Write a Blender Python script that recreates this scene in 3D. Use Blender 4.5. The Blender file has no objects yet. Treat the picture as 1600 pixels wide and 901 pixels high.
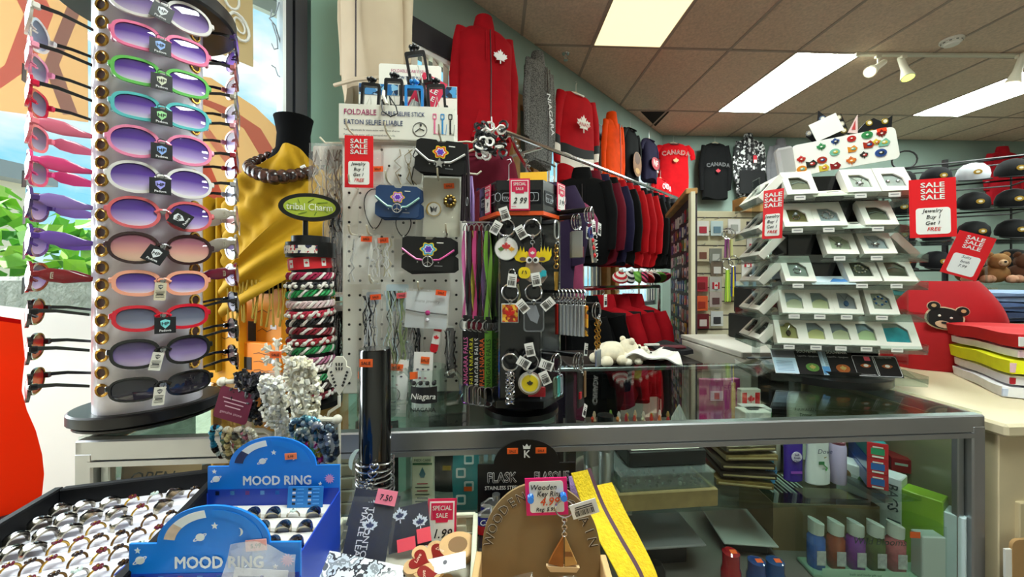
import bpy, math, random
from mathutils import Vector, Matrix
V = Vector
PI = math.pi
R_ = math.radians
SC = bpy.context.scene
COL = SC.collection
rnd = random.Random(7)
# ---------------------------------------------------------------- camera
F, CX, HY, CH = 600.0, 800.0, 435.0, 1.30
cam_d = bpy.data.cameras.new('camera')
cam = bpy.data.objects.new('camera', cam_d)
COL.objects.link(cam)
cam.location = (0, 0, CH)
cam.rotation_euler = (R_(90), 0, 0)
cam_d.sensor_width = 36.0
cam_d.lens = 36.0 * F / 1600
cam_d.shift_y = -(450.5 - HY) / 1600
cam_d.clip_start = 0.02
SC.camera = cam
# ---------------------------------------------------------------- exposure, world, lamps
SC.view_settings.view_transform = 'Standard'
SC.view_settings.look = 'None'
SC.view_settings.exposure = 1.0
SC.view_settings.gamma = 1.0
SC.view_settings.use_curve_mapping = False
SC.cycles.max_bounces = 8
SC.cycles.transparent_max_bounces = 24
SC.cycles.caustics_reflective = False
SC.cycles.caustics_refractive = False
SC.cycles.sample_clamp_indirect = 4.0
SKY_STRENGTH, SUN_STRENGTH = 0.62, 6.0
TROFFER = 18.0
wd = bpy.data.worlds.new('sky')
SC.world = wd
wd.use_nodes = True
nt = wd.node_tree
nt.nodes.clear()
def _n(t, typ, **kw):
	n = t.nodes.new(typ)
	for k, v in kw.items():
		setattr(n, k, v)
	return n
_tc = _n(nt, 'ShaderNodeTexCoord')
_mp = _n(nt, 'ShaderNodeMapping')
_mp.inputs['Scale'].default_value = (1.4, 1.4, 3.2)
_nz = _n(nt, 'ShaderNodeTexNoise')
_nz.inputs['Scale'].default_value = 2.6
_nz.inputs['Detail'].default_value = 6
_cr = _n(nt, 'ShaderNodeValToRGB')
_cr.color_ramp.elements[0].position = 0.42
_cr.color_ramp.elements[0].color = (0.30, 0.72, 0.95, 1)
_cr.color_ramp.elements[1].position = 0.60
_cr.color_ramp.elements[1].color = (1, 1, 1, 1)
_bg = _n(nt, 'ShaderNodeBackground')
_bg.inputs['Strength'].default_value = SKY_STRENGTH
_wo = _n(nt, 'ShaderNodeOutputWorld')
for a, b in ((_tc.outputs['Generated'], _mp.inputs[0]), (_mp.outputs[0], _nz.inputs['Vector']), (_nz.outputs['Fac'], _cr.inputs[0]), (_cr.outputs[0], _bg.inputs[0]), (_bg.outputs[0], _wo.inputs[0])):
	nt.links.new(a, b)
def lamp(name, kind, loc, energy, color=(1, 1, 1), target=None, **kw):
	d = bpy.data.lights.new(name, kind)
	d.energy = energy
	d.color = color
	for k, v in kw.items():
		setattr(d, k, v)
	o = bpy.data.objects.new(name, d)
	COL.objects.link(o)
	o.location = loc
	if target is not None:
		o.rotation_euler = (V(target) - V(loc)).to_track_quat('-Z', 'Y').to_euler()
	return o
lamp('sun', 'SUN', (-6, 3, 7), SUN_STRENGTH, (1.0, 0.95, 0.86), (-1.2, 2.4, 0.0), angle=0.02)
# daylight entering through the big shop windows (an area lamp in the window opening)
lamp('window_daylight', 'AREA', (-2.55, 0.95, 1.75), 72, (0.93, 0.97, 1.0), (0.1, 0.8, 1.1), shape='RECTANGLE', size=1.6, size_y=1.9)
# ---------------------------------------------------------------- helpers
def P(px, py, d):
	return V(((px - CX) / F * d, d, CH - (py - HY) / F * d))
def lin(h):
	h = h.lstrip('#')
	o = []
	for i in (0, 2, 4):
		c = int(h[i:i + 2], 16) / 255
		o.append(c / 12.92 if c <= 0.04045 else ((c + 0.055) / 1.055) ** 2.4)
	return (o[0], o[1], o[2], 1)
MATS = {}
def mat(h, rough=0.5, metal=0.0, var=0.0, vs=30, bump=0.0, bs=200, emit=0.0, spec=0.5, coat=0.0, alpha=1.0, sheen=0.0):
	key = (h, rough, metal, var, vs, bump, bs, emit, spec, coat, alpha, sheen)
	if key in MATS:
		return MATS[key]
	m = bpy.data.materials.new('surface_%s_%d' % (h, len(MATS)))
	m.use_nodes = True
	t = m.node_tree
	b = t.nodes['Principled BSDF']
	b.inputs['Base Color'].default_value = lin(h)
	b.inputs['Roughness'].default_value = rough
	b.inputs['Metallic'].default_value = metal
	b.inputs['Specular IOR Level'].default_value = spec
	if coat:
		b.inputs['Coat Weight'].default_value = coat
		b.inputs['Coat Roughness'].default_value = 0.05
	if alpha < 1:
		b.inputs['Alpha'].default_value = alpha
	if emit:
		b.inputs['Emission Color'].default_value = lin(h)
		b.inputs['Emission Strength'].default_value = emit
	if sheen:
		b.inputs['Sheen Weight'].default_value = sheen
	if var or bump:
		tc = _n(t, 'ShaderNodeTexCoord')
		if var:
			nz = _n(t, 'ShaderNodeTexNoise')
			nz.inputs['Scale'].default_value = vs
			nz.inputs['Detail'].default_value = 4
			cr = _n(t, 'ShaderNodeValToRGB')
			c = lin(h)
			cr.color_ramp.elements[0].position = 0.3
			cr.color_ramp.elements[0].color = tuple(max(0, x * (1 - var)) for x in c[:3]) + (1,)
			cr.color_ramp.elements[1].position = 0.7
			cr.color_ramp.elements[1].color = tuple(min(1, x * (1 + var)) for x in c[:3]) + (1,)
			t.links.new(tc.outputs['Object'], nz.inputs['Vector'])
			t.links.new(nz.outputs['Fac'], cr.inputs[0])
			t.links.new(cr.outputs[0], b.inputs['Base Color'])
		if bump:
			n2 = _n(t, 'ShaderNodeTexNoise')
			n2.inputs['Scale'].default_value = bs
			n2.inputs['Detail'].default_value = 3
			bp = _n(t, 'ShaderNodeBump')
			bp.inputs['Strength'].default_value = bump
			bp.inputs['Distance'].default_value = 0.01
			t.links.new(tc.outputs['Object'], n2.inputs['Vector'])
			t.links.new(n2.outputs['Fac'], bp.inputs['Height'])
			t.links.new(bp.outputs[0], b.inputs['Normal'])
	MATS[key] = m
	return m
def clear(h='ffffff', gloss=0.06, rough=0.03, veil=0.0, crinkle=0.0, cs=60):
	"""thin clear pane / film: transparent + fresnel gloss, with an optional milky veil and crinkles"""
	key = ('clear', h, gloss, rough, veil, crinkle, cs)
	if key in MATS:
		return MATS[key]
	m = bpy.data.materials.new('clear_%s_%d' % (h, len(MATS)))
	m.use_nodes = True
	t = m.node_tree
	t.nodes.clear()
	out = _n(t, 'ShaderNodeOutputMaterial')
	tr = _n(t, 'ShaderNodeBsdfTransparent')
	tr.inputs[0].default_value = lin(h)
	gl = _n(t, 'ShaderNodeBsdfGlossy')
	gl.inputs['Roughness'].default_value = rough
	lw = _n(t, 'ShaderNodeLayerWeight')
	lw.inputs[0].default_value = 0.5
	pw = _n(t, 'ShaderNodeMath', operation='POWER')
	pw.inputs[1].default_value = 5.0
	ad = _n(t, 'ShaderNodeMath', operation='MULTIPLY_ADD')
	ad.inputs[1].default_value = 0.75
	ad.inputs[2].default_value = gloss
	ad.use_clamp = True
	mx = _n(t, 'ShaderNodeMixShader')
	t.links.new(lw.outputs['Facing'], pw.inputs[0])
	t.links.new(pw.outputs[0], ad.inputs[0])
	last = tr.outputs[0]
	if veil:
		df = _n(t, 'ShaderNodeBsdfDiffuse')
		df.inputs[0].default_value = lin(h)
		m0 = _n(t, 'ShaderNodeMixShader')
		m0.inputs[0].default_value = veil
		t.links.new(tr.outputs[0], m0.inputs[1])
		t.links.new(df.outputs[0], m0.inputs[2])
		last = m0.outputs[0]
	if crinkle:
		tc = _n(t, 'ShaderNodeTexCoord')
		nz = _n(t, 'ShaderNodeTexNoise')
		nz.inputs['Scale'].default_value = cs
		nz.inputs['Distortion'].default_value = 1.2
		bp = _n(t, 'ShaderNodeBump')
		bp.inputs['Strength'].default_value = crinkle
		bp.inputs['Distance'].default_value = 0.02
		t.links.new(tc.outputs['Object'], nz.inputs['Vector'])
		t.links.new(nz.outputs['Fac'], bp.inputs['Height'])
		t.links.new(bp.outputs[0], gl.inputs['Normal'])
		t.links.new(bp.outputs[0], lw.inputs['Normal'])
	t.links.new(ad.outputs[0], mx.inputs[0])
	t.links.new(last, mx.inputs[1])
	t.links.new(gl.outputs[0], mx.inputs[2])
	t.links.new(mx.outputs[0], out.inputs[0])
	MATS[key] = m
	return m
def ramp_mat(stops, axis='Z', lo=-0.02, hi=0.02, rough=0.08, coat=0.6, metal=0.0):
	"""colour graded along one local axis of the part (tinted lens, dyed cloth)"""
	key = ('ramp', tuple(stops), axis, lo, hi, rough)
	if key in MATS:
		return MATS[key]
	m = bpy.data.materials.new('graded_%d' % len(MATS))
	m.use_nodes = True
	t = m.node_tree
	b = t.nodes['Principled BSDF']
	b.inputs['Roughness'].default_value = rough
	b.inputs['Metallic'].default_value = metal
	b.inputs['Coat Weight'].default_value = coat
	b.inputs['Coat Roughness'].default_value = 0.02
	tc = _n(t, 'ShaderNodeTexCoord')
	sp = _n(t, 'ShaderNodeSeparateXYZ')
	mr = _n(t, 'ShaderNodeMapRange')
	mr.inputs['From Min'].default_value = lo
	mr.inputs['From Max'].default_value = hi
	cr = _n(t, 'ShaderNodeValToRGB')
	e = cr.color_ramp.elements
	e[0].position, e[0].color = stops[0][0], lin(stops[0][1])
	e[1].position, e[1].color = stops[-1][0], lin(stops[-1][1])
	for p, h in stops[1:-1]:
		q = e.new(p)
		q.color = lin(h)
	t.links.new(tc.outputs['Object'], sp.inputs[0])
	t.links.new(sp.outputs[axis], mr.inputs['Value'])
	t.links.new(mr.outputs[0], cr.inputs[0])
	t.links.new(cr.outputs[0], b.inputs['Base Color'])
	MATS[key] = m
	return m
def speckle(colors, scale=60, rough=0.6, kind='vor', bump=0.0):
	"""procedural patches of several flat colours (printed pattern)"""
	key = ('speckle', tuple(colors), scale, rough, kind)
	if key in MATS:
		return MATS[key]
	m = bpy.data.materials.new('print_%d' % len(MATS))
	m.use_nodes = True
	t = m.node_tree
	b = t.nodes['Principled BSDF']
	b.inputs['Roughness'].default_value = rough
	tc = _n(t, 'ShaderNodeTexCoord')
	cr = _n(t, 'ShaderNodeValToRGB')
	cr.color_ramp.interpolation = 'CONSTANT'
	e = cr.color_ramp.elements
	n = len(colors)
	if kind == 'vor':
		nz = _n(t, 'ShaderNodeTexVoronoi')
		nz.inputs['Scale'].default_value = scale
		sp = _n(t, 'ShaderNodeSeparateColor')
		t.links.new(nz.outputs['Color'], sp.inputs[0])
		src = sp.outputs[0]
		pos = [i / n for i in range(n)]
	else:
		nz = _n(t, 'ShaderNodeTexNoise')
		nz.inputs['Scale'].default_value = scale
		nz.inputs['Detail'].default_value = 3
		src = nz.outputs['Fac']
		pos = [0] + [0.38 + 0.28 * i / max(1, n - 1) for i in range(1, n)]
	e[0].position, e[0].color = 0, lin(colors[0])
	e[1].position, e[1].color = pos[1], lin(colors[1])
	for p, h in zip(pos[2:], colors[2:]):
		q = e.new(p)
		q.color = lin(h)
	t.links.new(tc.outputs['Object'], nz.inputs['Vector'])
	t.links.new(src, cr.inputs[0])
	t.links.new(cr.outputs[0], b.inputs['Base Color'])
	MATS[key] = m
	return m
def translu(h, k=0.5, rough=0.8):
	"""paper or cloth thin enough to glow when lit from behind"""
	key = ('tl', h, k)
	if key in MATS:
		return MATS[key]
	m = bpy.data.materials.new('thin_%s' % h)
	m.use_nodes = True
	t = m.node_tree
	t.nodes.clear()
	out = _n(t, 'ShaderNodeOutputMaterial')
	d, b, x = _n(t, 'ShaderNodeBsdfDiffuse'), _n(t, 'ShaderNodeBsdfTranslucent'), _n(t, 'ShaderNodeMixShader')
	d.inputs[0].default_value = b.inputs[0].default_value = lin(h)
	x.inputs[0].default_value = k
	t.links.new(d.outputs[0], x.inputs[1])
	t.links.new(b.outputs[0], x.inputs[2])
	t.links.new(x.outputs[0], out.inputs[0])
	MATS[key] = m
	return m
_TXT = {}
def text_data(s, shear, align):
	key = (s, shear, align)
	if key not in _TXT:
		c = bpy.data.curves.new('lettering', 'FONT')
		c.body = s
		c.size = 1
		c.resolution_u = 2
		c.shear = shear
		c.align_x = align
		o = bpy.data.objects.new('lettering', c)
		me = bpy.data.meshes.new_from_object(o)
		_TXT[key] = ([v.co.copy() for v in me.vertices], [tuple(p.vertices) for p in me.polygons])
		bpy.data.objects.remove(o)
		bpy.data.curves.remove(c)
		bpy.data.meshes.remove(me)
	return _TXT[key]
def rot(x=0, y=0, z=0):
	return Matrix.Rotation(R_(z), 4, 'Z') @ Matrix.Rotation(R_(y), 4, 'Y') @ Matrix.Rotation(R_(x), 4, 'X')
def tr(x, y=None, z=None):
	return Matrix.Translation(x if y is None else (x, y, z))
class G:
	"""collects shapes; obj() links them as ONE mesh object"""
	def __init__(s):
		s.v, s.f, s.mi, s.mats, s.T = [], [], [], [], Matrix()
	def add(s, m, vs, fs):
		if m not in s.mats:
			s.mats.append(m)
		k, b = s.mats.index(m), len(s.v)
		T = s.T
		s.v += [T @ V(p) for p in vs]
		s.f += [tuple(b + i for i in f) for f in fs]
		s.mi += [k] * len(fs)
		return s
	def box(s, m, c, d, r=None, bev=0.0):
		x, y, z = d[0] / 2, d[1] / 2, d[2] / 2
		b = min(bev, x * .95, y * .95, z * .95)
		M = tr(V(c)) @ (r if r is not None else Matrix())
		if b <= 0:
			vs = [(i * x, j * y, k * z) for i in (-1, 1) for j in (-1, 1) for k in (-1, 1)]
			fs = [(0, 1, 3, 2), (4, 6, 7, 5), (0, 4, 5, 1), (2, 3, 7, 6), (0, 2, 6, 4), (1, 5, 7, 3)]
		else:
			vs, ix = [], {}
			for i in (-1, 1):
				for j in (-1, 1):
					for k in (-1, 1):
						for a, p in enumerate(((i * x, j * (y - b), k * (z - b)), (i * (x - b), j * y, k * (z - b)), (i * (x - b), j * (y - b), k * z))):
							ix[i, j, k, a] = len(vs)
							vs.append(p)
			fs = []
			for a in range(3):
				for sg in (-1, 1):
					q = []
					for u, w in ((-1, -1), (1, -1), (1, 1), (-1, 1)):
						t = [0, 0, 0]
						t[a] = sg
						t[(a + 1) % 3] = u
						t[(a + 2) % 3] = w
						q.append(ix[t[0], t[1], t[2], a])
					fs.append(tuple(q if sg > 0 else q[::-1]))
			for a in range(3):
				a1, a2 = (a + 1) % 3, (a + 2) % 3
				for u in (-1, 1):
					for w in (-1, 1):
						def id_(sa, ax):
							t = [0, 0, 0]
							t[a], t[a1], t[a2] = sa, u, w
							return ix[t[0], t[1], t[2], ax]
						q = (id_(-1, a1), id_(1, a1), id_(1, a2), id_(-1, a2))
						fs.append(q if u * w < 0 else q[::-1])
			for i in (-1, 1):
				for j in (-1, 1):
					for k in (-1, 1):
						q = tuple(ix[i, j, k, a] for a in range(3))
						fs.append(q if i * j * k > 0 else q[::-1])
		return s.add(m, [M @ V(p) for p in vs], fs)
	def loft(s, m, rings, cap=True, closed=True):
		n = len(rings[0])
		vs = [p for r in rings for p in r]
		fs = []
		for i in range(len(rings) - 1):
			for j in range(n if closed else n - 1):
				a, b = i * n + j, i * n + (j + 1) % n
				fs.append((a, b, b + n, a + n))
		if cap and closed:
			fs.append(tuple(range(n))[::-1])
			fs.append(tuple((len(rings) - 1) * n + j for j in range(n)))
		return s.add(m, vs, fs)
	def cyl(s, m, a, b, r0, r1=None, n=12, cap=True):
		a, b = V(a), V(b)
		r1 = r0 if r1 is None else r1
		q = (b - a).to_track_quat('Z', 'Y')
		rings = [[c + q @ V((r * math.cos(2 * PI * i / n), r * math.sin(2 * PI * i / n), 0)) for i in range(n)] for c, r in ((a, r0), (b, r1))]
		return s.loft(m, rings, cap)
	def lathe(s, m, prof, n=20, c=(0, 0, 0), sx=1, sy=1, M=None, cap=True):
		M = M if M is not None else Matrix()
		rings = [[V(c) + (M @ V((r * sx * math.cos(2 * PI * i / n), r * sy * math.sin(2 * PI * i / n), z))) for i in range(n)] for r, z in prof]
		return s.loft(m, rings, cap)
	def tube(s, m, pts, r, n=6, closed=False):
		pts = [V(p) for p in pts]
		k = len(pts)
		rs = r if isinstance(r, (list, tuple)) else [r] * k
		rings, up = [], None
		for i, p in enumerate(pts):
			if closed:
				t = pts[(i + 1) % k] - pts[i - 1]
			else:
				t = pts[min(i + 1, k - 1)] - pts[max(i - 1, 0)]
			if t.length < 1e-9:
				t = V((0, 0, 1))
			t.normalize()
			if up is None:
				up = t.orthogonal().normalized()
			else:
				up = up - t * up.dot(t)
				up = up.normalized() if up.length > 1e-6 else t.orthogonal().normalized()
			w = t.cross(up)
			rings.append([p + (up * math.cos(2 * PI * j / n) + w * math.sin(2 * PI * j / n)) * rs[i] for j in range(n)])
		if closed:
			vs = [q for rg in rings for q in rg]
			fs = []
			for i in range(k):
				for j in range(n):
					a, b = i * n + j, i * n + (j + 1) % n
					c, d = ((i + 1) % k) * n + (j + 1) % n, ((i + 1) % k) * n + j
					fs.append((a, b, c, d))
			return s.add(m, vs, fs)
		return s.loft(m, rings)
	def ring(s, m, c, R, r, M=None, n=16, k=6, sx=1, sy=1):
		"""torus around local Y of M (a hoop standing in XZ)"""
		M = M if M is not None else Matrix()
		return s.tube(m, [V(c) + M @ V((R * sx * math.cos(2 * PI * i / n), 0, R * sy * math.sin(2 * PI * i / n))) for i in range(n)], r, k, True)
	def ball(s, m, c, r, n=10, k=6, sc=(1, 1, 1), M=None):
		M = M if M is not None else Matrix()
		rings = []
		for i in range(1, k):
			a = PI * i / k
			rings.append([V(c) + M @ V((r * sc[0] * math.sin(a) * math.cos(2 * PI * j / n), r * sc[1] * math.sin(a) * math.sin(2 * PI * j / n), -r * sc[2] * math.cos(a))) for j in range(n)])
		vs = [p for g in rings for p in g] + [V(c) + M @ V((0, 0, -r * sc[2])), V(c) + M @ V((0, 0, r * sc[2]))]
		fs = []
		for i in range(k - 2):
			for j in range(n):
				a, b = i * n + j, i * n + (j + 1) % n
				fs.append((a, b, b + n, a + n))
		lo, hi = (k - 1) * n, (k - 1) * n + 1
		for j in range(n):
			fs.append((lo, (j + 1) % n, j))
			fs.append((hi, (k - 2) * n + j, (k - 2) * n + (j + 1) % n))
		return s.add(m, vs, fs)
	def prism(s, m, out, t, M=None, y0=0.0):
		"""flat outline [(x,z)] (any winding) given a thickness t along +Y"""
		M = M if M is not None else Matrix()
		a = sum(out[i][0] * out[(i + 1) % len(out)][1] - out[(i + 1) % len(out)][0] * out[i][1] for i in range(len(out)))
		if a < 0:
			out = out[::-1]
		n = len(out)
		vs = [M @ V((x, y0, z)) for x, z in out] + [M @ V((x, y0 + t, z)) for x, z in out]
		fs = [tuple(range(n)), tuple(range(2 * n - 1, n - 1, -1))]
		fs += [((i + 1) % n, i, n + i, n + (i + 1) % n) for i in range(n)]
		return s.add(m, vs, fs)
	def frame(s, m, out, inn, t, M=None, y0=0.0, yf=None):
		"""band between two outlines of the same count, thickness t along +Y; yf(x) bends it"""
		M = M if M is not None else Matrix()
		yf = yf or (lambda x: 0.0)
		n = len(out)
		L = [[M @ V((x, y0 + d + yf(x), z)) for x, z in o] for o, d in ((out, 0), (inn, 0), (inn, t), (out, t))]
		vs = [p for l in L for p in l]
		fs = []
		for a in range(4):
			b = (a + 1) % 4
			for i in range(n):
				j = (i + 1) % n
				fs.append((a * n + i, a * n + j, b * n + j, b * n + i))
		return s.add(m, vs, fs)
	def grid(s, m, fn, nu, nv, t=0.002):
		"""cloth or film: surface fn(u,v) with a real thickness t"""
		pts = [[V(fn(i / nu, j / nv)) for j in range(nv + 1)] for i in range(nu + 1)]
		nrm = []
		for i in range(nu + 1):
			row = []
			for j in range(nv + 1):
				a = pts[min(i + 1, nu)][j] - pts[max(i - 1, 0)][j]
				b = pts[i][min(j + 1, nv)] - pts[i][max(j - 1, 0)]
				c = a.cross(b)
				row.append(c.normalized() if c.length > 1e-12 else V((0, -1, 0)))
			nrm.append(row)
		vs = [pts[i][j] + nrm[i][j] * (t / 2) for i in range(nu + 1) for j in range(nv + 1)]
		vs += [pts[i][j] - nrm[i][j] * (t / 2) for i in range(nu + 1) for j in range(nv + 1)]
		N = (nu + 1) * (nv + 1)
		ix = lambda i, j: i * (nv + 1) + j
		fs = []
		for i in range(nu):
			for j in range(nv):
				q = (ix(i, j), ix(i + 1, j), ix(i + 1, j + 1), ix(i, j + 1))
				fs.append(q)
				fs.append(tuple(N + a for a in q[::-1]))
		for i in range(nu):
			for j in (0, nv):
				a, b = ix(i, j), ix(i + 1, j)
				fs.append((a, N + a, N + b, b) if j == 0 else (a, b, N + b, N + a))
		for j in range(nv):
			for i in (0, nu):
				a, b = ix(i, j), ix(i, j + 1)
				fs.append((a, b, N + b, N + a) if i == 0 else (a, N + a, N + b, b))
		return s.add(m, vs, fs)
	def text(s, m, st, size, M=None, bold=0.0, shear=0.0, align='CENTER', sx=1.0):
		"""lettering in the XZ plane facing -Y, baseline at M's origin"""
		M = M if M is not None else Matrix()
		vs, fs = text_data(st, shear, align)
		b = bold * .8
		for k, (dx, dz) in enumerate(((0, 0), (b, 0), (-b, 0), (0, b), (0, -b)) if b > 0.004 else ((0, 0),)):
			s.add(m, [M @ V(((p.x + dx) * size * sx, -k * .00012, (p.y + dz) * size)) for p in vs], fs)
		return s
	def obj(s, name, parent=None, loc=None, rz=0.0, M=None, smooth=35):
		me = bpy.data.meshes.new(name)
		me.from_pydata([tuple(p) for p in s.v], [], s.f)
		for mm in s.mats:
			me.materials.append(mm)
		me.polygons.foreach_set('material_index', s.mi)
		if smooth:
			me.polygons.foreach_set('use_smooth', [True] * len(s.f))
			me.set_sharp_from_angle(angle=R_(smooth))
		o = bpy.data.objects.new(name, me)
		COL.objects.link(o)
		if parent is not None:
			o.parent = parent
		if M is not None:
			o.matrix_local = M
		else:
			if loc is not None:
				o.location = loc
			if rz:
				o.rotation_euler = (0, 0, rz)
		return o
def tag(o, label, cat, group=None, kind=None):
	o['label'] = label
	o['category'] = cat
	if group:
		o['group'] = group
	if kind:
		o['kind'] = kind
	return o
def thing(name, label, cat, loc=(0, 0, 0), rz=0.0, group=None, M=None):
	o = bpy.data.objects.new(name, None)
	o.empty_display_size = 0.02
	COL.objects.link(o)
	if M is not None:
		o.matrix_world = M
	else:
		o.location = loc
		o.rotation_euler = (0, 0, rz)
	return tag(o, label, cat, group)
KIDS = {}
def kids(o):
	return [c for c in COL.objects if c.parent == o]
def struct(o):
	o['kind'] = 'structure'
	return o
def copy_tree(o, ch=None, **kw):
	"""copy of a thing with copies of its parts; ch: cached list of its children"""
	c = o.copy()
	COL.objects.link(c)
	for p in (ch if ch is not None else kids(o)):
		d = p.copy()
		COL.objects.link(d)
		d.parent = c
	for k, v in kw.items():
		if k == 'M':
			c.matrix_world = v
		else:
			c[k] = v
	return c
ORD = ['first', 'second', 'third', 'fourth', 'fifth', 'sixth', 'seventh', 'eighth', 'ninth', 'tenth', 'eleventh', 'twelfth', 'thirteenth', 'fourteenth', 'fifteenth', 'sixteenth', 'seventeenth', 'eighteenth', 'nineteenth', 'twentieth']
def sup(w, h, e=2.6, n=24, cx=0.0, cz=0.0):
	"""superellipse outline"""
	o = []
	for i in range(n):
		a = 2 * PI * i / n
		c, d = math.cos(a), math.sin(a)
		o.append((cx + w / 2 * math.copysign(abs(c) ** (2 / e), c), cz + h / 2 * math.copysign(abs(d) ** (2 / e), d)))
	return o
def rrect(w, h, r, k=4, cx=0.0, cz=0.0):
	o = []
	for sx, sz, a0 in ((1, 1, 0), (-1, 1, 90), (-1, -1, 180), (1, -1, 270)):
		for i in range(k + 1):
			a = R_(a0 + 90 * i / k)
			o.append((cx + sx * (w / 2 - r) + r * math.cos(a), cz + sz * (h / 2 - r) + r * math.sin(a)))
	return o
def facing(p, extra=0.0):
	"""Z rotation that turns a local -Y face towards the photographer's spot from point p"""
	return math.atan2(-p[0], p[1]) + R_(extra)
WHITE, BLACK = mat('f2f1ec', 0.45), mat('070708', 0.35)
PAPER, INK = mat('f6f4ee', 0.7), mat('15151a', 0.6)
RED, ORANGE = mat('e8121c', 0.5), mat('ff5a1e', 0.6)
CHROME = mat('d5d6d8', 0.18, 1.0)
STEEL = mat('b9bbbd', 0.3, 1.0)
BRASS = mat('c79a4a', 0.25, 1.0)
ALU = mat('b4b6ba', 0.38, 1.0, var=0.08, vs=3)
GLASS = clear('f8fcfa', 0.02)
ACRYL = clear('eef4f2', 0.08, 0.04)
FILMB = clear('ffffff', 0.02, 0.08, 0.09, 0.5, 35)
FILM = clear('ffffff', 0.01, 0.06, 0.02, 0.35, 40)
# ---------------------------------------------------------------- room shell
CEIL = 3.30
NX, NY = 0.737, -0.676                       # inward normal of the slanting window wall
MW = Matrix(((0.676, -0.737, 0, 2.1), (0.737, 0.676, 0, 5.36), (0, 0, 1, 0), (0, 0, 0, 1)))
MWI = MW.inverted()
def wz(px, off=0.0):
	return (2.0757 - off) / (0.676 - 0.737 * (px - CX) / F)
def wp(px, py, off=0.0):                     # a point of the slanting wall (offset into the room), in the wall's own frame
	return MWI @ P(px, py, wz(px, off))
def wu(z):
	return (z - 5.36) / 0.737
SAGE = mat('84978d', 0.75, var=0.04, vs=4)
SAGE2 = mat('97bfb0', 0.7, var=0.03, vs=4)
DARKFR = mat('2b2b31', 0.45)
WOOD = mat('b98a4e', 0.55, var=0.22, vs=9)
TILE = mat('d6bfa8', 0.9, var=0.14, vs=55, bump=0.35, bs=140)
TBAR = mat('a39282', 0.6)
poly = [V((2.1, 5.36)), V((-5.35, -2.76)), V((8.2, -2.76)), V((8.2, 5.64))]
def slab(m, z0, z1):
	return G().loft(m, [[V((p.x, p.y, z)) for p in poly] for z in (z0, z1)])
struct(slab(mat('6d6259', 0.6, var=0.12, vs=5), -0.1, 0).obj('floor'))
struct(slab(TILE, CEIL, CEIL + 0.12).obj('ceiling'))
g = G()
MC = tr(1.293, 3.33, CEIL) @ rot(z=2.6)
def tbar(a, b):
	a, b = MC @ V(a), MC @ V(b)
	da, db = (NX * p.x + NY * p.y + 2.0757 for p in (a, b))
	if da < 0 and db < 0:
		return
	if da < 0: a = a.lerp(b, da / (da - db))
	if db < 0: b = b.lerp(a, db / (db - da))
	g.box(TBAR, (a + b) / 2 - V((0, 0, .0025)), ((b - a).length, 0.024, 0.006), Matrix.Rotation(math.atan2(b.y - a.y, b.x - a.x), 4, 'Z'))
for i in range(-8, 11):
	tbar((i * .61, -4.8, 0), (i * .61, 2.05, 0))
for j in range(-4, 2):
	tbar((-6, j * 1.22, 0), (6.7, j * 1.22, 0))
struct(g.obj('trim_1'))
g = G()
g.T = MW
th = 0.14
def seg(m, z0, z1, h0, h1, y0=0.0, t=th):
	u0, u1 = wu(z0), wu(z1)
	g.box(m, ((u0 + u1) / 2, y0 + t / 2, (h0 + h1) / 2), (u1 - u0, t, h1 - h0))
seg(SAGE, -3.0, 5.42, 2.90, CEIL)
seg(SAGE2, 1.955, 2.36, 0, 2.90)
seg(SAGE, 3.04, 3.26, 0, 2.90)
seg(SAGE, 4.12, 4.3, 0, 2.90)
seg(SAGE, 5.2, 5.42, 0, 2.90)
seg(SAGE, -3.0, 0.0, 0, 2.90)
seg(SAGE, 0.0, 1.955, 0, 0.45)
seg(SAGE, 2.36, 5.2, 0, 0.95)
struct(g.obj('wall_left'))
g = G()
g.T = tr(2.1, 5.36, 0) @ rot(z=2.6)
g.box(mat('82948a', 0.75, var=0.04, vs=3), (3.3, 0.07, CEIL / 2), (6.9, 0.14, CEIL))
struct(g.obj('wall_back'))
struct(G().box(mat('a8aa9c', 0.8, var=0.04, vs=3), (8.2, 1.4, CEIL / 2), (0.14, 8.9, CEIL)).obj('wall_right'))
struct(G().box(mat('c2c0b4', 0.8, var=0.04, vs=3), (1.6, -2.75, CEIL / 2), (13.2, 0.14, CEIL)).obj('wall_front'))
g = G()
g.T = MW
for z0, z1 in ((2.36, 3.04), (3.26, 4.12), (4.3, 5.2)):
	u0, u1 = wu(z0), wu(z1)
	g.box(DARKFR, ((u0 + u1) / 2, 0.03, 2.825), (u1 - u0, 0.16, 0.15))
struct(g.obj('trim_2'))
g = G()
g.T = MW
for z in (3.06, 3.24, 4.14, 4.28):
	g.box(WOOD, (wu(z), -0.035, 1.85), (0.085, 0.07, 1.8), bev=0.006)
g.box(WOOD, (wu(3.15), -0.035, 2.72), (0.34, 0.07, 0.09), bev=0.006)
struct(g.obj('trim_3'))
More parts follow.
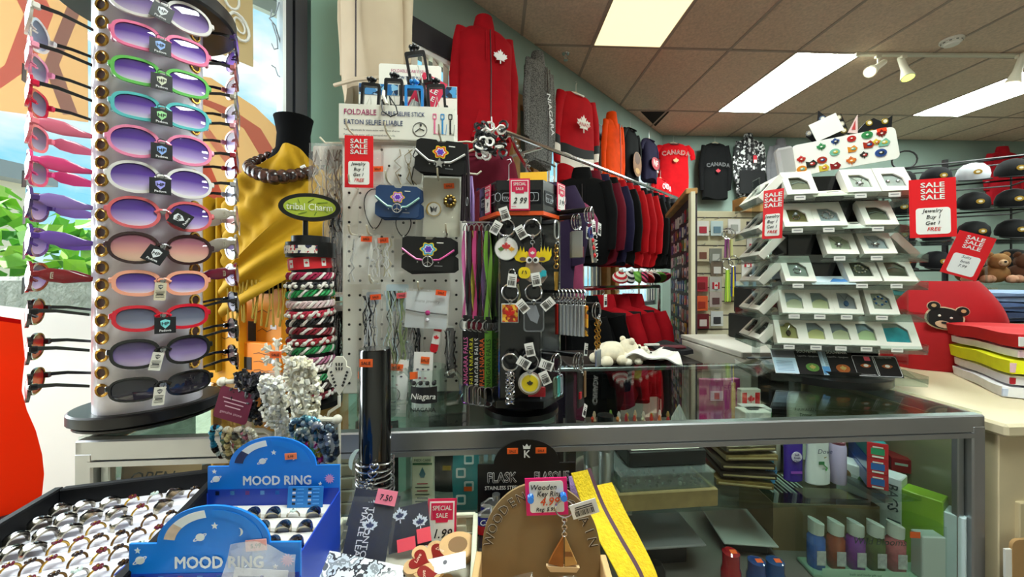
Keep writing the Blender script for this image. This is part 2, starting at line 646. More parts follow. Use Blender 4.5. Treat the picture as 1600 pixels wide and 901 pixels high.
# big shop window beside the sunglasses rack
g = G()
g.T = MW
u0, u1 = wu(0.0), wu(1.955)
for u, w in ((u0 + 0.03, 0.06), (u1 - 0.05, 0.055), (u1 - 0.10, 0.03)):
	g.box(DARKFR, (u, 0.05, 1.675), (w, 0.13 if w > .05 else 0.1, 2.45))
for h in (0.48, 2.87):
	g.box(DARKFR, ((u0 + u1) / 2, 0.05, h), (u1 - u0, 0.12, 0.06))
g.box(mat('d9dde0', 0.3, 0.6), (u1 - 0.123, 0.04, 1.675), (0.014, 0.09, 2.4))
w1 = struct(g.obj('window_1'))
g = G()
g.T = MW
g.box(clear('f6fbfa', 0.02, 0.02), ((u0 + u1) / 2, 0.06, 1.675), (u1 - u0 - 0.06, 0.006, 2.36))
g.obj('pane', w1)
for k, (z0, z1) in enumerate(((2.36, 3.04), (3.26, 4.12), (4.3, 5.2))):
	g = G()
	g.T = MW
	a, b = wu(z0), wu(z1)
	for u in (a + 0.025, b - 0.025):
		g.box(DARKFR, (u, 0.06, 1.85), (0.05, 0.08, 1.8))
	for h in (0.975, 2.0):
		g.box(DARKFR, ((a + b) / 2, 0.06, h), (b - a, 0.08, 0.05))
	w = struct(g.obj('window_%d' % (k + 2)))
	g = G()
	g.T = MW
	g.box(clear('f6fbfa', 0.02, 0.02), ((a + b) / 2, 0.07, 1.85), (b - a - 0.04, 0.006, 1.76))
	g.obj('pane', w)
	g = G()
	g.T = MW
	n = int((b - a) / 0.082)
	bm = mat('eee6d6', 0.8, emit=0.0, var=0.03, vs=5)
	for i in range(n):
		g.box(bm, (a + 0.05 + i * 0.082, -0.012, 1.87), (0.076, 0.002, 1.7), rot(z=24))
	g.box(WHITE, ((a + b) / 2, -0.012, 2.735), (b - a - 0.02, 0.05, 0.035))
	o = g.obj('vertical_blind')
	tag(o, ('cream vertical slat blind behind the red zip hoodie', 'cream vertical slat blind behind the red and black jersey', 'cream vertical slat blind behind the black bear tee')[k], 'blind')
# ceiling lights
def troffer(i, j, label, power=TROFFER):
	M = tr(1.293, 3.33, CEIL) @ rot(z=2.6) @ tr(i * 0.61 + 0.305, j * 1.22 + 0.61, 0)
	t = thing('ceiling_light', label, 'ceiling light', group=None, M=M)
	g = G()
	g.frame(mat('e8e4d8', 0.4), [(-.3, -.605), (.3, -.605), (.3, .605), (-.3, .605)], [(-.285, -.59), (.285, -.59), (.285, .59), (-.285, .59)], 0.012, rot(x=90) , 0.0)
	g.obj('trim_ring', t)
	m = mat('ffeebc' if power < 1 else 'f2fff8', 0.6, emit=power)
	g = G()
	g.box(m, (0, 0, -0.004), (0.57, 1.18, 0.006))
	g.obj('diffuser', t)
troffer(-1, -1, 'warm white ceiling panel light above the red and black jersey', 0.62)
troffer(2, 0, 'cool white ceiling panel light above the pin board of the jewellery stand')
troffer(6, 0, 'white ceiling panel light behind the lone track spotlight')
troffer(3, -2, 'added unseen ceiling panel light brightening the middle of the counter')  # these last three panels are unseen, added to brighten the near side
troffer(-2, -3, 'added unseen ceiling panel light brightening the serving side')
troffer(7, -2, 'added unseen ceiling panel light brightening the far counter end')
# black sheet painted as the shade inside an opening left by a cut tile
g = G()
g.T = tr(0, 0, 0)
p = [P(x, y, 1200.0 / (HY - y)) for x, y in ((1001, 174), (1046, 174), (1024, 197))]
g.loft(mat('060606', 0.9), [[V((q.x, q.y, CEIL - 0.004)) for q in p], [V((q.x, q.y, CEIL - 0.001)) for q in p]])
o = g.obj('tile_hole_shade'); struct(o)
# smoke detector and sprinkler
c = P(1487, 62, 1200 / (HY - 62))
g = G()
g.lathe(mat('e9e6da', 0.5), [(0.0, 0), (0.075, 0), (0.075, -0.016), (0.062, -0.02), (0.062, -0.03), (0.05, -0.034), (0.046, -0.046), (0.03, -0.052), (0, -0.052)][1:-1], 20)
for k in range(10):
	a = 2 * PI * k / 10
	g.box(mat('77756c', 0.6), (0.063 * math.cos(a), 0.063 * math.sin(a), -0.025), (0.004, 0.014, 0.007), rot(z=math.degrees(a)))
tag(g.obj('smoke_detector', loc=(c.x, c.y, CEIL)), 'white round smoke detector on the ceiling tiles', 'smoke detector')
c = P(884, 84, 1200 / (HY - 84))
g = G()
g.lathe(CHROME, [(0.035, 0), (0.03, -0.006), (0.012, -0.01), (0.01, -0.03)], 14)
g.tube(CHROME, [(0.01, 0, -0.03), (0.018, 0, -0.04), (0.004, 0, -0.056)], 0.003)
g.tube(CHROME, [(-0.01, 0, -0.03), (-0.018, 0, -0.04), (-0.004, 0, -0.056)], 0.003)
g.lathe(CHROME, [(0.02, -0.056), (0.02, -0.058)], 12)
tag(g.obj('sprinkler_head', loc=(c.x, c.y, CEIL)), 'chrome sprinkler head on the ceiling above the grey jacket', 'sprinkler')
# track with spotlights
z = 1200 / (HY - 82)
a, b = P(1336, 81.5, z), P(1592, 83.5, z + 0.02)
b.z = a.z = CEIL
g = G()
g.box(mat('d8d2bd', 0.4), ((a + b) / 2) - V((0, 0, 0.016)), ((b - a).length, 0.035, 0.026), Matrix.Rotation(math.atan2(b.y - a.y, b.x - a.x), 4, 'Z'), bev=0.004)
tag(g.obj('light_track'), 'long cream lighting track fixed across the ceiling', 'lighting track')
def spot(px, label, tilt, turn, bulb):
	q = P(px, 82, z)
	t = thing('spotlight', label, 'spotlight', (q.x, q.y, CEIL - 0.026))
	cm = mat('e2dbc4', 0.4)
	g = G()
	g.box(cm, (0, 0, -0.012), (0.05, 0.03, 0.03), bev=0.005)
	g.cyl(cm, (0, 0, -0.02), (0, 0, -0.085), 0.007)
	g.obj('stem', t)
	M = tr(0, 0, -0.095) @ rot(z=turn) @ rot(x=tilt)
	g = G()
	g.lathe(cm, [(0.012, 0.11), (0.024, 0.10), (0.026, 0.0), (0.028, -0.04), (0.048, -0.12), (0.05, -0.135)], 18, M=M)
	g.obj('can', t)
	g = G()
	g.lathe(mat(bulb, 0.4, emit=1.6), [(0.046, -0.128), (0.04, -0.138), (0.02, -0.144)], 16, M=M)
	g.obj('bulb', t)
spot(1372, 'cream track spotlight with white lamp, aimed to the window side', -58, -70, 'ffe9c0')
spot(1412, 'cream track spotlight with a glowing yellow green rim, between two others', -20, -10, 'd8e860')
spot(1592, 'lone cream track spotlight at the far end of the track', 14, 30, 'fff0d0')
# ---------------------------------------------------------------- street outside the shop windows
struct(G().box(mat('b9b6ab', 0.9, var=0.12, vs=2), (-8.5, 4, -0.12), (18, 26, 0.1)).obj('ground_outside'))
def leafy(name, label, c, rx, rz_, n, size, cols, seed, cat='shrub'):
	r = random.Random(seed)
	t = thing(name, label, cat, c)
	g = G()
	for k in range(5):
		a = 2 * PI * k / 5
		g.tube(mat('6a5138', 0.8), [(0, 0, 0), (0.2 * rx * math.cos(a), 0.2 * rx * math.sin(a), rz_ * 0.6), (0.6 * rx * math.cos(a), 0.6 * rx * math.sin(a), rz_ * 1.5)], [0.03, 0.02, 0.006], 6)
	g.obj('stem', t)
	g = G()
	for k in range(n):
		a, u = r.uniform(0, 2 * PI), r.uniform(-1, 1)
		q = r.uniform(0.55, 1) ** 0.5
		p = V((rx * q * math.cos(a) * math.sqrt(1 - u * u), rx * q * math.sin(a) * math.sqrt(1 - u * u), rz_ + rz_ * q * u))
		M = tr(p) @ rot(r.uniform(-60, 60), r.uniform(-50, 50), r.uniform(0, 360))
		s = size * r.uniform(0.7, 1.3)
		m = mat(r.choice(cols), 0.6)
		g.add(m, [M @ V(v) for v in ((0, 0, 0), (s * .35, s * .4, s * .06), (0, s, 0), (-s * .35, s * .4, s * .06))], [(0, 1, 2), (0, 2, 3)])
	g.obj('foliage', t, smooth=0)
GR = ['7fbf3a', 'a5d84a', '4f9a2e', 'c8e878', '66ac3c']
leafy('shrub', 'bright green leafy shrub outside the shop window behind the sunglasses rack', (-3.0, 2.35, -0.07), 0.62, 0.95, 900, 0.15, GR, 1)
leafy('shrub', 'small bright green shrub outside, low beside the dark window frame', (-1.9, 3.75, -0.07), 0.45, 0.78, 700, 0.1, GR, 2)
leafy('shrub', 'green shrub outside behind the hanging scarf window', (-0.9, 5.4, -0.07), 0.8, 0.8, 500, 0.14, GR, 4)
t = thing('building', 'pale building with a grey eave across the street outside', 'building', (-12.5, 5.5, -0.07))
g = G(); g.box(mat('e0d5c0', 0.8, var=0.05, vs=2), (0, 0, 1.6), (6, 4, 3.2)); g.obj('wall', t)
g = G(); g.box(mat('8f9498', 0.7), (0, -0.3, 3.35), (6.8, 5, 0.3)); g.obj('roof', t)
for k in range(3):
	g = G(); g.box(mat('6f8794', 0.2), (-1.8 + 1.8 * k, -2.0, 1.6), (1.0, 0.06, 1.3), bev=0.01); g.obj('window', t)
# shop front canopy outside, over the big window
g = G(); g.T = MW
g.box(mat('9a9fa3', 0.7, var=0.1, vs=8), (wu(1.6), 0.75, 3.5), (3.4, 1.1, 0.12))
g.box(mat('b9bdc0', 0.7), (wu(1.6), 1.3, 3.44), (3.4, 0.05, 0.2))
tag(g.obj('shop_canopy'), 'grey canopy outside above the big shop window', 'canopy')
g = G(); g.T = MW
g.box(mat('7d8186', 0.5), (wu(2.18), 1.0, 1.65), (0.07, 0.07, 3.44), bev=0.01)
tag(g.obj('canopy_post'), 'grey slim post outside between the poster and the window frame', 'post')
# low stone planter wall outside
g = G(); g.T = MW
g.box(mat('8f9089', 0.9, var=0.25, vs=25, bump=0.5, bs=60), (wu(0.75), 0.92, 0.62), (2.6, 0.14, 1.38), bev=0.02)
tag(g.obj('stone_planter'), 'grey speckled stone planter outside below the leaves', 'planter')
# posters stuck on the glass
def poster(name, label, px, m, extra=(), off=-0.045, cat='poster', lift=0.0):
	g = G(); g.T = MW
	q = [wp(x, y, -0.04) for x, y in px]
	g.prism(m, [(p.x, p.z) for p in q], 0.0012, y0=0.05 - lift)
	for k, (m2, pts) in enumerate(extra):
		q = [wp(x, y, -0.04) for x, y in pts]
		g.prism(m2, [(p.x, p.z) for p in q], 0.0006, y0=0.0485 - 0.0006 * k - lift)
	return tag(g.obj(name), label, cat)
PE, PI2, CR = translu('e6b58e'), translu('e79a86'), translu('dcc190')
def band(pts, w):
	o = [(x + w / 2, y) for x, y in pts] + [(x - w / 2, y) for x, y in pts[::-1]]
	return o
poster('window_poster', 'peach poster with coral swirls on the window behind the scarf bust', [(250, 108), (330, 120), (400, 166), (458, 222), (462, 330), (470, 420), (250, 430)], translu('efd2a4'), [
	(PI2, band([(300, 150), (350, 170), (395, 200), (425, 250), (440, 330)], 26)), (translu('e8846c'), band([(260, 190), (300, 230), (330, 300), (350, 400)], 34)), (translu('f4b8a0'), band([(280, 140), (320, 200), (372, 270), (400, 350)], 14))])
poster('window_poster', 'tall beige poster high on the window above the peach one', [(296, -60), (395, -60), (397, 104), (296, 62)], translu('d9c7a2'), [(translu('efe3c8'), [(335, -60), (352, -60), (356, 80), (338, 72)])])
poster('window_poster', 'beige and pink poster at the window edge beyond the topmost sunglasses', [(-160, -160), (136, -120), (138, 190), (-160, 150)], translu('e2c6a0'), [
	(translu('f0a59a'), band([(-120, -100), (20, -60), (60, 20), (30, 100), (-40, 148)], 46)), (translu('c9a7a0'), band([(100, -110), (120, 0), (80, 100), (110, 178)], 24))])
poster('window_banner', 'white banner with a wavy orange red field low on the window', [(-420, 430), (150, 494), (150, 790), (-420, 1200)], translu('f4f0ee'), [
	(translu('ff5426'), [(-410, 438), (33, 500), (36, 530), (39, 560), (36, 585), (34, 610), (42, 640), (56, 672), (66, 710), (69, 740), (66, 770), (60, 798), (-400, 1180)]),
	(translu('d81a18'), [(-410, 433), (33, 499), (33, 506), (-410, 442)])], lift=0.01)
# white window lettering seen from behind
g = G(); g.T = MW
wl = mat('f4f6f4', 0.5)
def stroke(pts, r=0.008):
	g.tube(wl, [V((wp(x, y, -0.04).x, 0.039, wp(x, y, -0.04).z)) for x, y in pts], r, 5)
def loop(cx, cy, rx, ry, til, r=0.006):
	o = []
	for i in range(15):
		a = 2 * PI * i / 14
		x, y = rx * math.cos(a), ry * math.sin(a)
		o.append((cx + x * math.cos(til) - y * math.sin(til), cy + x * math.sin(til) + y * math.cos(til)))
	stroke(o, r)
loop(373, 42, 12, 25, -0.5, 0.007); loop(374, 40, 6, 14, -0.5, 0.005); loop(362, -2, 10, 18, -0.4, 0.006)
wl = mat('9aa4ac', 0.5)
stroke([(420, 28), (430, 40), (436, 60), (442, 82), (446, 92), (448, 86), (444, 82)], 0.0035)
stroke([(424, 68), (428, 77), (434, 76), (433, 60), (425, 36)], 0.0035)
stroke([(424, 102), (430, 106), (434, 118), (440, 122), (447, 134), (442, 138)], 0.003)
stroke([(425, 15), (422, 28), (430, 24), (436, 4)], 0.0035)
tag(g.obj('window_lettering'), 'looping white and grey letters stuck on the shop window', 'window lettering')
# ---------------------------------------------------------------- glass showcase
CA = R_(4.2)
KM = tr(-0.825, 0.723, 0) @ Matrix.Rotation(CA, 4, 'Z')
KL, KD, KT = 1.893, 0.525, 1.0               # length, depth, height
def K(lx, ly, z=KT):
	return KM @ V((lx, ly, z))
def kuv(p):
	q = KM.inverted() @ p
	return q
case = thing('showcase', 'long aluminium framed glass showcase serving as the shop counter', 'display case', M=KM)
g = G()
LAM = mat('a9a59b', 0.6, var=0.06, vs=6)
g.box(mat('4b4743', 0.7), (KL / 2, KD / 2, 0.05), (KL - 0.06, KD - 0.06, 0.10))
g.box(LAM, (KL / 2, KD / 2, 0.24), (KL - 0.01, KD - 0.01, 0.28))
g.obj('base_cabinet', case)
g = G()
g.box(ALU, (KL / 2, 0.012, KT - 0.026), (KL, 0.024, 0.040), bev=0.003)
g.box(ALU, (KL / 2, 0.004, KT - 0.051), (KL - 0.05, 0.012, 0.010))
g.box(ALU, (KL / 2, KD - 0.006, KT - 0.012), (KL, 0.012, 0.012), bev=0.002)
for x in (0.008, KL - 0.008):
	g.box(ALU, (x, KD / 2, KT - 0.02), (0.016, KD, 0.026), bev=0.003)
for x, s in ((0.016, 1), (KL - 0.016, -1)):
	g.box(ALU, (x, 0.012, 0.67), (0.032, 0.026, 0.60), bev=0.003)
	g.box(ALU, (x + s * 0.026, 0.02, 0.66), (0.016, 0.014, 0.58), bev=0.002)
	g.box(ALU, (x, KD - 0.014, 0.67), (0.03, 0.026, 0.60), bev=0.003)
g.box(ALU, (KL / 2, 0.012, 0.39), (KL, 0.024, 0.035), bev=0.003)
g.box(ALU, (KL / 2, KD - 0.012, 0.39), (KL, 0.024, 0.035), bev=0.003)
g.obj('metal_frame', case)
g = G()
g.box(clear('f2f8f5', 0.03, 0.02), (KL / 2, KD / 2, KT - 0.003), (KL - 0.01, KD - 0.006, 0.006))
g.obj('glass_top', case)
for y in (0.012, KD - 0.006):
	g = G()
	g.box(GLASS, (KL / 2, y, 0.675), (KL - 0.06, 0.005, 0.56))
	g.obj('glass_panel', case)
for x in (0.014, KL - 0.014):
	g = G()
	g.box(clear('eef6f2', 0.02, 0.02), (x, KD / 2, 0.675), (0.005, KD - 0.06, 0.56))
	g.obj('glass_panel', case)
SH1, SH2 = 0.775, 0.60
g = G()
g.box(clear('e8f2ee', 0.04, 0.02), (KL / 2, 0.285, SH1 - 0.004), (KL - 0.08, 0.44, 0.008))
for x in (0.15, 0.62, 1.1, 1.75):
	g.box(ALU, (x, 0.29, SH1 - 0.014), (0.02, 0.42, 0.012))
g.obj('glass_shelf', case)
g = G()
g.box(mat('6f6a64', 0.55, var=0.1, vs=6), (KL / 2, KD / 2, SH2 - 0.008), (KL - 0.06, KD - 0.06, 0.016))
g.obj('lower_shelf', case)
# serving-side bench in front of the showcase
BT = 0.85
bench = thing('service_bench', 'low beige bench on the serving side, carrying ring displays', 'bench', M=tr(-0.63, 0.385, 0) @ Matrix.Rotation(CA, 4, 'Z'))
g = G()
g.box(mat('cfc4ad', 0.6, var=0.06, vs=5), (0, 0, BT - 0.0125), (1.5, 0.60, 0.025), bev=0.004)
g.obj('bench_top', bench)
for x in (-0.72, 0.72):
	g = G()
	g.box(mat('b9ad96', 0.6), (x, 0, 0.41), (0.03, 0.54, 0.82))
	g.obj('side_panel', bench)
# chrome posts standing in the case
# ---------------------------------------------------------------- sunglasses rack
RA = P(236, 655, 0.825); RA.z = KT
RZ = facing((RA.x, RA.y))
rack = thing('sunglasses_rack', 'tall white oval column rack of sunglasses on a round black foot', 'sunglasses rack', RA, RZ)
CB = 0.086                                    # column half size
BLK = mat('1c1b20', 0.35, var=0.1, vs=8)
g = G()
g.lathe(BLK, [(0.09, 0.0), (0.114, 0.008), (0.114, 0.012), (0.1, 0.016)], 40, sy=0.86)
g.lathe(BLK, [(0.118, 0.016), (0.122, 0.019), (0.122, 0.037), (0.118, 0.040)], 40, sy=0.86)
g.obj('foot', rack)
COLH = 0.86
colm = mat('e9e4ee', 0.28, coat=0.4)
def colpts(z, s=1.0):
	return [V((x * s, y * s, z)) for x, y in sup(2 * CB, 2 * CB, 3.0, 40)]
g = G()
g.loft(colm, [colpts(0.04), colpts(COLH)])
g.obj('column', rack)
g = G()
g.lathe(BLK, [(0.145, COLH), (0.15, COLH + 0.004), (0.15, COLH + 0.03), (0.146, COLH + 0.034)], 40)
g.obj('top_disc', rack)
STEP = 0.0665
Z0 = 0.092
def corner(sx, sy):
	a = CB * 0.5 ** (1 / 3.0)
	return V((sx * a, sy * a, 0))
for sx, sy in ((-1, -1), (1, -1)):
	for k in range(26):
		z = Z0 + k * STEP / 2 - 0.004
		if z > COLH - 0.01:
			continue
		g = G()
		c = corner(sx, sy)
		M = rot(z=45 if sx < 0 else -45) if sy < 0 else Matrix()
		M = tr(c.x, c.y, z) @ rot(z=-45 * 1 if sx < 0 else 45)
		g.ring(BRASS, (0, 0, 0), 0.0105, 0.0028, M, 16, 6)
		g.cyl(mat('4a2e24', 0.6), M @ V((0, -0.0008, 0)), M @ V((0, 0.004, 0)), 0.0095, n=14)
		g.obj('grommet', rack)
def hang_tag(par, at, kind, tilt=0, M0=None):
	"""small square brand tag on a thread, or a long price tag"""
	M = (M0 or Matrix()) @ tr(at) @ rot(y=tilt)
	g = G()
	g.ring(mat('2a2a2c', 0.5), (0, -0.003, 0.004), 0.006, 0.0006, M, 10, 4)
	if kind[0] == 'p':
		w, h = 0.017, 0.034
		g.box(mat('d9d5c9' if kind == 'pw' else 'c9bda4', 0.7), M @ V((0, -0.004, -h / 2)), (w, 0.0008, h), M.to_3x3().to_4x4() if True else None)
		for k in range(5):
			g.box(INK, M @ V((0, -0.0047, -0.016 - k * 0.003)), (w * (0.75 if k != 2 else 0.6), 0.0004, 0.0007 if k != 2 else 0.0022), M.to_3x3().to_4x4())
		M = M @ tr(0, -0.0046, -0.008)
		ink = mat('4c4c4c', 0.6)
		s = 0.6
	else:
		w = h = 0.031
		g.box(mat('17181c', 0.4), M @ V((0, -0.004, -h / 2)), (w, 0.0008, h), M.to_3x3().to_4x4())
		ink = mat({'b': '8fb0ee', 'g': '9fdc9c', 'c': '7fd8dc', 'v': 'a3a0f0', 'w': 'dfe3e8', 's': 'd8dcc4'}[kind], 0.4)
		g.text(mat('e8e8ea', 0.5), 'Padova', 0.006, M @ tr(0, -0.0046, -0.0272), 0.03)
		M = M @ tr(0, -0.0046, -0.012)
		s = 1.15
	# shield with the two letters
	sh = [(-.0062, .0045), (0, .007), (.0062, .0045), (.0055, -.0025), (0, -.0085), (-.0055, -.0025)]
	sh = [(x * s, z * s) for x, z in sh]
	g.prism(ink, sh, 0.0003, M)
	dk = mat('17181c', 0.4) if kind[0] != 'p' else mat('e9e5da', 0.7)
	g.text(dk, 'HP', 0.008 * s, M @ tr(0, -0.0002, -0.003 * s), 0.02)
	return g.obj('hang_tag', par)
LENS = {'purple': ((0, 'efe6f6'), (0.25, 'b7a0dc'), (0.6, '5b3f95'), (1, '3a2a66')), 'dusk': ((0, 'cdbcd8'), (0.35, '8d78ae'), (0.7, '4b3c66'), (1, '2e2540')), 'brown': ((0, 'f0cdb0'), (0.4, 'd89a90'), (0.75, '9a6070'), (1, '6a4450')), 'black': ((0, '3a3542'), (0.5, '22202a'), (1, '17161c')), 'red': ((0, '7a1410'), (0.5, 'b8261c'), (1, '4a1014')), 'grey': ((0, 'aeb2c4'), (0.4, '6f7288'), (1, '35364a')), 'violet': ((0, 'b890f0'), (0.5, '7a38d8'), (1, '41188a'))}
def glasses(M, fc, lens, label, shape='oval', temple='thin', tg=None, tagk=None, clearf=False, tcol=None, emblem=False, tilt=0.0):
	"""front in XZ facing -Y, bridge at the origin, temples run back along +Y"""
	t = thing('sunglasses', label, 'sunglasses', group='sunglasses on the column rack', M=M @ rot(y=tilt))
	fm = mat(fc, 0.22, coat=0.6) if not clearf else mat(fc, 0.12, coat=0.9)
	w, h, e = {'oval': (0.060, 0.046, 2.5), 'rect': (0.058, 0.041, 3.0), 'round': (0.063, 0.051, 2.25), 'slim': (0.056, 0.038, 2.6), 'wrap': (0.063, 0.039, 2.8), 'way': (0.05, 0.045, 2.6)}[shape]
	gap = 0.0165
	rim = {'wrap': 0.0035, 'slim': 0.006, 'way': 0.0028}.get(shape, 0.0052)
	cx = gap / 2 + w / 2
	bend = lambda x: 2.4 * x * x
	g = G()
	for s in (-1, 1):
		inn = sup(w, h, e, 28, s * cx, 0)
		out = sup(w + 2 * rim, h + 2 * rim, e, 28, s * cx, 0)
		# cat-eye droop: outer edge a little lower / narrower
		f = lambda q: [(x, z * (1 - 1.6 * max(0, abs(x) - cx)) + 0.05 * (abs(x) - cx)) for x, z in q]
		g.frame(fm, f(out), f(inn), 0.0042, None, -0.002, bend)
		xo = cx + w / 2 + rim
		g.box(fm, (s * (xo - 0.001), bend(xo) + 0.004, 0.006), (0.008, 0.012, 0.011), rot(z=s * 22), bev=0.002)
	g.tube(fm, [(-gap / 2 - 0.003, 0, 0.002), (-0.004, -0.001, 0.007), (0.004, -0.001, 0.007), (gap / 2 + 0.003, 0, 0.002)], 0.0034, 8)
	g.tube(fm, [(-gap / 2 - 0.002, 0.003, -0.004), (-gap / 2 + 0.003, 0.009, -0.008)], 0.002, 6)
	g.tube(fm, [(gap / 2 + 0.002, 0.003, -0.004), (gap / 2 - 0.003, 0.009, -0.008)], 0.002, 6)
	g.cyl(STEEL, (0, -0.004, 0.004), (0, 0.002, 0.004), 0.0045, n=10)
	g.obj('frame', t)
	lm = ramp_mat(LENS[lens], 'Z', -h / 2, h / 2, *((0.04, 0.8) if tg < .03 else (0.3, 0.05)))
	for s in (-1, 1):
		g = G()
		o = sup(w + 0.001, h + 0.001, e, 24, s * cx, 0)
		o = [(x, z * (1 - 1.6 * max(0, abs(x) - cx)) + 0.05 * (abs(x) - cx)) for x, z in o]
		mid = [(s * cx + (x - s * cx) * 0.6, z * 0.6) for x, z in o]
		cen = V((s * cx, bend(cx) - 0.0035, 0.0))
		vs = [V((x, bend(x), z)) for x, z in o] + [V((x, bend(x) - 0.0022, z)) for x, z in mid] + [cen]
		n = 24
		fs = [(i, (i + 1) % n, n + (i + 1) % n, n + i) for i in range(n)] + [(n + i, n + (i + 1) % n, 2 * n) for i in range(n)]
		vs += [V((x, bend(x) + 0.001, z)) for x, z in o]
		fs += [tuple(2 * n + 1 + (n - 1 - i) for i in range(n))] + [(i, 2 * n + 1 + i, 2 * n + 1 + (i + 1) % n, (i + 1) % n) for i in range(n)]
		g.add(lm, vs, fs)
		g.obj('lens', t, smooth=60)
	tm = mat(tcol or fc, 0.25, coat=0.5)
	xo = cx + w / 2 + rim
	x_in = corner(1, 1).x
	for s in (-1, 1):
		g = G()
		y0 = bend(xo) + 0.008
		L = 0.072 if tg is None else tg
		if temple == 'thin':
			pts = [(s * xo, y0, 0.007), (s * (xo * .75 + x_in * .25), y0 + L * 0.35, 0.007), (s * x_in, y0 + L, 0.0)]
			rings = [[V((p[0] + 0.0012 * a, p[1], p[2] + hh * b)) for a, b in ((-1, -1), (1, -1), (1, 1), (-1, 1))] for p, hh in zip(pts, (0.0035, 0.003, 0.0025))]
		else:
			k = 0.012 if temple == 'wide' else 0.0085
			pts = [(xo, 0.0, 0.006, 0.006), (xo - 0.003, 0.15, 0.005, k), (xo * .85 + x_in * .15, 0.45, 0.003, k * 1.05), (xo * .45 + x_in * .55, 0.8, 0.0, k * .55), (x_in, 1.0, 0.0, 0.004)]
			rings = [[V((s * q + 0.0014 * a, y0 + L * v, z + hh * b)) for a, b in ((-1, -.7), (-1, .7), (0, 1), (1, .7), (1, -.7), (0, -1))] for q, v, z, hh in pts]
		g.loft(tm, rings)
		if emblem:
			em = mat('cfc8b4', 0.3, 0.8)
			q = pts[1] if len(pts) == 3 else pts[2]
			xx = (xo - 0.004) * s + s * 0.0022
			g.frame(em, rrect(0.017, 0.012, 0.001, 2), rrect(0.014, 0.009, 0.001, 2), 0.0007, tr(xx, y0 + L * 0.33, 0.004) @ rot(z=90 * s), -0.001)
			g.text(em, 'DG', 0.009, tr(xx + s * 0.0005, y0 + L * 0.33, 0.001) @ rot(z=90 * s), 0.01)
		g.obj('temple', t, smooth=30)
	if tagk:
		hang_tag(t, V((tagk[1], -0.006, 0.0)), tagk[0], tagk[2] if len(tagk) > 2 else 0)
	return t
RM = rack.matrix_basis if False else (tr(RA) @ Matrix.Rotation(RZ, 4, 'Z'))
front = [  # colour name, frame, lens, shape, tag, clear frame
	('black wraparound', '121214', 'black', 'wrap', ('pw', -0.004, 6), 'lowest on the front of the rack', 'thin'),
	('black', '101012', 'dusk', 'oval', ('pw', -0.006, 12), 'second from the bottom on the front of the rack', 'thin'),
	('crimson red', 'd0142e', 'grey', 'slim', ('c', 0.003), 'on the front of the rack above the black pair', 'wide'),
	('pale peach', 'f0a488', 'purple', 'slim', ('pc', -0.003, 4), 'on the front of the rack with a long price tag', 'wide'),
	('dark brown', '33181c', 'brown', 'round', ('w', -0.004, 28), 'with amber lenses on the front of the rack', 'thin'),
	('coral rimmed', 'd8646a', 'purple', 'round', ('w', 0.012, -60), 'on the front of the rack above the amber pair', 'thin'),
	('white oval', 'e4e0de', 'purple', 'round', ('v', -0.004), 'on the front of the rack under the large pink oval pair', 'thin'),
	('pink oval', 'f08ab0', 'purple', 'round', ('b', -0.002), 'on the front of the rack, largest of the pink ones', 'thin'),
	('teal blue', '5fc0c4', 'purple', 'rect', ('g', -0.002), 'on the front of the rack under the green pair', 'wide'),
	('apple green', '6cc060', 'purple', 'rect', ('s', -0.002), 'on the front of the rack', 'wide'),
	('rose pink', 'f07ca4', 'purple', 'rect', ('b', -0.004), 'on the front of the rack above the green pair', 'wide'),
	('grey white', 'd9d3d0', 'dusk', 'round', ('w', 0.002, 14), 'highest on the front of the rack under the black disc', 'thin'),
]
YF = -(CB + 0.040)
for k, (cn, fc, ln, shp, tk, where, tp) in enumerate(front):
	M = RM @ tr(0.017, YF, Z0 + k * STEP) @ rot(x=-4)
	glasses(M, fc, ln, '%s framed sunglasses %s' % (cn, where), shp, tp, 0.023, tk, tcol=fc if tp == 'wide' or k in (0, 1) else None)
left = [
	('black', '131316', 'red', 'way', 'thin', 'lowest on the window side of the rack', None),
	('black', '131316', 'red', 'way', 'thin', 'with red lenses, second from the bottom on the window side', None),
	('black', '131316', 'red', 'way', 'thin', 'with red lenses, third from the bottom on the window side', None),
	('brown red', '7a1c22', 'dusk', 'oval', 'wide', 'with an emblem on the temple, window side of the rack', 'w'),
	('deep purple', '4c2f86', 'dusk', 'oval', 'wide', 'with latticed temples, lower of two on the window side', 'pw'),
	('dark purple', '4a3470', 'dusk', 'oval', 'wide', 'with pale latticed temples, window side of the rack', 'pw'),
	('hot pink', 'ea4c88', 'grey', 'rect', 'wide', 'with a black tag hanging from it, window side of the rack', 'v'),
	('salmon pink', 'f2808e', 'grey', 'rect', 'wide', 'in the middle of the window side of the rack', None),
	('red', 'd01c40', 'grey', 'rect', 'thin', 'under the pale pink pair on the window side of the rack', None),
	('pale pink', 'f29ab4', 'grey', 'rect', 'thin', 'high on the window side of the rack', 's'),
	('cream white', 'e8e2d8', 'grey', 'round', 'thin', 'topmost on the window side of the rack', None),
]
for k, (cn, fc, ln, shp, tp, where, tk) in enumerate(left):
	M = RM @ tr(-(CB + 0.078), -0.004, Z0 + 0.012 + k * STEP) @ rot(z=-90) @ rot(x=-3)
	glasses(M, fc, ln, '%s sunglasses %s' % (cn, where), shp, tp, 0.064, (tk, -0.03, 10) if tk else None, tcol={4: '6a4aa0', 5: '8a6fb4', 6: 'd8407a', 7: 'd86a84', 8: '1a1a1e', 9: '1a1a1e', 10: '1a1a1e'}.get(k), emblem=(k == 3))
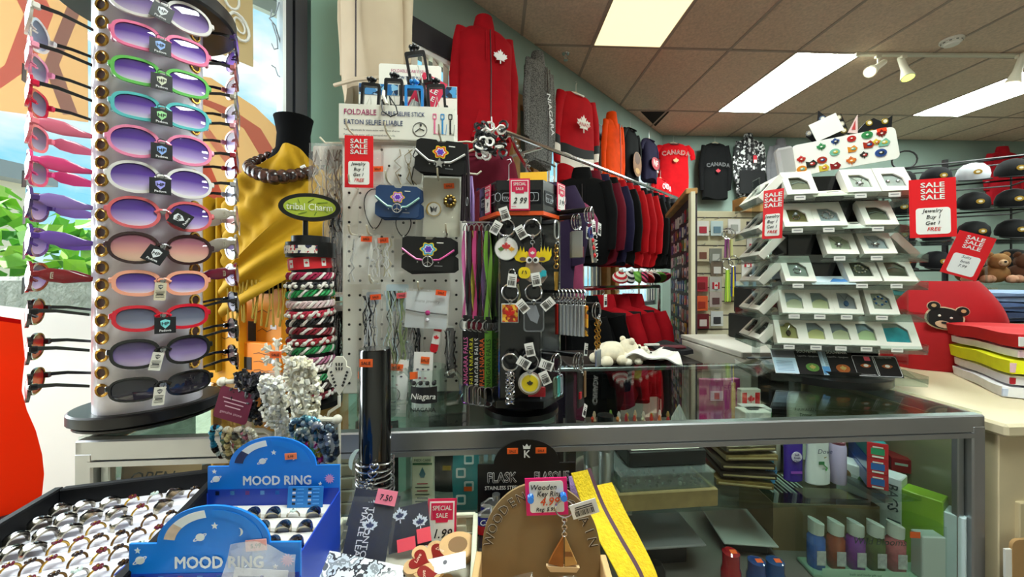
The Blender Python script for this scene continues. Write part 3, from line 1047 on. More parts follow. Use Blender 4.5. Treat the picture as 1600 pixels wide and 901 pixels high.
right = [
	('black', '101012', 'black', 'way', 'thin', 'lowest on the scarf side of the rack', None),
	('black', '101012', 'black', 'way', 'thin', 'second from the bottom on the scarf side of the rack', None),
	('black', '101012', 'grey', 'way', 'thin', 'third from the bottom on the scarf side of the rack', None),
	('burgundy', '6c0f2c', 'dusk', 'oval', 'wide', 'with an emblem on the temple, scarf side of the rack', None),
	('taupe grey', '9b9184', 'dusk', 'oval', 'wide', 'with an emblem, lower of two on the scarf side', None),
	('pale beige', 'b9b0a0', 'brown', 'oval', 'wide', 'with an emblem, upper of two on the scarf side', 'pc'),
	('silver grey', 'a9a9ac', 'grey', 'rect', 'thin', 'in the middle of the scarf side of the rack', None),
	('dark red', 'a01428', 'dusk', 'rect', 'thin', 'on the scarf side of the rack under the rosy pair', None),
	('rosy pink', 'd8909c', 'dusk', 'oval', 'thin', 'on the scarf side of the rack below the greige pair', None),
	('greige', 'a79f90', 'dusk', 'rect', 'thin', 'with a grey paper tag, scarf side of the rack', 'pc'),
	('dusty coral', 'b86a6c', 'dusk', 'rect', 'thin', 'second from the top on the scarf side of the rack', None),
	('violet tinted', '3c2a5c', 'violet', 'oval', 'thin', 'topmost on the scarf side of the rack', None),
]
for k, (cn, fc, ln, shp, tp, where, tk) in enumerate(right):
	M = RM @ tr(CB + 0.066, 0.012, Z0 + 0.018 + k * STEP) @ rot(z=90) @ rot(x=-3)
	glasses(M, fc, ln, '%s sunglasses %s' % (cn, where), shp, tp, 0.052, (tk, 0.03, -20) if tk else None, tcol='1a1a1e' if tp == 'thin' else None, emblem=k in (3, 4, 5))
# ---------------------------------------------------------------- shared little builders
def hit(M, px, py, off=0.0):
	"""where the sight line of a photo point meets the plane y=-off of frame M, as local (x, z)"""
	I = M.inverted()
	o, p = I @ V((0, 0, CH)), I @ P(px, py, 1.0)
	d = p - o
	k = (-off - o.y) / d.y
	q = o + d * k
	return q.x, q.z
def sticker(g, M, w, h, txt='SALE', col='ff6a24'):
	g.box(mat(col, 0.6), M @ V((0, 0, 0)), (w, 0.0008, h), M.to_3x3().to_4x4())
	if txt:
		g.text(INK, txt, h * 0.55, M @ tr(0, -0.0007, -h * 0.2), 0.01)
def hook(par, x, z, y0=0.0, L=0.07, m=None, name='peg_hook'):
	g = G()
	g.tube(m or mat('e6dfc8', 0.4), [(x, y0, z), (x, y0 - L * .75, z - 0.002), (x, y0 - L * .93, z + 0.004), (x, y0 - L, z + 0.016)], 0.0024, 6)
	return g.obj(name, par)
def bar_tag(g, M, w=0.016, h=0.026, col='f4f2ee'):
	"""small white price tag with bar code"""
	R3 = M.to_3x3().to_4x4()
	g.box(mat(col, 0.6), M @ V((0, 0, 0)), (w, 0.0008, h), R3)
	r = random.Random(int(w * 1e5) + int(h * 1e4))
	x = -w * 0.36
	while x < w * 0.36:
		b = r.choice((0.0005, 0.0008, 0.0012))
		g.box(INK, M @ V((x, -0.0006, -h * 0.18)), (b, 0.0004, h * 0.36), R3)
		x += b + r.choice((0.0006, 0.0009))
	for k in range(2):
		g.box(INK, M @ V((0, -0.0006, h * (0.1 + 0.14 * k))), (w * 0.66, 0.0004, 0.001), R3)
def sale_sign(name, label, M, w, h, lines, hand=True, group=None):
	"""red card, SALE three times, white panel with handwriting"""
	t = thing(name, label, 'sale sign', M=M, group=group)
	g = G()
	rd = mat('ec1420', 0.5)
	g.box(rd, (0, 0, -h / 2), (w, 0.0016, h))
	for k in range(3):
		g.text(WHITE, 'SALE', h * 0.115, tr(0, -0.0012, -h * (0.145 + 0.105 * k)), 0.03, sx=1.35)
	g.obj('card', t)
	g = G()
	g.prism(mat('fbf9f4', 0.6), rrect(w * 0.74, h * 0.45, w * 0.08, 4, 0, -h * 0.72), 0.0006, y0=-0.0016)
	for k, (s, c) in enumerate(lines):
		g.text(mat(c, 0.5), s, h * 0.088, tr((-0.02 + 0.02 * (k % 2)) * w, -0.0019, -h * (0.575 + 0.105 * k)), 0.008, 0.25)
	g.obj('handwritten_panel', t)
	return t
def special_tag(name, label, M, w, h, price, group=None, hang=True):
	"""small pink and white SPECIAL SALE price ticket"""
	t = thing(name, label, 'price ticket', M=M, group=group)
	g = G()
	g.box(mat('e01850', 0.5), (0, 0, -h / 2), (w, 0.0014, h))
	g.box(WHITE, (0, -0.0009, -h * .5), (w * .86, 0.0006, h * .9))
	g.prism(mat('e01850', 0.5), [(-w * .38, -h * .08), (w * .38, -h * .08), (w * .38, -h * .42), (w * .22, -h * .42), (w * .2, -h * .47), (-w * .2, -h * .47), (-w * .22, -h * .42), (-w * .38, -h * .42)], 0.0005, y0=-0.0017)
	g.text(WHITE, 'SPECIAL', h * .13, tr(0, -0.0019, -h * .22), 0.015, sx=.86)
	g.text(WHITE, 'SALE', h * .13, tr(0, -0.0019, -h * .37), 0.015, sx=.9)
	g.text(INK, price, h * .26, tr(0, -0.0015, -h * .78), 0.012, 0.3, sx=.9)
	g.box(mat('e0a0b0', .6), (-w * .28, -0.0013, -h * .88), (w * .22, 0.0004, h * .03))
	g.obj('ticket', t)
	return t
FREE = [('Jewelry', '1c1c22'), ('Buy 1', '1c1c22'), ('Get 1', '1c1c22'), ('FREE', 'e01818')]
# ---------------------------------------------------------------- pegboard jewellery stand
PGC = P(630, 640, 0.93)
PM = tr(PGC.x, PGC.y, KT) @ rot(z=5)
PW, PH = 0.285, 0.63
peg = thing('pegboard_stand', 'tall white pegboard jewellery stand on the counter, left of the keyring tower', 'pegboard stand', M=PM)
g = G()
pb = mat('f2f0e8', 0.5, var=0.04, vs=6)
g.box(pb, (0, 0.008, PH / 2 + 0.012), (PW, 0.016, PH - 0.024), bev=0.002)
g.box(pb, (0, PW - 0.008, PH / 2 + 0.012), (PW, 0.016, PH - 0.024))
for s in (-1, 1):
	g.box(pb, (s * (PW / 2 - 0.008), PW / 2, PH / 2 + 0.012), (0.016, PW - 0.034, PH - 0.024))
g.box(pb, (0, PW / 2, PH - 0.006), (PW, PW, 0.012))
hm = mat('20201f', 0.8)
for i in range(11):
	for j in range(17):
		g.cyl(hm, (-PW / 2 + 0.016 + i * 0.0254, -0.0008, 0.05 + j * 0.035), (-PW / 2 + 0.016 + i * 0.0254, 0.004, 0.05 + j * 0.035), 0.0032, n=8)
		g.cyl(hm, (-PW / 2 - 0.0008, 0.016 + i * 0.0254, 0.05 + j * 0.035), (-PW / 2 + 0.003, 0.016 + i * 0.0254, 0.05 + j * 0.035), 0.0032, n=8)
g.obj('board', peg)
g = G()
g.cyl(mat('2a2a2a', .4), (0, PW / 2, 0), (0, PW / 2, 0.012), 0.13, n=32)
g.obj('turntable', peg)
def at_peg(px, py, off=0.03):
	x, z = hit(PM, px, py, off)
	return PM @ tr(x, -off, z)
for px, py in ((556, 214), (612, 218), (690, 222), (613, 290), (688, 285), (560, 368), (586, 368), (700, 366), (590, 440), (660, 450), (560, 295)):
	x, z = hit(PM, px, py, 0.0)
	if abs(x) < PW / 2 - .004:
		hook(peg, x, z)
sale_sign('sale_sign', 'red three line sale sign hanging on the white pegboard stand', at_peg(561, 212, 0.062), 0.062, 0.116, FREE)
def petal_card(px, py, w, h, base, label, col, off=0.05, n=3, tilt=-4, charm='peace', rib='e8e8e8'):
	"""black die-cut jewellery cards with a flower badge and a ribbon bracelet; n cards hang one behind another"""
	for k in range(n):
		t = thing('jewellery_card', label[k], 'jewellery card', M=at_peg(px, py, off - 0.012 * k) @ rot(y=tilt - 2 * k) @ tr(0.004 * k, 0, -0.004 * k), group='black bracelet cards on the pegboard')
		g = G()
		o = [(-w * .5, -h * .08), (-w * .42, 0), (-w * .1, 0), (-w * .06, -h * .07), (w * .06, -h * .07), (w * .1, 0), (w * .42, 0), (w * .5, -h * .08), (w * .5, -h * .42), (w * .44, -h * .5), (w * .5, -h * .58), (w * .5, -h * .92), (w * .42, -h), (-w * .42, -h), (-w * .5, -h * .92), (-w * .5, -h * .58), (-w * .44, -h * .5), (-w * .5, -h * .42)]
		g.prism(mat(base, 0.35), o, 0.001, y0=0)
		for q, (r, c) in enumerate(((1.0, 'f0d020'), (.84, col), (.6, 'f4f0f8'), (.46, '6a38c0'))):
			fl = [(r * w * .145 * (1 + .16 * math.cos(6 * a)) * math.cos(a), -h * .36 + r * w * .125 * (1 + .16 * math.cos(6 * a)) * math.sin(a)) for a in [2 * PI * i / 36 for i in range(36)]]
			g.prism(mat(c, 0.4), fl, 0.0003, y0=-0.0004 - 0.0003 * q)
		g.box(WHITE, (w * .22, -0.0005, -h * .16), (w * .13, 0.0006, h * .03))
		g.box(mat('8f8f94', .5), (w * .2, -0.0005, -h * .84), (w * .16, 0.0006, h * .025))
		for q in range(5):
			if q != 2:
				g.cyl(mat('d8d8d8', .4), ((-.2 + .1 * q) * w, -0.0012, -h * .74), ((-.2 + .1 * q) * w, 0.0002, -h * .74), w * .014, n=8)
		g.obj('card', t)
		if k:
			continue
		g = G()
		rb = mat(rib, 0.4)
		for s in (-1, 1):
			g.tube(rb, [(s * w * .5, -0.003, -h * .36), (s * w * .36, -0.004, -h * .52), (s * w * .22, -0.004, -h * .66), (s * w * .09, -0.004, -h * .68)], 0.0024, 6)
		st = CHROME
		c = (0, -0.006, -h * .72)
		if charm == 'star':
			g.prism(st, [((w * .11 if i % 2 == 0 else w * .052) * math.sin(i * PI / 5), c[2] + (w * .11 if i % 2 == 0 else w * .052) * math.cos(i * PI / 5)) for i in range(10)], 0.003, y0=-0.008)
		else:
			g.ring(st, c, w * .1, 0.0016, None, 18, 6)
			for a in (90, 270, 215, 325):
				g.tube(st, [c, (w * .1 * math.cos(R_(a)), -0.006, c[2] + w * .1 * math.sin(R_(a)))], 0.0012, 5)
		g.obj('bracelet', t)
petal_card(690, 219, 0.112, 0.076, '0c0c10', ['black flower badge card with white ribbon and star charm, on the pegboard', 'black card directly behind the star charm card', 'hindmost black card behind the star charm card'], 'ee5a30', 0.06, 3, 5, 'star')
petal_card(622, 290, 0.098, 0.072, '27436e', ['dark blue flower badge card with mint ribbon and peace charm', 'black card directly behind the dark blue peace card', 'hindmost black card behind the dark blue peace card'], 'c060d8', 0.06, 3, 2, 'peace', 'a8d8d0')
petal_card(670, 370, 0.118, 0.078, '0c0c10', ['black flower badge card with pink ribbon and peace charm', 'black card directly behind the pink ribbon card', 'hindmost black card behind the pink ribbon card'], '40b0d8', 0.06, 3, 2, 'peace', 'f06ab4')
def bag(px0, py0, px1, py1, label, off, card=None, cw=.8, ch=.7, st=None, fill=None, name='jewellery_bag', cat='jewellery bag', grp='clear bags on the pegboard', M=None, w=None, h=None, tilt=0, hole=True, ccol='f2f0ea'):
	"""flat clear sachet with a card and something in it, hung from its top middle"""
	if M is None:
		M = at_peg((px0 + px1) / 2, py0, off)
		a, b = hit(PM, px0, py0, off), hit(PM, px1, py1, off)
		w, h = b[0] - a[0], a[1] - b[1]
	t = thing(name, label, cat, M=M @ rot(y=tilt), group=grp)
	r = random.Random(len(label) + int(w * 1e4))
	ph = r.uniform(0, 6)
	g = G()
	g.grid(FILMB, lambda u, v: ((u - .5) * w, -0.004 * math.sin(PI * u) * math.sin(PI * v) * (1 + .5 * math.sin(7 * u + 5 * v + ph)) - .002, -v * h), 8, 8, 0.0004)
	g.obj('film', t)
	if card:
		g = G()
		g.prism(mat(ccol, .6), card(w * cw, h * ch), 0.0008, y0=0.0)
		g.obj('card', t)
	if fill:
		g = G()
		fill(g, w, h, r)
		g.obj('contents', t)
	if st:
		g = G()
		for sx, sz, c in st:
			sticker(g, tr(sx * w, -0.0085, -sz * h) @ rot(y=r.uniform(-6, 6)), 0.024, 0.0125, 'SALE', c)
		g.obj('price_sticker', t)
	return t
top_card = lambda w, h: [(x, z - h / 2 - .006) for x, z in rrect(w, h, .004, 3)]
oval_card = lambda w, h: [(x, z - h * .56) for x, z in sup(w, h, 2, 20)]
def f_loop(g, w, h, r):
	g.tube(mat('101012', .4), [(w * .3 * math.sin(a) * (1 + .3 * math.cos(a)), -0.004, -h * .5 + h * .4 * math.cos(a)) for a in [2 * PI * i / 24 for i in range(24)]], 0.0012, 5, True)
	g.ball(CHROME, (0, -0.005, -h * .9), 0.003, 8, 5)
def f_coins(g, w, h, r):
	g.cyl(mat('b89a50', .3, .9), (-w * .2, -0.004, -h * .55), (-w * .2, -0.001, -h * .55), w * .2, n=20)
	g.cyl(mat('e4e0d4', .4), (-w * .2, -0.005, -h * .55), (-w * .2, -0.004, -h * .55), w * .16, n=20)
	g.prism(INK, [(-w * .3, -h * .5), (-w * .22, -h * .54), (-w * .2, -h * .5), (-w * .18, -h * .54), (-w * .1, -h * .5), (-w * .14, -h * .6), (-w * .2, -h * .57), (-w * .26, -h * .6)], 0.0006, y0=-0.0058)
	for i in range(9):
		a = 2 * PI * i / 9
		g.ball(mat('8a7038', .3, .9), (w * .22 + w * .12 * math.cos(a), -0.005, -h * .42 + w * .12 * math.sin(a)), w * .06, 7, 5)
	g.ball(mat('2a2018', .4), (w * .22, -0.006, -h * .42), w * .09, 8, 5)
def f_cords(cols, n=10):
	def f(g, w, h, r):
		for i in range(n):
			x = (r.random() - .5) * w * .7
			pts = [(x + (r.random() - .5) * w * .22, -0.003 - .003 * r.random(), -h * (.1 + .85 * k / 6)) for k in range(7)]
			g.tube(mat(r.choice(cols), .4, .3), pts, 0.0013, 5)
		for i in range(n):
			g.ball(mat(r.choice(cols), .2, .6), ((r.random() - .5) * w * .7, -0.004, -h * (.2 + .7 * r.random())), .003, 6, 4)
	return f
bag(596, 228, 662, 294, 'clear bag with a pale card and black cord, topmost on the pegboard', 0.03, top_card, .9, .86, None, f_cords(['9a8a6a', '1a1a1a'], 4))
bag(575, 236, 603, 290, 'narrow clear bag with orange sticker beside the red sale sign', 0.026, top_card, .8, .8, [(0.1, .55, 'ff6a24')], None)
bag(560, 288, 612, 366, 'white card holding a black cord choker under the sale sign', 0.022, lambda w, h: [(x + w * .15, z) for x, z in top_card(w, h)], .86, .96, None, f_loop)
bag(660, 274, 720, 372, 'clear bag with coin shaped earrings under the star charm card', 0.028, top_card, .95, .95, [(.2, .18, 'ff6a24')], f_coins, ccol='d8d4bc')
bag(612, 332, 650, 374, 'dark cord necklaces hanging below the blue peace card', 0.03, None, 0, 0, None, f_loop)
bag(542, 366, 594, 444, 'clear bag with an oval white earring card and orange sticker', 0.045, oval_card, .56, .6, [(.12, .1, 'ff5a1e')], f_cords(['d8d8d8', 'b8b8b8'], 3))
bag(576, 366, 616, 436, 'clear bag of pale crystals beside the oval earring card', 0.033, None, .5, .5, [(.1, .14, 'ff5a1e')], f_cords(['e8e4d8', 'c8c0a0', 'f4f4f4'], 9))
bag(566, 452, 598, 548, 'slim clear bag of dark cords, low on the pegboard', 0.03, top_card, .6, .2, [(.2, .12, 'ff5a1e')], f_cords(['20222a', '9098a4', 'd8dce4'], 12), ccol='bcd0e4')
bag(596, 440, 646, 580, 'long clear bag of blue and green tinted chains, low on the pegboard', 0.04, top_card, .7, .3, [(.16, .15, 'f0606a')], f_cords(['c4d8e0', '98a878', '2a2c2a', 'e4e8e0'], 16), ccol='c4e0f0')
def f_mana(g, w, h, r):
	g.text(mat('9a9aa0', .5), 'mana jewelry', h * .12, tr(0, -0.0006, -h * .34), 0.0, .2)
	g.tube(mat('18181a', .4), [(-w * .46, -0.002, -h * .55), (-w * .1, -0.003, -h * .6), (w * .1, -0.003, -h * .6), (w * .46, -0.002, -h * .62)], 0.0016, 5)
	g.ball(mat('b8387a', .25), (w * .03, -0.004, -h * .6), .006, 8, 5)
	g.ball(mat('e8e4f0', .3), (w * .03, -0.004, -h * .78), .005, 8, 5)
bag(634, 452, 704, 512, 'white jewellery card with a pink heart on black cord, in clear bag', 0.05, top_card, .94, .94, [(.3, .06, 'ff5a1e')], f_mana, tilt=4, ccol='e8eef4')
bag(626, 500, 662, 600, 'dark clear bag of black cords behind the glass mugs', 0.02, None, 0, 0, None, f_cords(['101012', '202024', '6a6a70'], 14))
bag(690, 508, 716, 590, 'slim black necklace tube hanging by the lanyards', 0.02, top_card, .5, .95, None, f_cords(['101012', 'c8c8c8'], 5), ccol='141416')
def flagkey(M):
	t = thing('flag_bottle_opener', 'flat red and white maple leaf bottle opener leaning on the pegboard', 'bottle opener', M=M)
	g = G()
	g.prism(mat('d81828', .4), rrect(.018, .062, .008, 4, 0, 0), .002)
	g.box(WHITE, (0, -.0005, .004), (.018, .001, .03))
	leaf = maple(.007)
	g.prism(mat('d81828', .4), [(x, z + .004) for x, z in leaf], .0006, y0=-.0014)
	g.obj('handle', t)
def maple(s):
	h = [(0, 1), (.16, .66), (.34, .76), (.28, .32), (.52, .56), (.6, .4), (.9, .44), (.8, .18), (.94, .06), (.5, -.26), (.56, -.44), (.06, -.36), (.06, -.8)]
	return [(x * s, z * s) for x, z in h] + [(-x * s, z * s) for x, z in h[::-1] if x > 0]
flagkey(at_peg(681, 530, 0.045) @ rot(y=12))
# selfie stick box on top of the stand
BX = PM @ tr(-0.012, -0.012, PH)
sb = thing('selfie_stick_box', 'open white counter box of folding selfie sticks on the pegboard stand', 'display box', M=BX)
BW, BD, BH = 0.268, 0.15, 0.083
g = G()
bw = mat('ece9de', 0.55)
g.box(bw, (0, 0.001, BH / 2), (BW, 0.002, BH))
for s in (-1, 1):
	g.loft(bw, [[V((s * BW / 2 + d, 0.002, 0)), V((s * BW / 2 + d, BD, 0)), V((s * BW / 2 + d, BD, BH * 1.55)), V((s * BW / 2 + d, 0.002, BH))] for d in (-0.001, 0.001)])
g.box(bw, (0, BD / 2, 0.0015), (BW, BD, 0.003))
g.box(bw, (0, BD, BH * 1.25), (BW, 0.002, BH * 2.5))
g.obj('box_body', sb)
g = G()
g.text(mat('b03070', .5), 'FOLDABLE', 0.0185, tr(-BW * .46, -0.0006, BH * .70), 0.006, 0, 'LEFT', .86)
g.text(mat('3a4a7c', .5), 'CABLE SELFIE STICK', 0.0145, tr(-BW * .14, -0.0006, BH * .70), 0.006, 0, 'LEFT', .8)
g.text(mat('2e4a78', .5), 'BATON SELFIE PLIABLE', 0.0165, tr(-BW * .46, -0.0006, BH * .42), 0.008, 0, 'LEFT', .82)
g.text(INK, 'Take selfportraits far more easier with a stick of arms.', 0.0062, tr(-BW * .46, -0.0006, BH * .24), 0.004, 0, 'LEFT', .95)
g.text(INK, 'Portrait made easier with a monopod more facile.', 0.0062, tr(-BW * .46, -0.0006, BH * .1), 0.004, 0, 'LEFT', .95)
g.ring(mat('3a3a3e', .5), (BW * .2, -0.0006, BH * .33), 0.0165, 0.0008, None, 20, 4)
g.tube(mat('3a3a3e', .5), [(BW * .2 - .011, -.0008, BH * .26), (BW * .2, -.0008, BH * .36), (BW * .2 + .01, -.0008, BH * .3)], .0012, 4)
g.ball(mat('3a3a3e', .5), (BW * .2 + .002, -.0006, BH * .46), .003, 6, 4)
for k, c in enumerate(('e8709a', '2a8fd0', '1c1c20')):
	x = BW * (.33 + .07 * k)
	g.box(mat(c, .5), (x, -.0008, BH * .42), (.004, .0008, .034))
	g.frame(mat(c, .5), rrect(.0095, .014, .002, 2, x, BH * .72), rrect(.0055, .009, .001, 2, x, BH * .72), .0008, None, -.001)
	g.tube(mat(c, .5), [(x + .002, -.0008, BH * .24), (x + .008, -.0008, BH * .2), (x + .01, -.0008, BH * .5)], .0006, 4)
g.obj('front_lettering', sb)
g = G()
bk = BD - 0.0016
ph = [speckle(('2f5a8c', 'a8c4dc', '16243a', '4a8ac0'), 90, .4), speckle(('1f6aa8', '8ac0e0', '0e2a4a'), 70, .4), mat('2a2e34', .4), mat('78c0e8', .4), speckle(('123a6a', '4a9ad0', '0a1a30'), 60, .4)]
for k in range(5):
	g.box(ph[k], (-BW / 2 + BW * (.1 + .2 * k), bk, BH * 2.3), (BW * .19, .001, BH * .36))
g.obj('photo_strip', sb)
g = G()
g.prism(bw, [(x + .005, z + BH * 2.78) for x, z in rrect(.17, .065, .006, 3)], .002, y0=BD - .001)
g.text(mat('b03070', .5), 'FOLDABLE CABLE SELFIE', .012, tr(.005, BD - .0016, BH * 2.9), .004, 0, 'CENTER', .8)
g.text(mat('2e4a78', .5), 'BATON SELFIE PLIABLE', .012, tr(.005, BD - .0016, BH * 2.68), .006, 0, 'CENTER', .8)
g.obj('header_card', sb)
def selfie(x, y, z, col, label, tilt=0, lean=0, sc=1.0, grp='selfie sticks in the white box', par=None):
	M = BX @ tr(x, y, z) @ rot(y=tilt) @ rot(x=lean) @ Matrix.Diagonal((sc, sc, sc, 1))
	t = thing('selfie_stick', label, 'selfie stick', M=M, group=grp)
	m = mat(col, .35)
	g = G()
	g.cyl(m, (0, 0, -.06), (0, 0, .02), .011, .011, 14)
	g.obj('handle', t)
	g = G()
	g.frame(m, rrect(.046, .074, .005, 3, 0, .058), rrect(.034, .058, .003, 3, 0, .058), .011, None, -.0055)
	for s in (-1, 1):
		g.box(m, (s * .024, -.002, .03), (.008, .018, .018), bev=.002)
	g.obj('phone_clamp', t)
	g = G()
	g.cyl(m, (0, 0, .093), (0, 0, .104), .006, n=10)
	for a in range(5):
		g.ball(m, (.008 * math.cos(a * 1.256), .008 * math.sin(a * 1.256), .105), .005, 8, 5)
	g.obj('clamp_knob', t)
	g = G()
	g.tube(mat('d8d4c8', .5), [(-.004, -.004, .0), (-.008, -.012, .03), (.002, -.01, .06), (.006, -.006, .03), (.004, -.004, .0)], .0018, 6)
	g.obj('cable', t)
	return t
selfie(-.078, .05, .062, '17181b', 'black selfie stick standing at the near corner of the white box', 3)
selfie(-.022, .055, .078, '17181b', 'black selfie stick beside the blue one, with a hanging wrist loop', 2)
selfie(.033, .045, .058, '2a8ad8', 'bright blue selfie stick in the white box')
selfie(.048, .075, .148, '17181b', 'black selfie stick sticking up highest, over the pink sale card', -10, 0, 1.15)
selfie(.092, .05, .066, '17181b', 'black selfie stick with red tip at the window end of the box', -4)
g = G()
g.tube(mat('141416', .5), [BX @ V(p) for p in ((-.03, .03, .09), (-.034, -.01, .088), (-.03, -.014, .062), (-.012, -.014, .05), (.004, -.014, .058), (.0, -.012, .075), (-.016, -.008, .1), (-.022, .035, .1))], .0016, 6)
g.tube(mat('e8e4da', .5), [BX @ V(p) for p in ((-.036, .02, .125), (-.03, -.008, .1), (-.022, -.012, .08))], .004, 7)
tag(g.obj('wrist_strap'), 'thin black wrist strap looping over the front of the selfie stick box', 'strap')
sgn = thing('sale_card', 'pink red price card leaning among the selfie sticks', 'price card', M=BX @ tr(.04, .105, .125) @ rot(y=26))
g = G()
g.box(mat('e02850', .5), (0, 0, .025), (.07, .0015, .13))
g.box(WHITE, (0, -.001, -.012), (.06, .0008, .045))
for k in range(3):
	g.text(WHITE, 'SALE', .018, tr(0, -.0012, .07 - .02 * k), .02, 0, 'CENTER', 1.2)
g.text(INK, '> 99', .024, tr(0, -.0018, -.02), .01, .2)
g.obj('card', sgn)
# ---------------------------------------------------------------- clear packets hanging off the window side of the pegboard
PML = PM @ tr(-PW / 2, 0, 0) @ rot(z=-90)        # frame of the stand's window-side face
for k, (py, pc) in enumerate(((228, 4), (306, 8), (470, 3))):
	zz = 1.3 - KT + (435 - py) / 600 * 1.0
	for q in range(2):
		pass
	pk = [hook(peg, 0, 0)] if False else []
	y = 0.06 + .07 * (k % 2)
	g = G()
	g.tube(mat('e6dfc8', .4), [(-PW / 2, y, zz), (-PW / 2 - .062, y, zz - .002), (-PW / 2 - .075, y, zz + .012)], .0024, 6)
	g.obj('peg_hook', peg)
	for i in range(pc):
		r = random.Random(40 + 10 * k + i)
		w, h = (.085, .16) if k == 0 else (.075, .26) if k == 1 else (.06, .2)
		M = PM @ tr(-PW / 2 - .012 - .046 * i / max(1, pc - 1), y, zz - .004) @ rot(z=8 + r.uniform(-10, 10)) @ rot(y=r.uniform(-3, 3))
		where = ('upper', 'middle', 'lowest')[k]
		lb = '%s from the stand, %s side hook' % (ORD[i], where)
		cols = [['c8b8b0', '8a7468', 'e8e0d8'], ['141416', '26262a', '8a8a90', 'd8d0c8'], ['141416', '1e1e22', '4a4a50']][k]
		bag(0, 0, 0, 0, 'clear packet of %s, %s' % (('feathery pendants', 'dark cord necklaces', 'black cords')[k], lb), 0, top_card, .8, .18 if k else .3, None, f_cords(cols, 8 if k == 0 else 14), M=M, w=w, h=h, ccol='e9dcd0' if k == 0 else ('e0834a' if i % 3 == 2 else 'ece8e4'), grp='packets on the side hooks of the pegboard')
# ---------------------------------------------------------------- scarf bust on the window shelf
WS = P(415, 600, 1.53)
sh = thing('window_shelf', 'wooden shelf cabinet behind the counter under the scarf bust', 'shelf', (WS.x, WS.y, 0), R_(-30))
wdm = mat('c98f4a', .5, var=.18, vs=8)
g = G()
for z in (0.30, 0.90):
	g.box(wdm, (0, .05, z - .012), (.56, .26, .024), bev=.003)
g.obj('shelf_board', sh)
for s in (-1, 1):
	g = G(); g.box(wdm, (s * .265, .05, .433), (.022, .25, .866), bev=.003); g.obj('side_panel', sh)
SM = sh.matrix_basis
SM = tr(WS.x, WS.y, 0) @ rot(z=-30)
def S_(px, py, d):
	return P(px, py, d)
t = thing('riser_box', 'black riser box carrying the scarf bust', 'box', M=tr(P(448, 480, 1.5).x, 1.5, .9001) @ rot(z=-28))
g = G(); g.box(mat('17171a', .5), (0, .05, .17), (.33, .13, .34), bev=.004); g.obj('carton', t)
g = G(); g.box(mat('2a2a2e', .4), (0, .05, .343), (.332, .132, .005)); g.obj('lid', t)
BU = P(459, 430, 1.46)
bust = thing('display_bust', 'black velvet neck bust wrapped in a mustard scarf', 'display bust', M=tr(BU.x, BU.y, 1.2456) @ rot(z=14))
g = G()
vel = mat('070708', .95, spec=.1)
def bring(w, d, z, y=0):
	return [V((w * math.cos(2 * PI * i / 24), y + d * math.sin(2 * PI * i / 24), z)) for i in range(24)]
g.loft(vel, [bring(.12, .07, 0), bring(.155, .085, .1), bring(.165, .09, .22), bring(.16, .085, .34), bring(.135, .075, .44), bring(.085, .062, .50), bring(.060, .056, .545), bring(.056, .054, .60), bring(.064, .060, .645), bring(.068, .064, .662)])
g.obj('torso', bust)
# mustard scarf, wrapped over the shoulders and crossing in front
must = mat('ac8414', .8, var=.10, vs=10, spec=.2)
sc = thing('scarf', 'mustard yellow fringed scarf wrapped around the black bust', 'scarf', M=bust.matrix_basis.copy() if False else tr(BU.x, BU.y, 1.2456) @ rot(z=14))
g = G()
def wrap(u, v):
	a = PI * (1.0 + 1.0 * u) + .0
	top = .545 - .15 * abs(math.cos(a)) ** 1.4 - .05 * math.exp(-((u - .38) / .12) ** 2)
	bot = .02 + .03 * math.sin(5 * u)
	z = top + (bot - top) * v
	q = min(1, (1 - v) * 2.2)
	w = .205 - .085 * max(0, (z - .40) / .16) + .012 * math.sin(3 * v)
	f = .011 * math.sin((u * 1.6 + v * 1.1) * 15) + .005 * math.sin((u * 2.2 - v) * 29 + 1)
	return ((w + f) * math.cos(a), (.118 + f) * math.sin(a) - .018 * math.sin(PI * v), z)
g.grid(must, wrap, 56, 40, .004)
def sash(u, v):
	x = .205 - .41 * u
	zt = .50 - .44 * u ** .85
	z = zt - v * (.30 - .16 * u)
	y = -.128 - .030 * math.sin(PI * u) - .016 * math.sin(13 * v + 3 * u) + .05 * abs(x / .21) ** 3
	return (x, y, z)
g.grid(must, sash, 40, 30, .004)
g.obj('cloth', sc)
g = G()
rr = random.Random(5)
for i in range(26):
	x = -.17 + .0135 * i
	y = -.10 - .05 * math.cos(x / .17 * 1.2)
	L = rr.uniform(.09, .13)
	g.tube(mat('9a7c22', .8), [(x, y, .05), (x + rr.uniform(-.008, .008), y - .008, .02 - L * .4), (x + rr.uniform(-.012, .012), y - .01, .02 - L)], [.003, .0022, .004], 5)
g.obj('fringe', sc)
g = G()
def drop(u, v):
	x = -.285 + .075 * u
	return (x, -.02 - .02 * math.sin(u * 12) , .36 - .62 * v - .02 * math.sin(3 * u))
g.grid(must, drop, 18, 16, .004)
g.obj('hanging_end', sc)
# bead necklace
nk = thing('bead_necklace', 'chunky brown wooden bead necklace on the scarf bust', 'necklace', M=tr(BU.x, BU.y, 1.2456) @ rot(z=14))
g = G()
bm2 = speckle(('2a1812', '3a241c', '1e100c', '4a2e24'), 60, .25)
for i in range(23):
	a = PI * (-.28 + 1.56 * i / 22) + PI / 2 * 2
	s = abs(i - 11) / 11
	c = (.118 * math.cos(a) * (1 - .1 * s) - .012, -.045 + .125 * math.sin(a), .545 - .15 * (1 - s ** 1.5))
	r = .026 - .013 * s
	g.ball(bm2, c, r, 10, 7)
g.obj('beads', nk)
g = G()
bar_tag(g, tr(.07, -.135, .44) @ rot(y=-30), .018, .024)
g.obj('price_tag', nk)
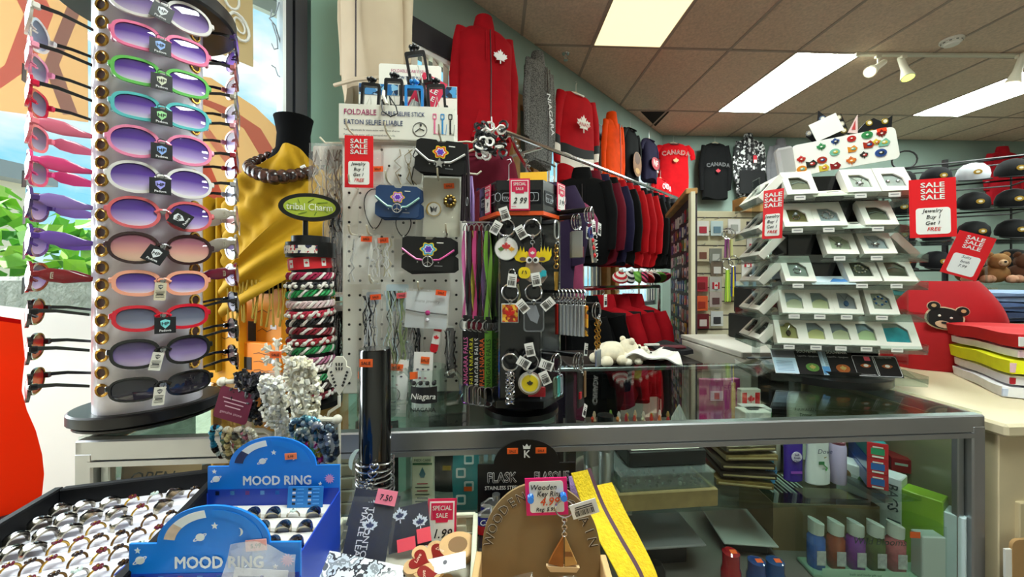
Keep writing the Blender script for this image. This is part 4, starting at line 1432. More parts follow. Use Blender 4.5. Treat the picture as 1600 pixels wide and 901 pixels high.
# yellow and orange packs on the window shelf
def ypack(px, py0, py1, w, d, label, col, rzz=-20, art=0):
	b = P(px, py1, d)
	h = (py1 - py0) / 600 * d
	t = thing('craft_pack', label, 'packet', M=tr(b.x, b.y, b.z) @ rot(z=rzz), group='yellow packs behind the bracelet displays')
	g = G()
	g.box(mat(col, .5), (0, 0, h / 2), (w, .03, h), bev=.003)
	g.obj('carton', t)
	g = G()
	lm = mat('5a2c0c', .6)
	for k in range(3):
		x0 = -w * .1
		pts = [(x0 + w * .12 * i, -.0158, h * (.75 - .2 * k) + (.03 if i % 2 else 0) * h) for i in range(4)]
		g.tube(lm, pts, .0012, 4)
	g.box(mat('1a1a1c', .5), (-w * .25, -.0158, h * .5), (w * .2, .0012, h * .3))
	sticker(g, tr(w * .3, -.016, h * .6), .03, .015, '', 'e8e8ec')
	g.obj('printing', t)
ypack(350, 470, 598, .2, 1.40, 'yellow pack with zigzag print half behind the black sunglasses', 'f0a818')
ypack(415, 450, 598, .2, 1.42, 'yellow orange pack with zigzag print under the scarf fringe', 'f09a14')
ypack(410, 535, 600, .22, 1.36, 'bright orange pack behind the white snowflake finial', 'f58a10')
# ---------------------------------------------------------------- black post display of braided bracelets
TB = P(486, 622, .925); TB.z = KT
tribe = thing('bracelet_post', 'black bracelet post with an oval green sign, on the counter', 'bracelet display', M=tr(TB) @ rot(z=18))
g = G()
g.cyl(BLACK, (0, 0, 0), (0, 0, .012), .07, n=28)
g.cyl(mat('1a1a1d', .35), (0, 0, .012), (0, 0, .40), .042, n=28)
g.obj('post', tribe)
g = G()
g.cyl(mat('141416', .35), (0, 0, .35), (0, 0, .385), .054, n=30)
g.obj('collar', tribe)
g = G()
g.cyl(BLACK, (-.012, 0, .40), (-.012, 0, .47), .006, n=8)
g.obj('sign_stem', tribe)
g = G()
g.prism(mat('111113', .3), sup(.134, .066, 2, 36, 0, .47), .012, y0=-.012)
g.prism(mat('aebf3a', .4), sup(.112, .048, 2, 36, 0, .47), .001, y0=-.0128)
for a in range(9):
	g.tube(mat('6f8f2a', .4), [(.05 * math.cos(a * .7), -.0132, .47 + .02 * math.sin(a * .7)), (.03 * math.cos(a * .7 + .3), -.0132, .47 + .012 * math.sin(a * .7 + .3))], .0012, 4)
g.text(mat('f2f6d8', .4), 'tribal Charm', .0225, tr(0, -.0136, .4625), .012, 0, 'CENTER', .86)
g.obj('oval_sign', tribe)
bands = [('6a1424', 'dark red'), ('3a2a24', 'brown'), ('2a8a50', 'green'), ('e8d8d4', 'pale'), ('b06a8a', 'mauve'), ('2f9a58', 'bright green'), ('a01c2c', 'crimson'), ('8a1a2a', 'wine red'), ('1a1a1c', 'black and white'), ('c0304a', 'rose red'), ('e6c8cc', 'blush'), ('28a058', 'emerald'), ('24242a', 'navy'), ('a8184a', 'magenta')]
for k in range(14):
	c, nm = bands[k]
	z = .018 + k * .0218
	t = thing('braided_bracelet', '%s braided cord bracelet, %s from the bottom of the black post' % (nm, ORD[k]), 'bracelet', M=tr(TB.x, TB.y, KT + z) @ rot(x=rnd.uniform(-5, 5), y=rnd.uniform(-5, 5), z=rnd.uniform(0, 60)), group='braided bracelets on the black post')
	g = G()
	for q in range(3):
		ph = q * 2 * PI / 3
		m = mat(c if q != 1 else 'f0e8e4', .7)
		g.tube(m, [((.0475 + .003 * math.cos(9 * a + ph)) * math.cos(a), (.0475 + .003 * math.cos(9 * a + ph)) * math.sin(a), .005 + .0065 * math.sin(9 * a + ph)) for a in [2 * PI * i / 54 for i in range(54)]], .0036, 5, True)
	g.obj('braid', t)
	if k % 3 == 0:
		g = G()
		for q in range(9):
			a = PI * (1.05 + .1 * q)
			g.ball(mat('e8e4dc', .25), (.0535 * math.cos(a), .0535 * math.sin(a), .004), .0048, 7, 5)
		g.obj('beads', t)
t = thing('flag_wristband', 'red wristband with white maple leaf squares, topmost on the black post', 'wristband', M=tr(TB.x, TB.y, KT + .322) @ rot(z=18, y=-5))
g = G()
g.lathe(mat('d8202c', .6), [(.0465, 0), (.0475, 0), (.0475, .028), (.0465, .028)], 30, cap=False)
g.lathe(mat('d8202c', .6), [(.0465, .028), (.0465, 0)], 30, cap=False)
for k in range(8):
	a = 360 * k / 8
	M = rot(z=a) @ tr(0, -.0478, .0)
	g.box(WHITE, M @ V((0, 0, .014)), (.011, .0008, .018), rot(z=a))
	g.prism(mat('d8202c', .5), [(x, z + .014) for x, z in maple(.004)], .0004, M, -.0009)
g.obj('band', t)
t = thing('printed_wristband', 'white printed wristband around the black collar of the bracelet post', 'wristband', M=tr(TB.x, TB.y, KT + .358) @ rot(z=18))
g = G()
pr = speckle(('f0e8e0', 'c83040', '3a3a5a', 'e8e0d0', 'f4f0e8'), 160, .5)
for i in range(7):
	a0, a1 = R_(-165 + 14 * i), R_(-165 + 14 * (i + 1))
	g.loft(pr, [[V((r * math.cos(a), r * math.sin(a), z)) for r, z in ((.0545, 0), (.056, 0), (.056, .018), (.0545, .018))] for a in (a0, a1)])
g.obj('band', t)
# ---------------------------------------------------------------- glass mugs on the counter
def mug(px, py, d, label, rzz, printed, fill):
	b = P(px, py, d); b.z = KT
	t = thing('glass_mug', label, 'glass mug', M=tr(b) @ rot(z=rzz), group='glass mugs in front of the pegboard')
	g = G()
	gl = clear('f4faf8', .08, .03)
	g.lathe(gl, [(.0, 0), (.040, 0), (.042, .004), (.042, .108), (.0395, .108), (.0395, .012), (0, .012)][1:-1] + [], 28, cap=True)
	g.obj('glass_body', t)
	g = G()
	g.tube(clear('f4faf8', .2, .03), [(.041, 0, .09), (.058, 0, .096), (.072, 0, .078), (.074, 0, .05), (.064, 0, .026), (.041, 0, .024)], .006, 9)
	g.obj('handle', t)
	g = G()
	R3 = rot(z=-rzz)
	for i in range(8):
		a0, a1 = R_(-130 - rzz + 10 * i), R_(-130 - rzz + 10 * (i + 1))
		g.loft(mat('17171a', .5), [[V((r * math.cos(a), r * math.sin(a), z)) for r, z in ((.0421, .04), (.0427, .04), (.0427, .074), (.0421, .074))] for a in (a0, a1)])
	g.text(WHITE, printed[0], .017, rot(z=-rzz) @ tr(0, -.0436, .05) , .01, .2)
	g.text(INK, printed[1], .012, rot(z=-rzz) @ tr(0, -.0436, .024), .012)
	for k in range(4):
		g.ball(mat('17171a', .5), R3 @ V((-.02 + .014 * k, -.039, .082)), .005, 7, 5)
	g.obj('print', t)
	if fill is not None:
		g = G(); fill(g); g.obj('label_tag', t)
	return t, tr(b) @ rot(z=rzz)
def lab(g):
	sticker(g, rot(z=8) @ tr(-.03, -.032, .098), .016, .015, '', 'ff6a24')
mug(668, 646, .84, 'clear glass mug with black print, standing left of the keyring tower', 8, ('Niagara', 'NIAGARA'), lab)
mug(590, 650, .845, 'clear glass mug half hidden by the tall black bangle post', 10, ('Falls', 'NIAGARA'), lab)
def cardset(px, py, d, label, w, h, lean, col='f2f0ec', k=0):
	b = P(px, py, d)
	t = thing('bracelet_card', label, 'jewellery card', M=tr(b) @ rot(x=lean, y=2), group='white cards stuck into the glass mugs')
	g = G()
	g.box(mat(col, .6), (0, 0, h / 2), (w, .001, h))
	for i in range(5):
		g.prism(mat('b05a70' if i % 2 else '6a6a78', .5), sup(.006, .004, 2, 8, -w * .28 + w * .14 * i, h * (.55 if i % 2 else .7)), .0004, y0=-.001)
	for i in range(4):
		g.box(mat('a8a8ac', .5), (0, -.0008, h * (.3 - .06 * i)), (w * .6, .0004, .0012))
	g.obj('card', t)
	g = G(); sticker(g, tr(w * .1, -.0015, h * .86) @ rot(y=3), w * .45, h * .12); g.obj('price_sticker', t)
	g = G(); g.ring(CHROME, (w * .05, -.006, h * .38), .016, .0012, rot(z=10), 18, 5); g.obj('bracelet', t)
cardset(658, 640, .838, 'white bracelet card with orange sticker standing in the printed mug', .042, .125, -3)
cardset(588, 648, .843, 'white card standing in the mug behind the black bangle post', .05, .125, -4)
cardset(610, 650, .875, 'plain white card behind the black bangle post', .07, .128, -5, 'f4f2ee')
# ---------------------------------------------------------------- black post with silver bangles, on the bench
BP = P(586, 868, .64)
t = thing('bangle_post', 'tall glossy black cylinder post carrying silver bangles', 'bangle post', M=tr(BP.x, BP.y, BT))
g = G()
g.cyl(BLACK, (0, 0, 0), (0, 0, .01), .05, n=30)
g.lathe(mat('08080a', .16, coat=.8), [(.0255, .01), (.0255, .332), (.0245, .334)], 36)
g.obj('tube', t)
g = G(); sticker(g, tr(-.005, -.0262, .315), .021, .013); g.obj('price_sticker', t)
for k in range(7):
	z = .098 + .0085 * k
	b = thing('silver_bangle', 'thin silver bangle with a heart knot, %s from the bottom on the black post' % ORD[k], 'bangle', M=tr(BP.x, BP.y, BT + z) @ rot(x=rnd.uniform(-7, 7), y=rnd.uniform(-7, 7)), group='silver bangles on the black post')
	g = G()
	sv = mat('c9c9cc', .2, 1.0)
	g.tube(sv, [(.0305 * math.cos(a), .0305 * math.sin(a), .0012 * math.sin(4 * a)) for a in [2 * PI * i / 40 for i in range(40)]], .0014, 6, True)
	g.obj('hoop', b)
	g = G()
	x0 = -.008 + .003 * k
	pts = []
	for i in range(20):
		a = 2 * PI * i / 20
		pts.append((x0 + .0075 * math.sin(a) ** 3, -.0325, .0005 * (13 * math.cos(a) - 5 * math.cos(2 * a) - 2 * math.cos(3 * a) - math.cos(4 * a)) * .8))
	g.tube(sv, pts, .0011, 5, True)
	g.obj('heart', b)
b = thing('moon_tag', 'pale crescent shaped tag leaning on the top bangle of the black post', 'tag', M=tr(BP.x - .018, BP.y - .036, BT + .165) @ rot(y=20))
g = G()
g.prism(mat('d8ece4', .5), [(.010 * math.cos(a), .017 * math.sin(a)) for a in [PI / 2 + PI * i / 12 for i in range(13)]] + [(-.001 - .004 * math.cos(a - PI / 2) if False else -.003 * math.sin(PI * i / 10), -.017 + .034 * i / 10) for i, a in enumerate([0] * 11)][1:-1], .001)
g.obj('card', b)
# ---------------------------------------------------------------- white wire bracelet trees on the bench
WIRE = mat('ece6d6', .35)
def tree(px, d, label, top, arms, finial):
	b = P(px, 800, d)
	t = thing('bracelet_tree', label, 'bracelet tree', M=tr(b.x, b.y, BT))
	H = 1.3 - (top - 435) / 600 * d - BT
	g = G()
	g.cyl(WIRE, (0, 0, 0), (0, 0, .006), .032, n=24)
	g.tube(WIRE, [(0, 0, .004), (0, 0, H)], .0042, 8)
	g.obj('stem', t)
	out = []
	for s, py, L, rise in arms:
		z = 1.3 - (py - 435) / 600 * d - BT
		g = G()
		g.tube(WIRE, [(0, 0, z - rise), (s * .012, 0, z - .006), (s * .024, 0, z), (s * L, 0, z)], .0042, 8)
		g.ball(WIRE, (s * L, 0, z), .0085, 10, 7)
		g.obj('arm', t)
		out.append((b.x + s * .5 * L, b.y, BT + z))
	g = G()
	if finial == 'flake':
		c = V((0, 0, H + .022))
		for k in range(6):
			a = PI / 6 + k * PI / 3 - PI / 6
			dv = V((math.sin(a), 0, math.cos(a)))
			g.tube(WIRE, [c, c + dv * .027], .0032, 6)
			for q in (.5, .8):
				for s in (-1, 1):
					e = V((math.sin(a + s * .8), 0, math.cos(a + s * .8)))
					g.tube(WIRE, [c + dv * .027 * q, c + dv * .027 * q + e * .010], .0026, 5)
		sticker(g, tr(c.x, -.0045, c.z), .021, .012)
	g.obj('finial', t)
	return t, b
tree(433, .70, 'white wire bracelet tree with a snowflake on top, on the bench', 572, [(-1, 596, .10, .06), (1, 606, .07, .05), (-1, 672, .11, .06), (1, 655, .075, .05)], 'flake')
tree(478, .675, 'white wire bracelet tree behind the blue ring display', 575, [(1, 655, .055, .05), (-1, 600, .03, .04)], '')
b = P(530, 800, .69)
t = thing('balloon_hook', 'white cut-out balloon hook with two paper tags on a curled wire', 'display hook', M=tr(b.x, b.y, BT))
g = G()
g.cyl(WIRE, (0, 0, 0), (0, 0, .005), .028, n=18)
g.tube(WIRE, [(0, 0, 0), (0, 0, .19), (-.022, 0, .198), (-.018, 0, .21), (.0, 0, .222), (0, 0, .24)], .003, 8)
g.obj('wire', t)
g = G()
z0 = .24
o = [(0, 0), (.008, .012), (.018, .026), (.022, .038), (.019, .05), (.013, .052), (.012, .062), (.006, .07), (-.006, .07), (-.012, .062), (-.013, .052), (-.019, .05), (-.022, .038), (-.018, .026), (-.008, .012)]
g.prism(WIRE, [(x, z0 + z) for x, z in o], .003)
dk = mat('2a2622', .7)
for i in range(3):
	for j in range(2):
		g.box(dk, (-.005 + .005 * i, -.0004, z0 + .056 - .008 * j), (.0022, .001, .0055), rot(y=(i - 1) * 12))
for s in (-1, 1):
	for j in range(5):
		g.box(dk, (s * (.0145 - .002 * j), -.0004, z0 + .042 - .006 * j), (.004, .001, .0032), rot(y=s * 40))
g.obj('balloon', t)
g = G(); bar_tag(g, tr(-.016, -.006, .19) @ rot(y=28), .03, .02); g.obj('price_tag', t)
def strand(px, py0, py1, d, label, kind, cols, w=.016, nm='chip_bracelet'):
	"""looped strand of chips or beads hanging over an arm"""
	a, c = P(px, py0, d), P(px, py1, d)
	H = a.z - c.z
	t = thing(nm, label, 'bracelet', M=tr(a), group='bracelets on the white wire trees')
	r = random.Random(px * 7 + py0)
	g = G()
	n = 34
	for i in range(n):
		th_ = 2 * PI * i / n
		p = V((w * .5 * math.sin(th_) * .9, -.012 * math.cos(th_ * 1) * .6, -H / 2 + H / 2 * math.cos(th_)))
		if kind == 'chip':
			for q in range(3):
				s = r.uniform(.0028, .0052)
				g.box(mat(r.choice(cols), .3), p + V((r.uniform(-1, 1), r.uniform(-1, 1), r.uniform(-1, 1))) * w * .28, (s * 2, s * 1.3, s), rot(r.uniform(0, 180), r.uniform(0, 180), r.uniform(0, 180)), bev=.0006)
		else:
			s = r.uniform(.0034, .0062)
			g.ball(mat(r.choice(cols), .15, .5), p, s, 7, 5)
	g.obj('beads', t)
	return t
wc = ['f4f2ea', 'e8e4d4', 'ffffff', 'dcd8c8']
for k, (px, y0, y1) in enumerate(((418, 588, 662), (427, 590, 668), (437, 592, 674), (440, 604, 690))):
	strand(px, y0, y1, .685 + .004 * k, 'white stone chip bracelet on the snowflake tree, %s from the window' % ORD[k], 'chip', wc)
for k, (px, y0, y1) in enumerate(((460, 562, 652), (469, 560, 655), (478, 562, 652), (487, 566, 646))):
	strand(px, y0, y1, .668 + .004 * k, 'ivory stone chip bracelet on the second white tree, %s from the window' % ORD[k], 'chip', ['f2ecd8', 'e4dcc0', 'fbf8ec'], .02)
dk_ = ['18181c', '2a2a30', '4a4650', '101012']
for k, (px, y0, y1) in enumerate(((383, 586, 652), (402, 588, 656), (408, 590, 648))):
	strand(px, y0, y1, .70, 'black stone chip bracelet on the snowflake tree, %s from the window' % ORD[k], 'chip', dk_, .03)
for k, (px, y0, y1, cl, nm) in enumerate(((342, 664, 715, ['4aa8c8', '2a80a8', 'c8d8d8', '1a1a20'], 'turquoise'), (360, 668, 720, ['c8b890', '8aa078', 'd8d0b8', '6a6a60'], 'olive and cream'), (376, 668, 712, ['c8788a', 'c8c0b0', '4a4a48', 'a8a088'], 'rose and grey'), (366, 676, 728, ['b0a070', 'd8c890', '5a5a50'], 'bronze'), (392, 668, 716, ['d0ccc0', '7a7a78', 'c0b8a0'], 'silver beige'))):
	strand(px, y0, y1, .665, '%s bead bracelet on the low arm of the snowflake tree' % nm, 'bead', cl, .024, 'bead_bracelet')
for k, (px, y0, y1, cl, nm) in enumerate(((468, 654, 690, ['5a7a8c', '3a4a54', 'a8b8c0'], 'slate blue'), (480, 650, 705, ['68a8b8', '3a6a78', 'c8d4d8'], 'sea blue'), (492, 652, 716, ['3a5a80', '4a8aa0', '8aa8c0', '2a2a30'], 'deep blue'), (476, 668, 726, ['6ab070', 'c8c8b8', '7a8a88'], 'green and silver'), (500, 660, 728, ['b8b8c0', '5a6a78', 'e0e0e8'], 'silver grey'), (488, 690, 736, ['d8409a', 'b02a70', 'e8c8d8', 'c8a840'], 'magenta'), (514, 664, 720, ['6a7a88', 'a8b4bc', '3a3e48'], 'steel blue'))):
	strand(px, y0, y1, .655 + .004 * (k % 3), '%s bead bracelet bunched on the second white tree' % nm, 'bead', cl, .03, 'bead_bracelet')
t = thing('maroon_card', 'maroon bracelet card with pink lettering on the snowflake tree', 'jewellery card', M=tr(P(372, 608, .69)) @ rot(y=16))
g = G()
g.prism(mat('7a1840', .5), [(x, z - .03) for x, z in rrect(.062, .058, .006, 3)], .001)
for k in range(3):
	g.box(mat('e8b8c8', .5), (0, -.0006, -.02 - .007 * k), (.044 - .008 * k, .0006, .0016))
g.text(mat('e8b8c8', .5), 'genuine stone', .0072, tr(0, -.0008, -.047), .004)
g.obj('card', t)
# ---------------------------------------------------------------- keyring tower
TM = tr(.021, .883, KT) @ rot(z=-3)
RAD = .096
tower = thing('keyring_tower', 'black six-sided spinning keyring tower with an orange striped header', 'keyring display', M=TM)
AP = RAD * math.cos(PI / 6)
def hexo(r, z, n=6):
	return [V((r * math.cos(PI / 3 * i), r * math.sin(PI / 3 * i), z)) for i in range(6)]
g = G()
g.cyl(BLACK, (0, 0, 0), (0, 0, .012), .085, n=32)
g.cyl(BLACK, (0, 0, .012), (0, 0, .03), .05, n=24)
g.loft(mat('0c0d10', .22), [hexo(RAD * 1.02, .03), hexo(RAD * 1.02, .045)])
g.obj('foot', tower)
g = G()
g.loft(mat('0a0b0f', .18, coat=.3), [hexo(RAD * .90, .045), hexo(RAD * .90, .44)])
g.obj('body', tower)
g = G()
for i in range(6):
	g.tube(clear('e8f0f0', .25, .05), [hexo(RAD * .915, .045)[i], hexo(RAD * .915, .44)[i]], .0022, 6)
g.obj('edge_strip', tower)
g = G()
g.loft(mat('101117', .25, coat=.3), [hexo(RAD, .434), hexo(RAD, .505)])
g.obj('header', tower)
g = G()
g.loft(mat('f0581a', .4), [hexo(RAD * 1.015, .432), hexo(RAD * 1.015, .440)])
g.obj('orange_stripe', tower)
FACE = {'F': TM @ tr(0, -AP, 0), 'L': TM @ rot(z=-60) @ tr(0, -AP, 0), 'R': TM @ rot(z=60) @ tr(0, -AP, 0)}
g = G()
ol = mat('b9c0c8', .4)
for fk in 'FLR':
	M = TM.inverted() @ FACE[fk]
	for dx in (-.022, .024):
		g.box(mat('1a1c22', .3), M @ V((.001, -.0002, .47)), (.085, .0006, .03), M.to_3x3().to_4x4())
		g.frame(ol, rrect(.03, .018, .004, 3, dx, .47), rrect(.028, .016, .003, 3, dx, .47), .0006, M, -.0008)
		g.ring(ol, (dx - .024 if dx < 0 else dx, -.0008, .47), .006, .0006, M, 12, 4, 1, 1.5)
	g.text(ol, 'my pix', .013, M @ tr(-.02, -.0008, .465), .0, .2)
g.obj('header_drawing', tower)
def pegs(fk, px, py, out=.024):
	x, z = hit(FACE[fk], px, py, .025)
	x = max(-.036, min(x, .030 if fk == 'R' else .04))
	M = TM.inverted() @ FACE[fk]
	g = G()
	g.box(BLACK, M @ V((x, -out / 2 + .0095, z)), (.010, out + .022, .010), M.to_3x3().to_4x4(), bev=.002)
	g.obj('peg', tower)
	return FACE[fk] @ tr(x, -out, z)
def keyring(M, label, rings, pend, tags=(), R=.0145, drop=.022, name='keyring', group='keyrings on the black tower', yaw=0):
	t = thing(name, label, 'keyring', M=M @ rot(z=yaw) @ Matrix.Scale(1.16, 4), group=group)
	for k in range(rings):
		g = G()
		g.ring(CHROME, (0, -.0035 * k + .002 * rings, -R + .004), R, .0011, rot(z=8 * (k - 1), y=4 * k), 22, 5)
		g.obj('split_ring', t)
	if drop:
		g = G()
		n = max(2, int(drop / .0055))
		for k in range(n):
			g.ring(CHROME, (0, -.003, -2 * R + .003 - .005 * k), .0034, .0008, rot(z=90 * (k % 2)), 10, 4)
		g.obj('chain', t)
	g = G()
	pend(g, -2 * R - drop + .004)
	g.obj('pendant', t)
	for dx, dz, a in tags:
		g = G(); bar_tag(g, tr(dx, -.011, dz) @ rot(y=a), .0155, .023); g.obj('price_tag', t)
	return t
def p_disc(g, z):
	c = z - .018
	g.cyl(CHROME, (0, .002, c), (0, -.001, c), .0205, n=28)
	g.cyl(mat('f6f4f0', .3), (0, -.001, c), (0, -.0022, c), .0192, n=28)
	for x, s, col in ((0, .0085, 'd03a3a'), (-.009, .0055, '5a7a3a'), (.0095, .0055, 'e8a820')):
		g.prism(mat(col, .4), [(x + u, c + .003 + v - abs(x) * .5) for u, v in maple(s)], .0004, y0=-.0027)
def p_moose(g, z):
	z -= .006
	ye, gr, br, te, pk = mat('f2d414', .35), mat('9a8478', .4), mat('6a5048', .4), mat('2ab4c4', .4), mat('e0406a', .4)
	for s in (-1, 1):
		o = [(0.004, -.004), (.010, .002), (.013, -.001), (.015, .010), (.018, .000), (.021, .011), (.0235, .000), (.027, .010), (.029, -.001), (.0325, .007), (.033, -.006), (.029, -.014), (.019, -.018), (.009, -.016)]
		g.prism(ye, [(s * x, z + v) for x, v in o], .003, y0=-.001)
		g.prism(br, [(s * x, z + v - .012) for x, v in sup(.012, .007, 2, 12, .0165, 0)], .002, y0=-.0025)
		g.cyl(WHITE, (s * .006, -.005, z - .014), (s * .006, -.0065, z - .014), .0056, n=14)
		g.cyl(INK, (s * .005, -.0065, z - .014), (s * .005, -.0072, z - .014), .0032, n=12)
	g.prism(gr, [(x, z - .026 + v) for x, v in [(-.009, .018), (.009, .018), (.012, .006), (.022, -.004), (.026, -.016), (.018, -.028), (-.004, -.026), (-.014, -.02), (-.014, -.008)]], .004, y0=-.004)
	g.prism(pk, [(x, z + v) for x, v in sup(.014, .018, 2.2, 16, 0, -.001)], .003, y0=-.0045)
	g.prism(WHITE, [(x, z - .002 + v) for x, v in maple(.0042)], .0006, y0=-.0052)
	g.prism(ye, [(x, z - .036 + v) for x, v in sup(.021, .020, 2.4, 16, -.014, 0)], .004, y0=-.007)
	g.box(INK, (-.017, -.0075, z - .035), (.0014, .001, .006), rot(y=20)); g.box(INK, (-.011, -.0075, z - .035), (.0014, .001, .006), rot(y=-20))
	for k in range(3):
		g.prism(te, [(x, v) for x, v in rrect(.0085, .011, .002, 2, .0035 + .008 * k, z - .044 + .0035 * k)], .004, y0=-.0065)
def p_plaque(g, z):
	c = z - .016
	g.box(STEEL, (0, 0, c), (.031, .003, .034), bev=.001)
	g.box(speckle(('e8a020', 'd84a18', 'f0c040', 'a82a14'), 220, .4), (0, -.002, c), (.027, .001, .030))
	g.prism(mat('d02018', .4), [(x, c + v) for x, v in maple(.0095)], .0006, y0=-.0032)
def p_clear(g, z):
	c = z - .024
	g.frame(mat('7a7d82', .25, .6), rrect(.036, .052, .006, 4, 0, c), rrect(.031, .047, .005, 4, 0, c), .005, None, -.0025)
	g.prism(mat('24262c', .2, coat=.5), rrect(.031, .047, .005, 4, 0, c), .002, y0=-.001)
	g.prism(mat('8a8d94', .3), [(-.012, c + .02), (.004, c + .02), (.010, c + .002), (.006, c - .012), (-.006, c - .006), (-.012, c + .006)], .0006, y0=-.0018)
def p_braid(g, z):
	r = random.Random(3)
	for k in range(14):
		for q in range(3):
			g.ring(CHROME, (-.004 + .004 * q, r.uniform(-.003, .003), z - .004 * k), .0036, .0009, rot(r.uniform(0, 180), 0, r.uniform(0, 180)), 8, 4)
def p_coin(g, z):
	c = z - .017
	g.cyl(CHROME, (0, .002, c), (0, -.001, c), .0205, n=28)
	g.cyl(mat('f0ece0', .3), (0, -.001, c), (0, -.0018, c), .0175, n=28)
	g.cyl(mat('ecd226', .35), (0, -.0018, c), (0, -.0026, c), .0145, n=28)
	g.prism(mat('3a3420', .5), [(x, c + v) for x, v in maple(.006)], .0004, y0=-.0031)
	g.box(mat('b01828', .4), (.012, .004, c - .016), (.03, .002, .018), bev=.001)
keyring(pegs('F', 791, 346), 'keyring with a white round maple leaf disc, top of the black tower', 3, p_disc, ((-.002, .012, -18), (.026, -.02, -30), (-.017, -.012, 30)), drop=.004)
keyring(pegs('F', 832, 346), 'keyring with a yellow antlered cartoon moose, on the black tower', 2, p_moose, (), drop=.022)
keyring(pegs('F', 797, 447), 'keyring with an orange and red maple leaf plaque on the black tower', 2, p_plaque, ((.004, .010, 6), (.022, -.034, -40)), drop=.006)
keyring(pegs('F', 834, 447), 'keyring with a dark clear rectangular fob under the moose', 3, p_clear, ((.004, .012, -10), (.024, -.03, 50)), drop=.004)
keyring(pegs('F', 797, 557), 'keyring with a braided steel chain fob, bottom of the black tower', 3, p_braid, ((.024, -.008, -60),), drop=.004)
keyring(pegs('F', 828, 557), 'keyring with a yellow and silver disc, bottom of the black tower', 3, p_coin, ((.0, .014, -12), (.028, -.012, -70), (.026, -.034, -25)), drop=.004)
def p_silver(g, z):
	g.box(STEEL, (0, 0, z - .008), (.010, .003, .018), bev=.001)
	g.prism(mat('b02828', .4), [(x + .008, z - .004 + v) for x, v in maple(.006)], .002)
	g.tube(mat('a8a478', .4), [(.01, 0, z - .01), (.014, 0, z - .03), (.008, 0, z - .05), (.0, 0, z - .056)], .0016, 6)
x, z = hit(FACE['F'], 800, 424, .012)
keyring(FACE['F'] @ tr(x, -.012, z), 'small silver and red charm keyring between the white disc and the plaque', 1, p_silver, (), R=.006, drop=.004)
# window-ward to aisle-ward face
def p_bars(col, pic=None):
	def f(g, z):
		g.box(mat(col, .3, .8), (0, 0, z - .026), (.0065, .005, .056), bev=.001)
		if pic:
			g.box(pic, (.0, -.004, z - .026), (.016, .003, .054), bev=.001)
	return f
x0, z0 = hit(FACE['R'], 866, 452, .02)
for k in range(8):
	z = hit(FACE['R'], 868, 455, .024)[1]
	keyring(FACE['R'] @ tr(-.012, -.014 - .0085 * k, z) @ rot(z=90), ('slim metal bar keyring, %s along the row on the aisle face of the tower' % ORD[k]) if k not in (0, 7) else ('bar keyring with a red top at the window end of the bar row' if k == 0 else 'keyring with an orange flame picture at the end of the bar row'), 1, p_bars('c83028' if k == 0 else 'b8babc', speckle(('e8801a', '2a1a10', 'f0b030'), 120, .4) if k == 7 else None), (), R=.010, drop=.010, yaw=-20)
g = G()
M = TM.inverted() @ FACE['R']
z = hit(FACE['R'], 868, 455, .024)[1]
g.box(BLACK, M @ V((-.012, -.031, z - .001)), (.006, .09, .006), M.to_3x3().to_4x4())
g.obj('peg', tower)
def p_brass(g, z):
	for k in range(6):
		g.ring(BRASS, (0, 0, z - .007 * k), .0045, .0011, rot(z=90 * (k % 2)), 10, 5)
	g.cyl(BRASS, (0, 0, z - .045), (0, 0, z - .078), .0042, .0032, 10)
def carab(g, m, x, z, w=.016, h=.032, r=.0016):
	g.tube(m, [(x + a, -.001, z + b) for a, b in rrect(w, h, w * .45, 4)], r, 6, True)
t = keyring(pegs('R', 868, 346), 'snap clip keyring with a brass chain and pin, aisle face of tower', 0, p_brass, (), R=.018, drop=.012)
g = G(); carab(g, STEEL, 0, -.014); g.obj('snap_clip', t)
def p_frames(g, z):
	for k in range(3):
		g.box(mat('c8c8c4', .3, .6), (-.006 + .005 * k, .004 * k, z - .024), (.003, .022, .05), bev=.001)
	g.box(mat('8a2030', .4), (.004, -.002, z - .038), (.008, .012, .02))
keyring(pegs('R', 893, 340, .045), 'bunch of framed picture keyrings beside the brass chain, on the tower', 3, p_frames, ((.02, -.03, 6),), drop=.004)
def p_opener(g, z):
	g.frame(mat('2a3a8a', .4), sup(.022, .022, 2, 18, 0, z - .006), sup(.014, .014, 2, 18, 0, z - .006), .003)
	for s in (-1, 1):
		g.tube(CHROME, [(s * .007, 0, z - .016), (s * .009 + .006, 0, z - .034), (s * .007 + .014, 0, z - .06)], .003, 7)
	for k in range(3):
		g.ball(RED, (.002 + .005 * k, -.001, z - .02 - .014 * k), .0042, 8, 5)
keyring(pegs('R', 912, 338, .075), 'keyring with a big silver and red bottle opener, aisle face of tower', 3, p_opener, ((-.016, -.036, -8), (.012, -.036, 6)), drop=.012)
def p_clips(cols):
	def f(g, z):
		for k, c in enumerate(cols):
			carab(g, mat(c, .3, .3), -.012 + .012 * k, z - .018, .011, .036)
			g.box(mat(c, .3), (-.012 + .012 * k, 0, z - .018), (.008, .002, .028), bev=.001)
	return f
keyring(pegs('R', 872, 556), 'keyring with small grey and teal clip fobs, low on the tower', 2, p_clips(['5a6a58', '5ab8b0', '9aa4b0']), (), R=.016, drop=.008)
def p_leather(g, z):
	g.box(mat('17130f', .6), (0, 0, z - .03), (.03, .004, .07), bev=.002)
	g.box(mat('8a6a48', .6), (.012, -.004, z - .024), (.008, .003, .05), bev=.001)
	g.box(mat('b01c28', .4), (-.01, -.004, z - .04), (.008, .003, .012))
keyring(pegs('R', 898, 550, .05), 'keyring with black and tan leather fobs, low on the tower', 3, p_leather, ((0, .012, 14), (-.006, -.1, 30)), R=.016, drop=.004)
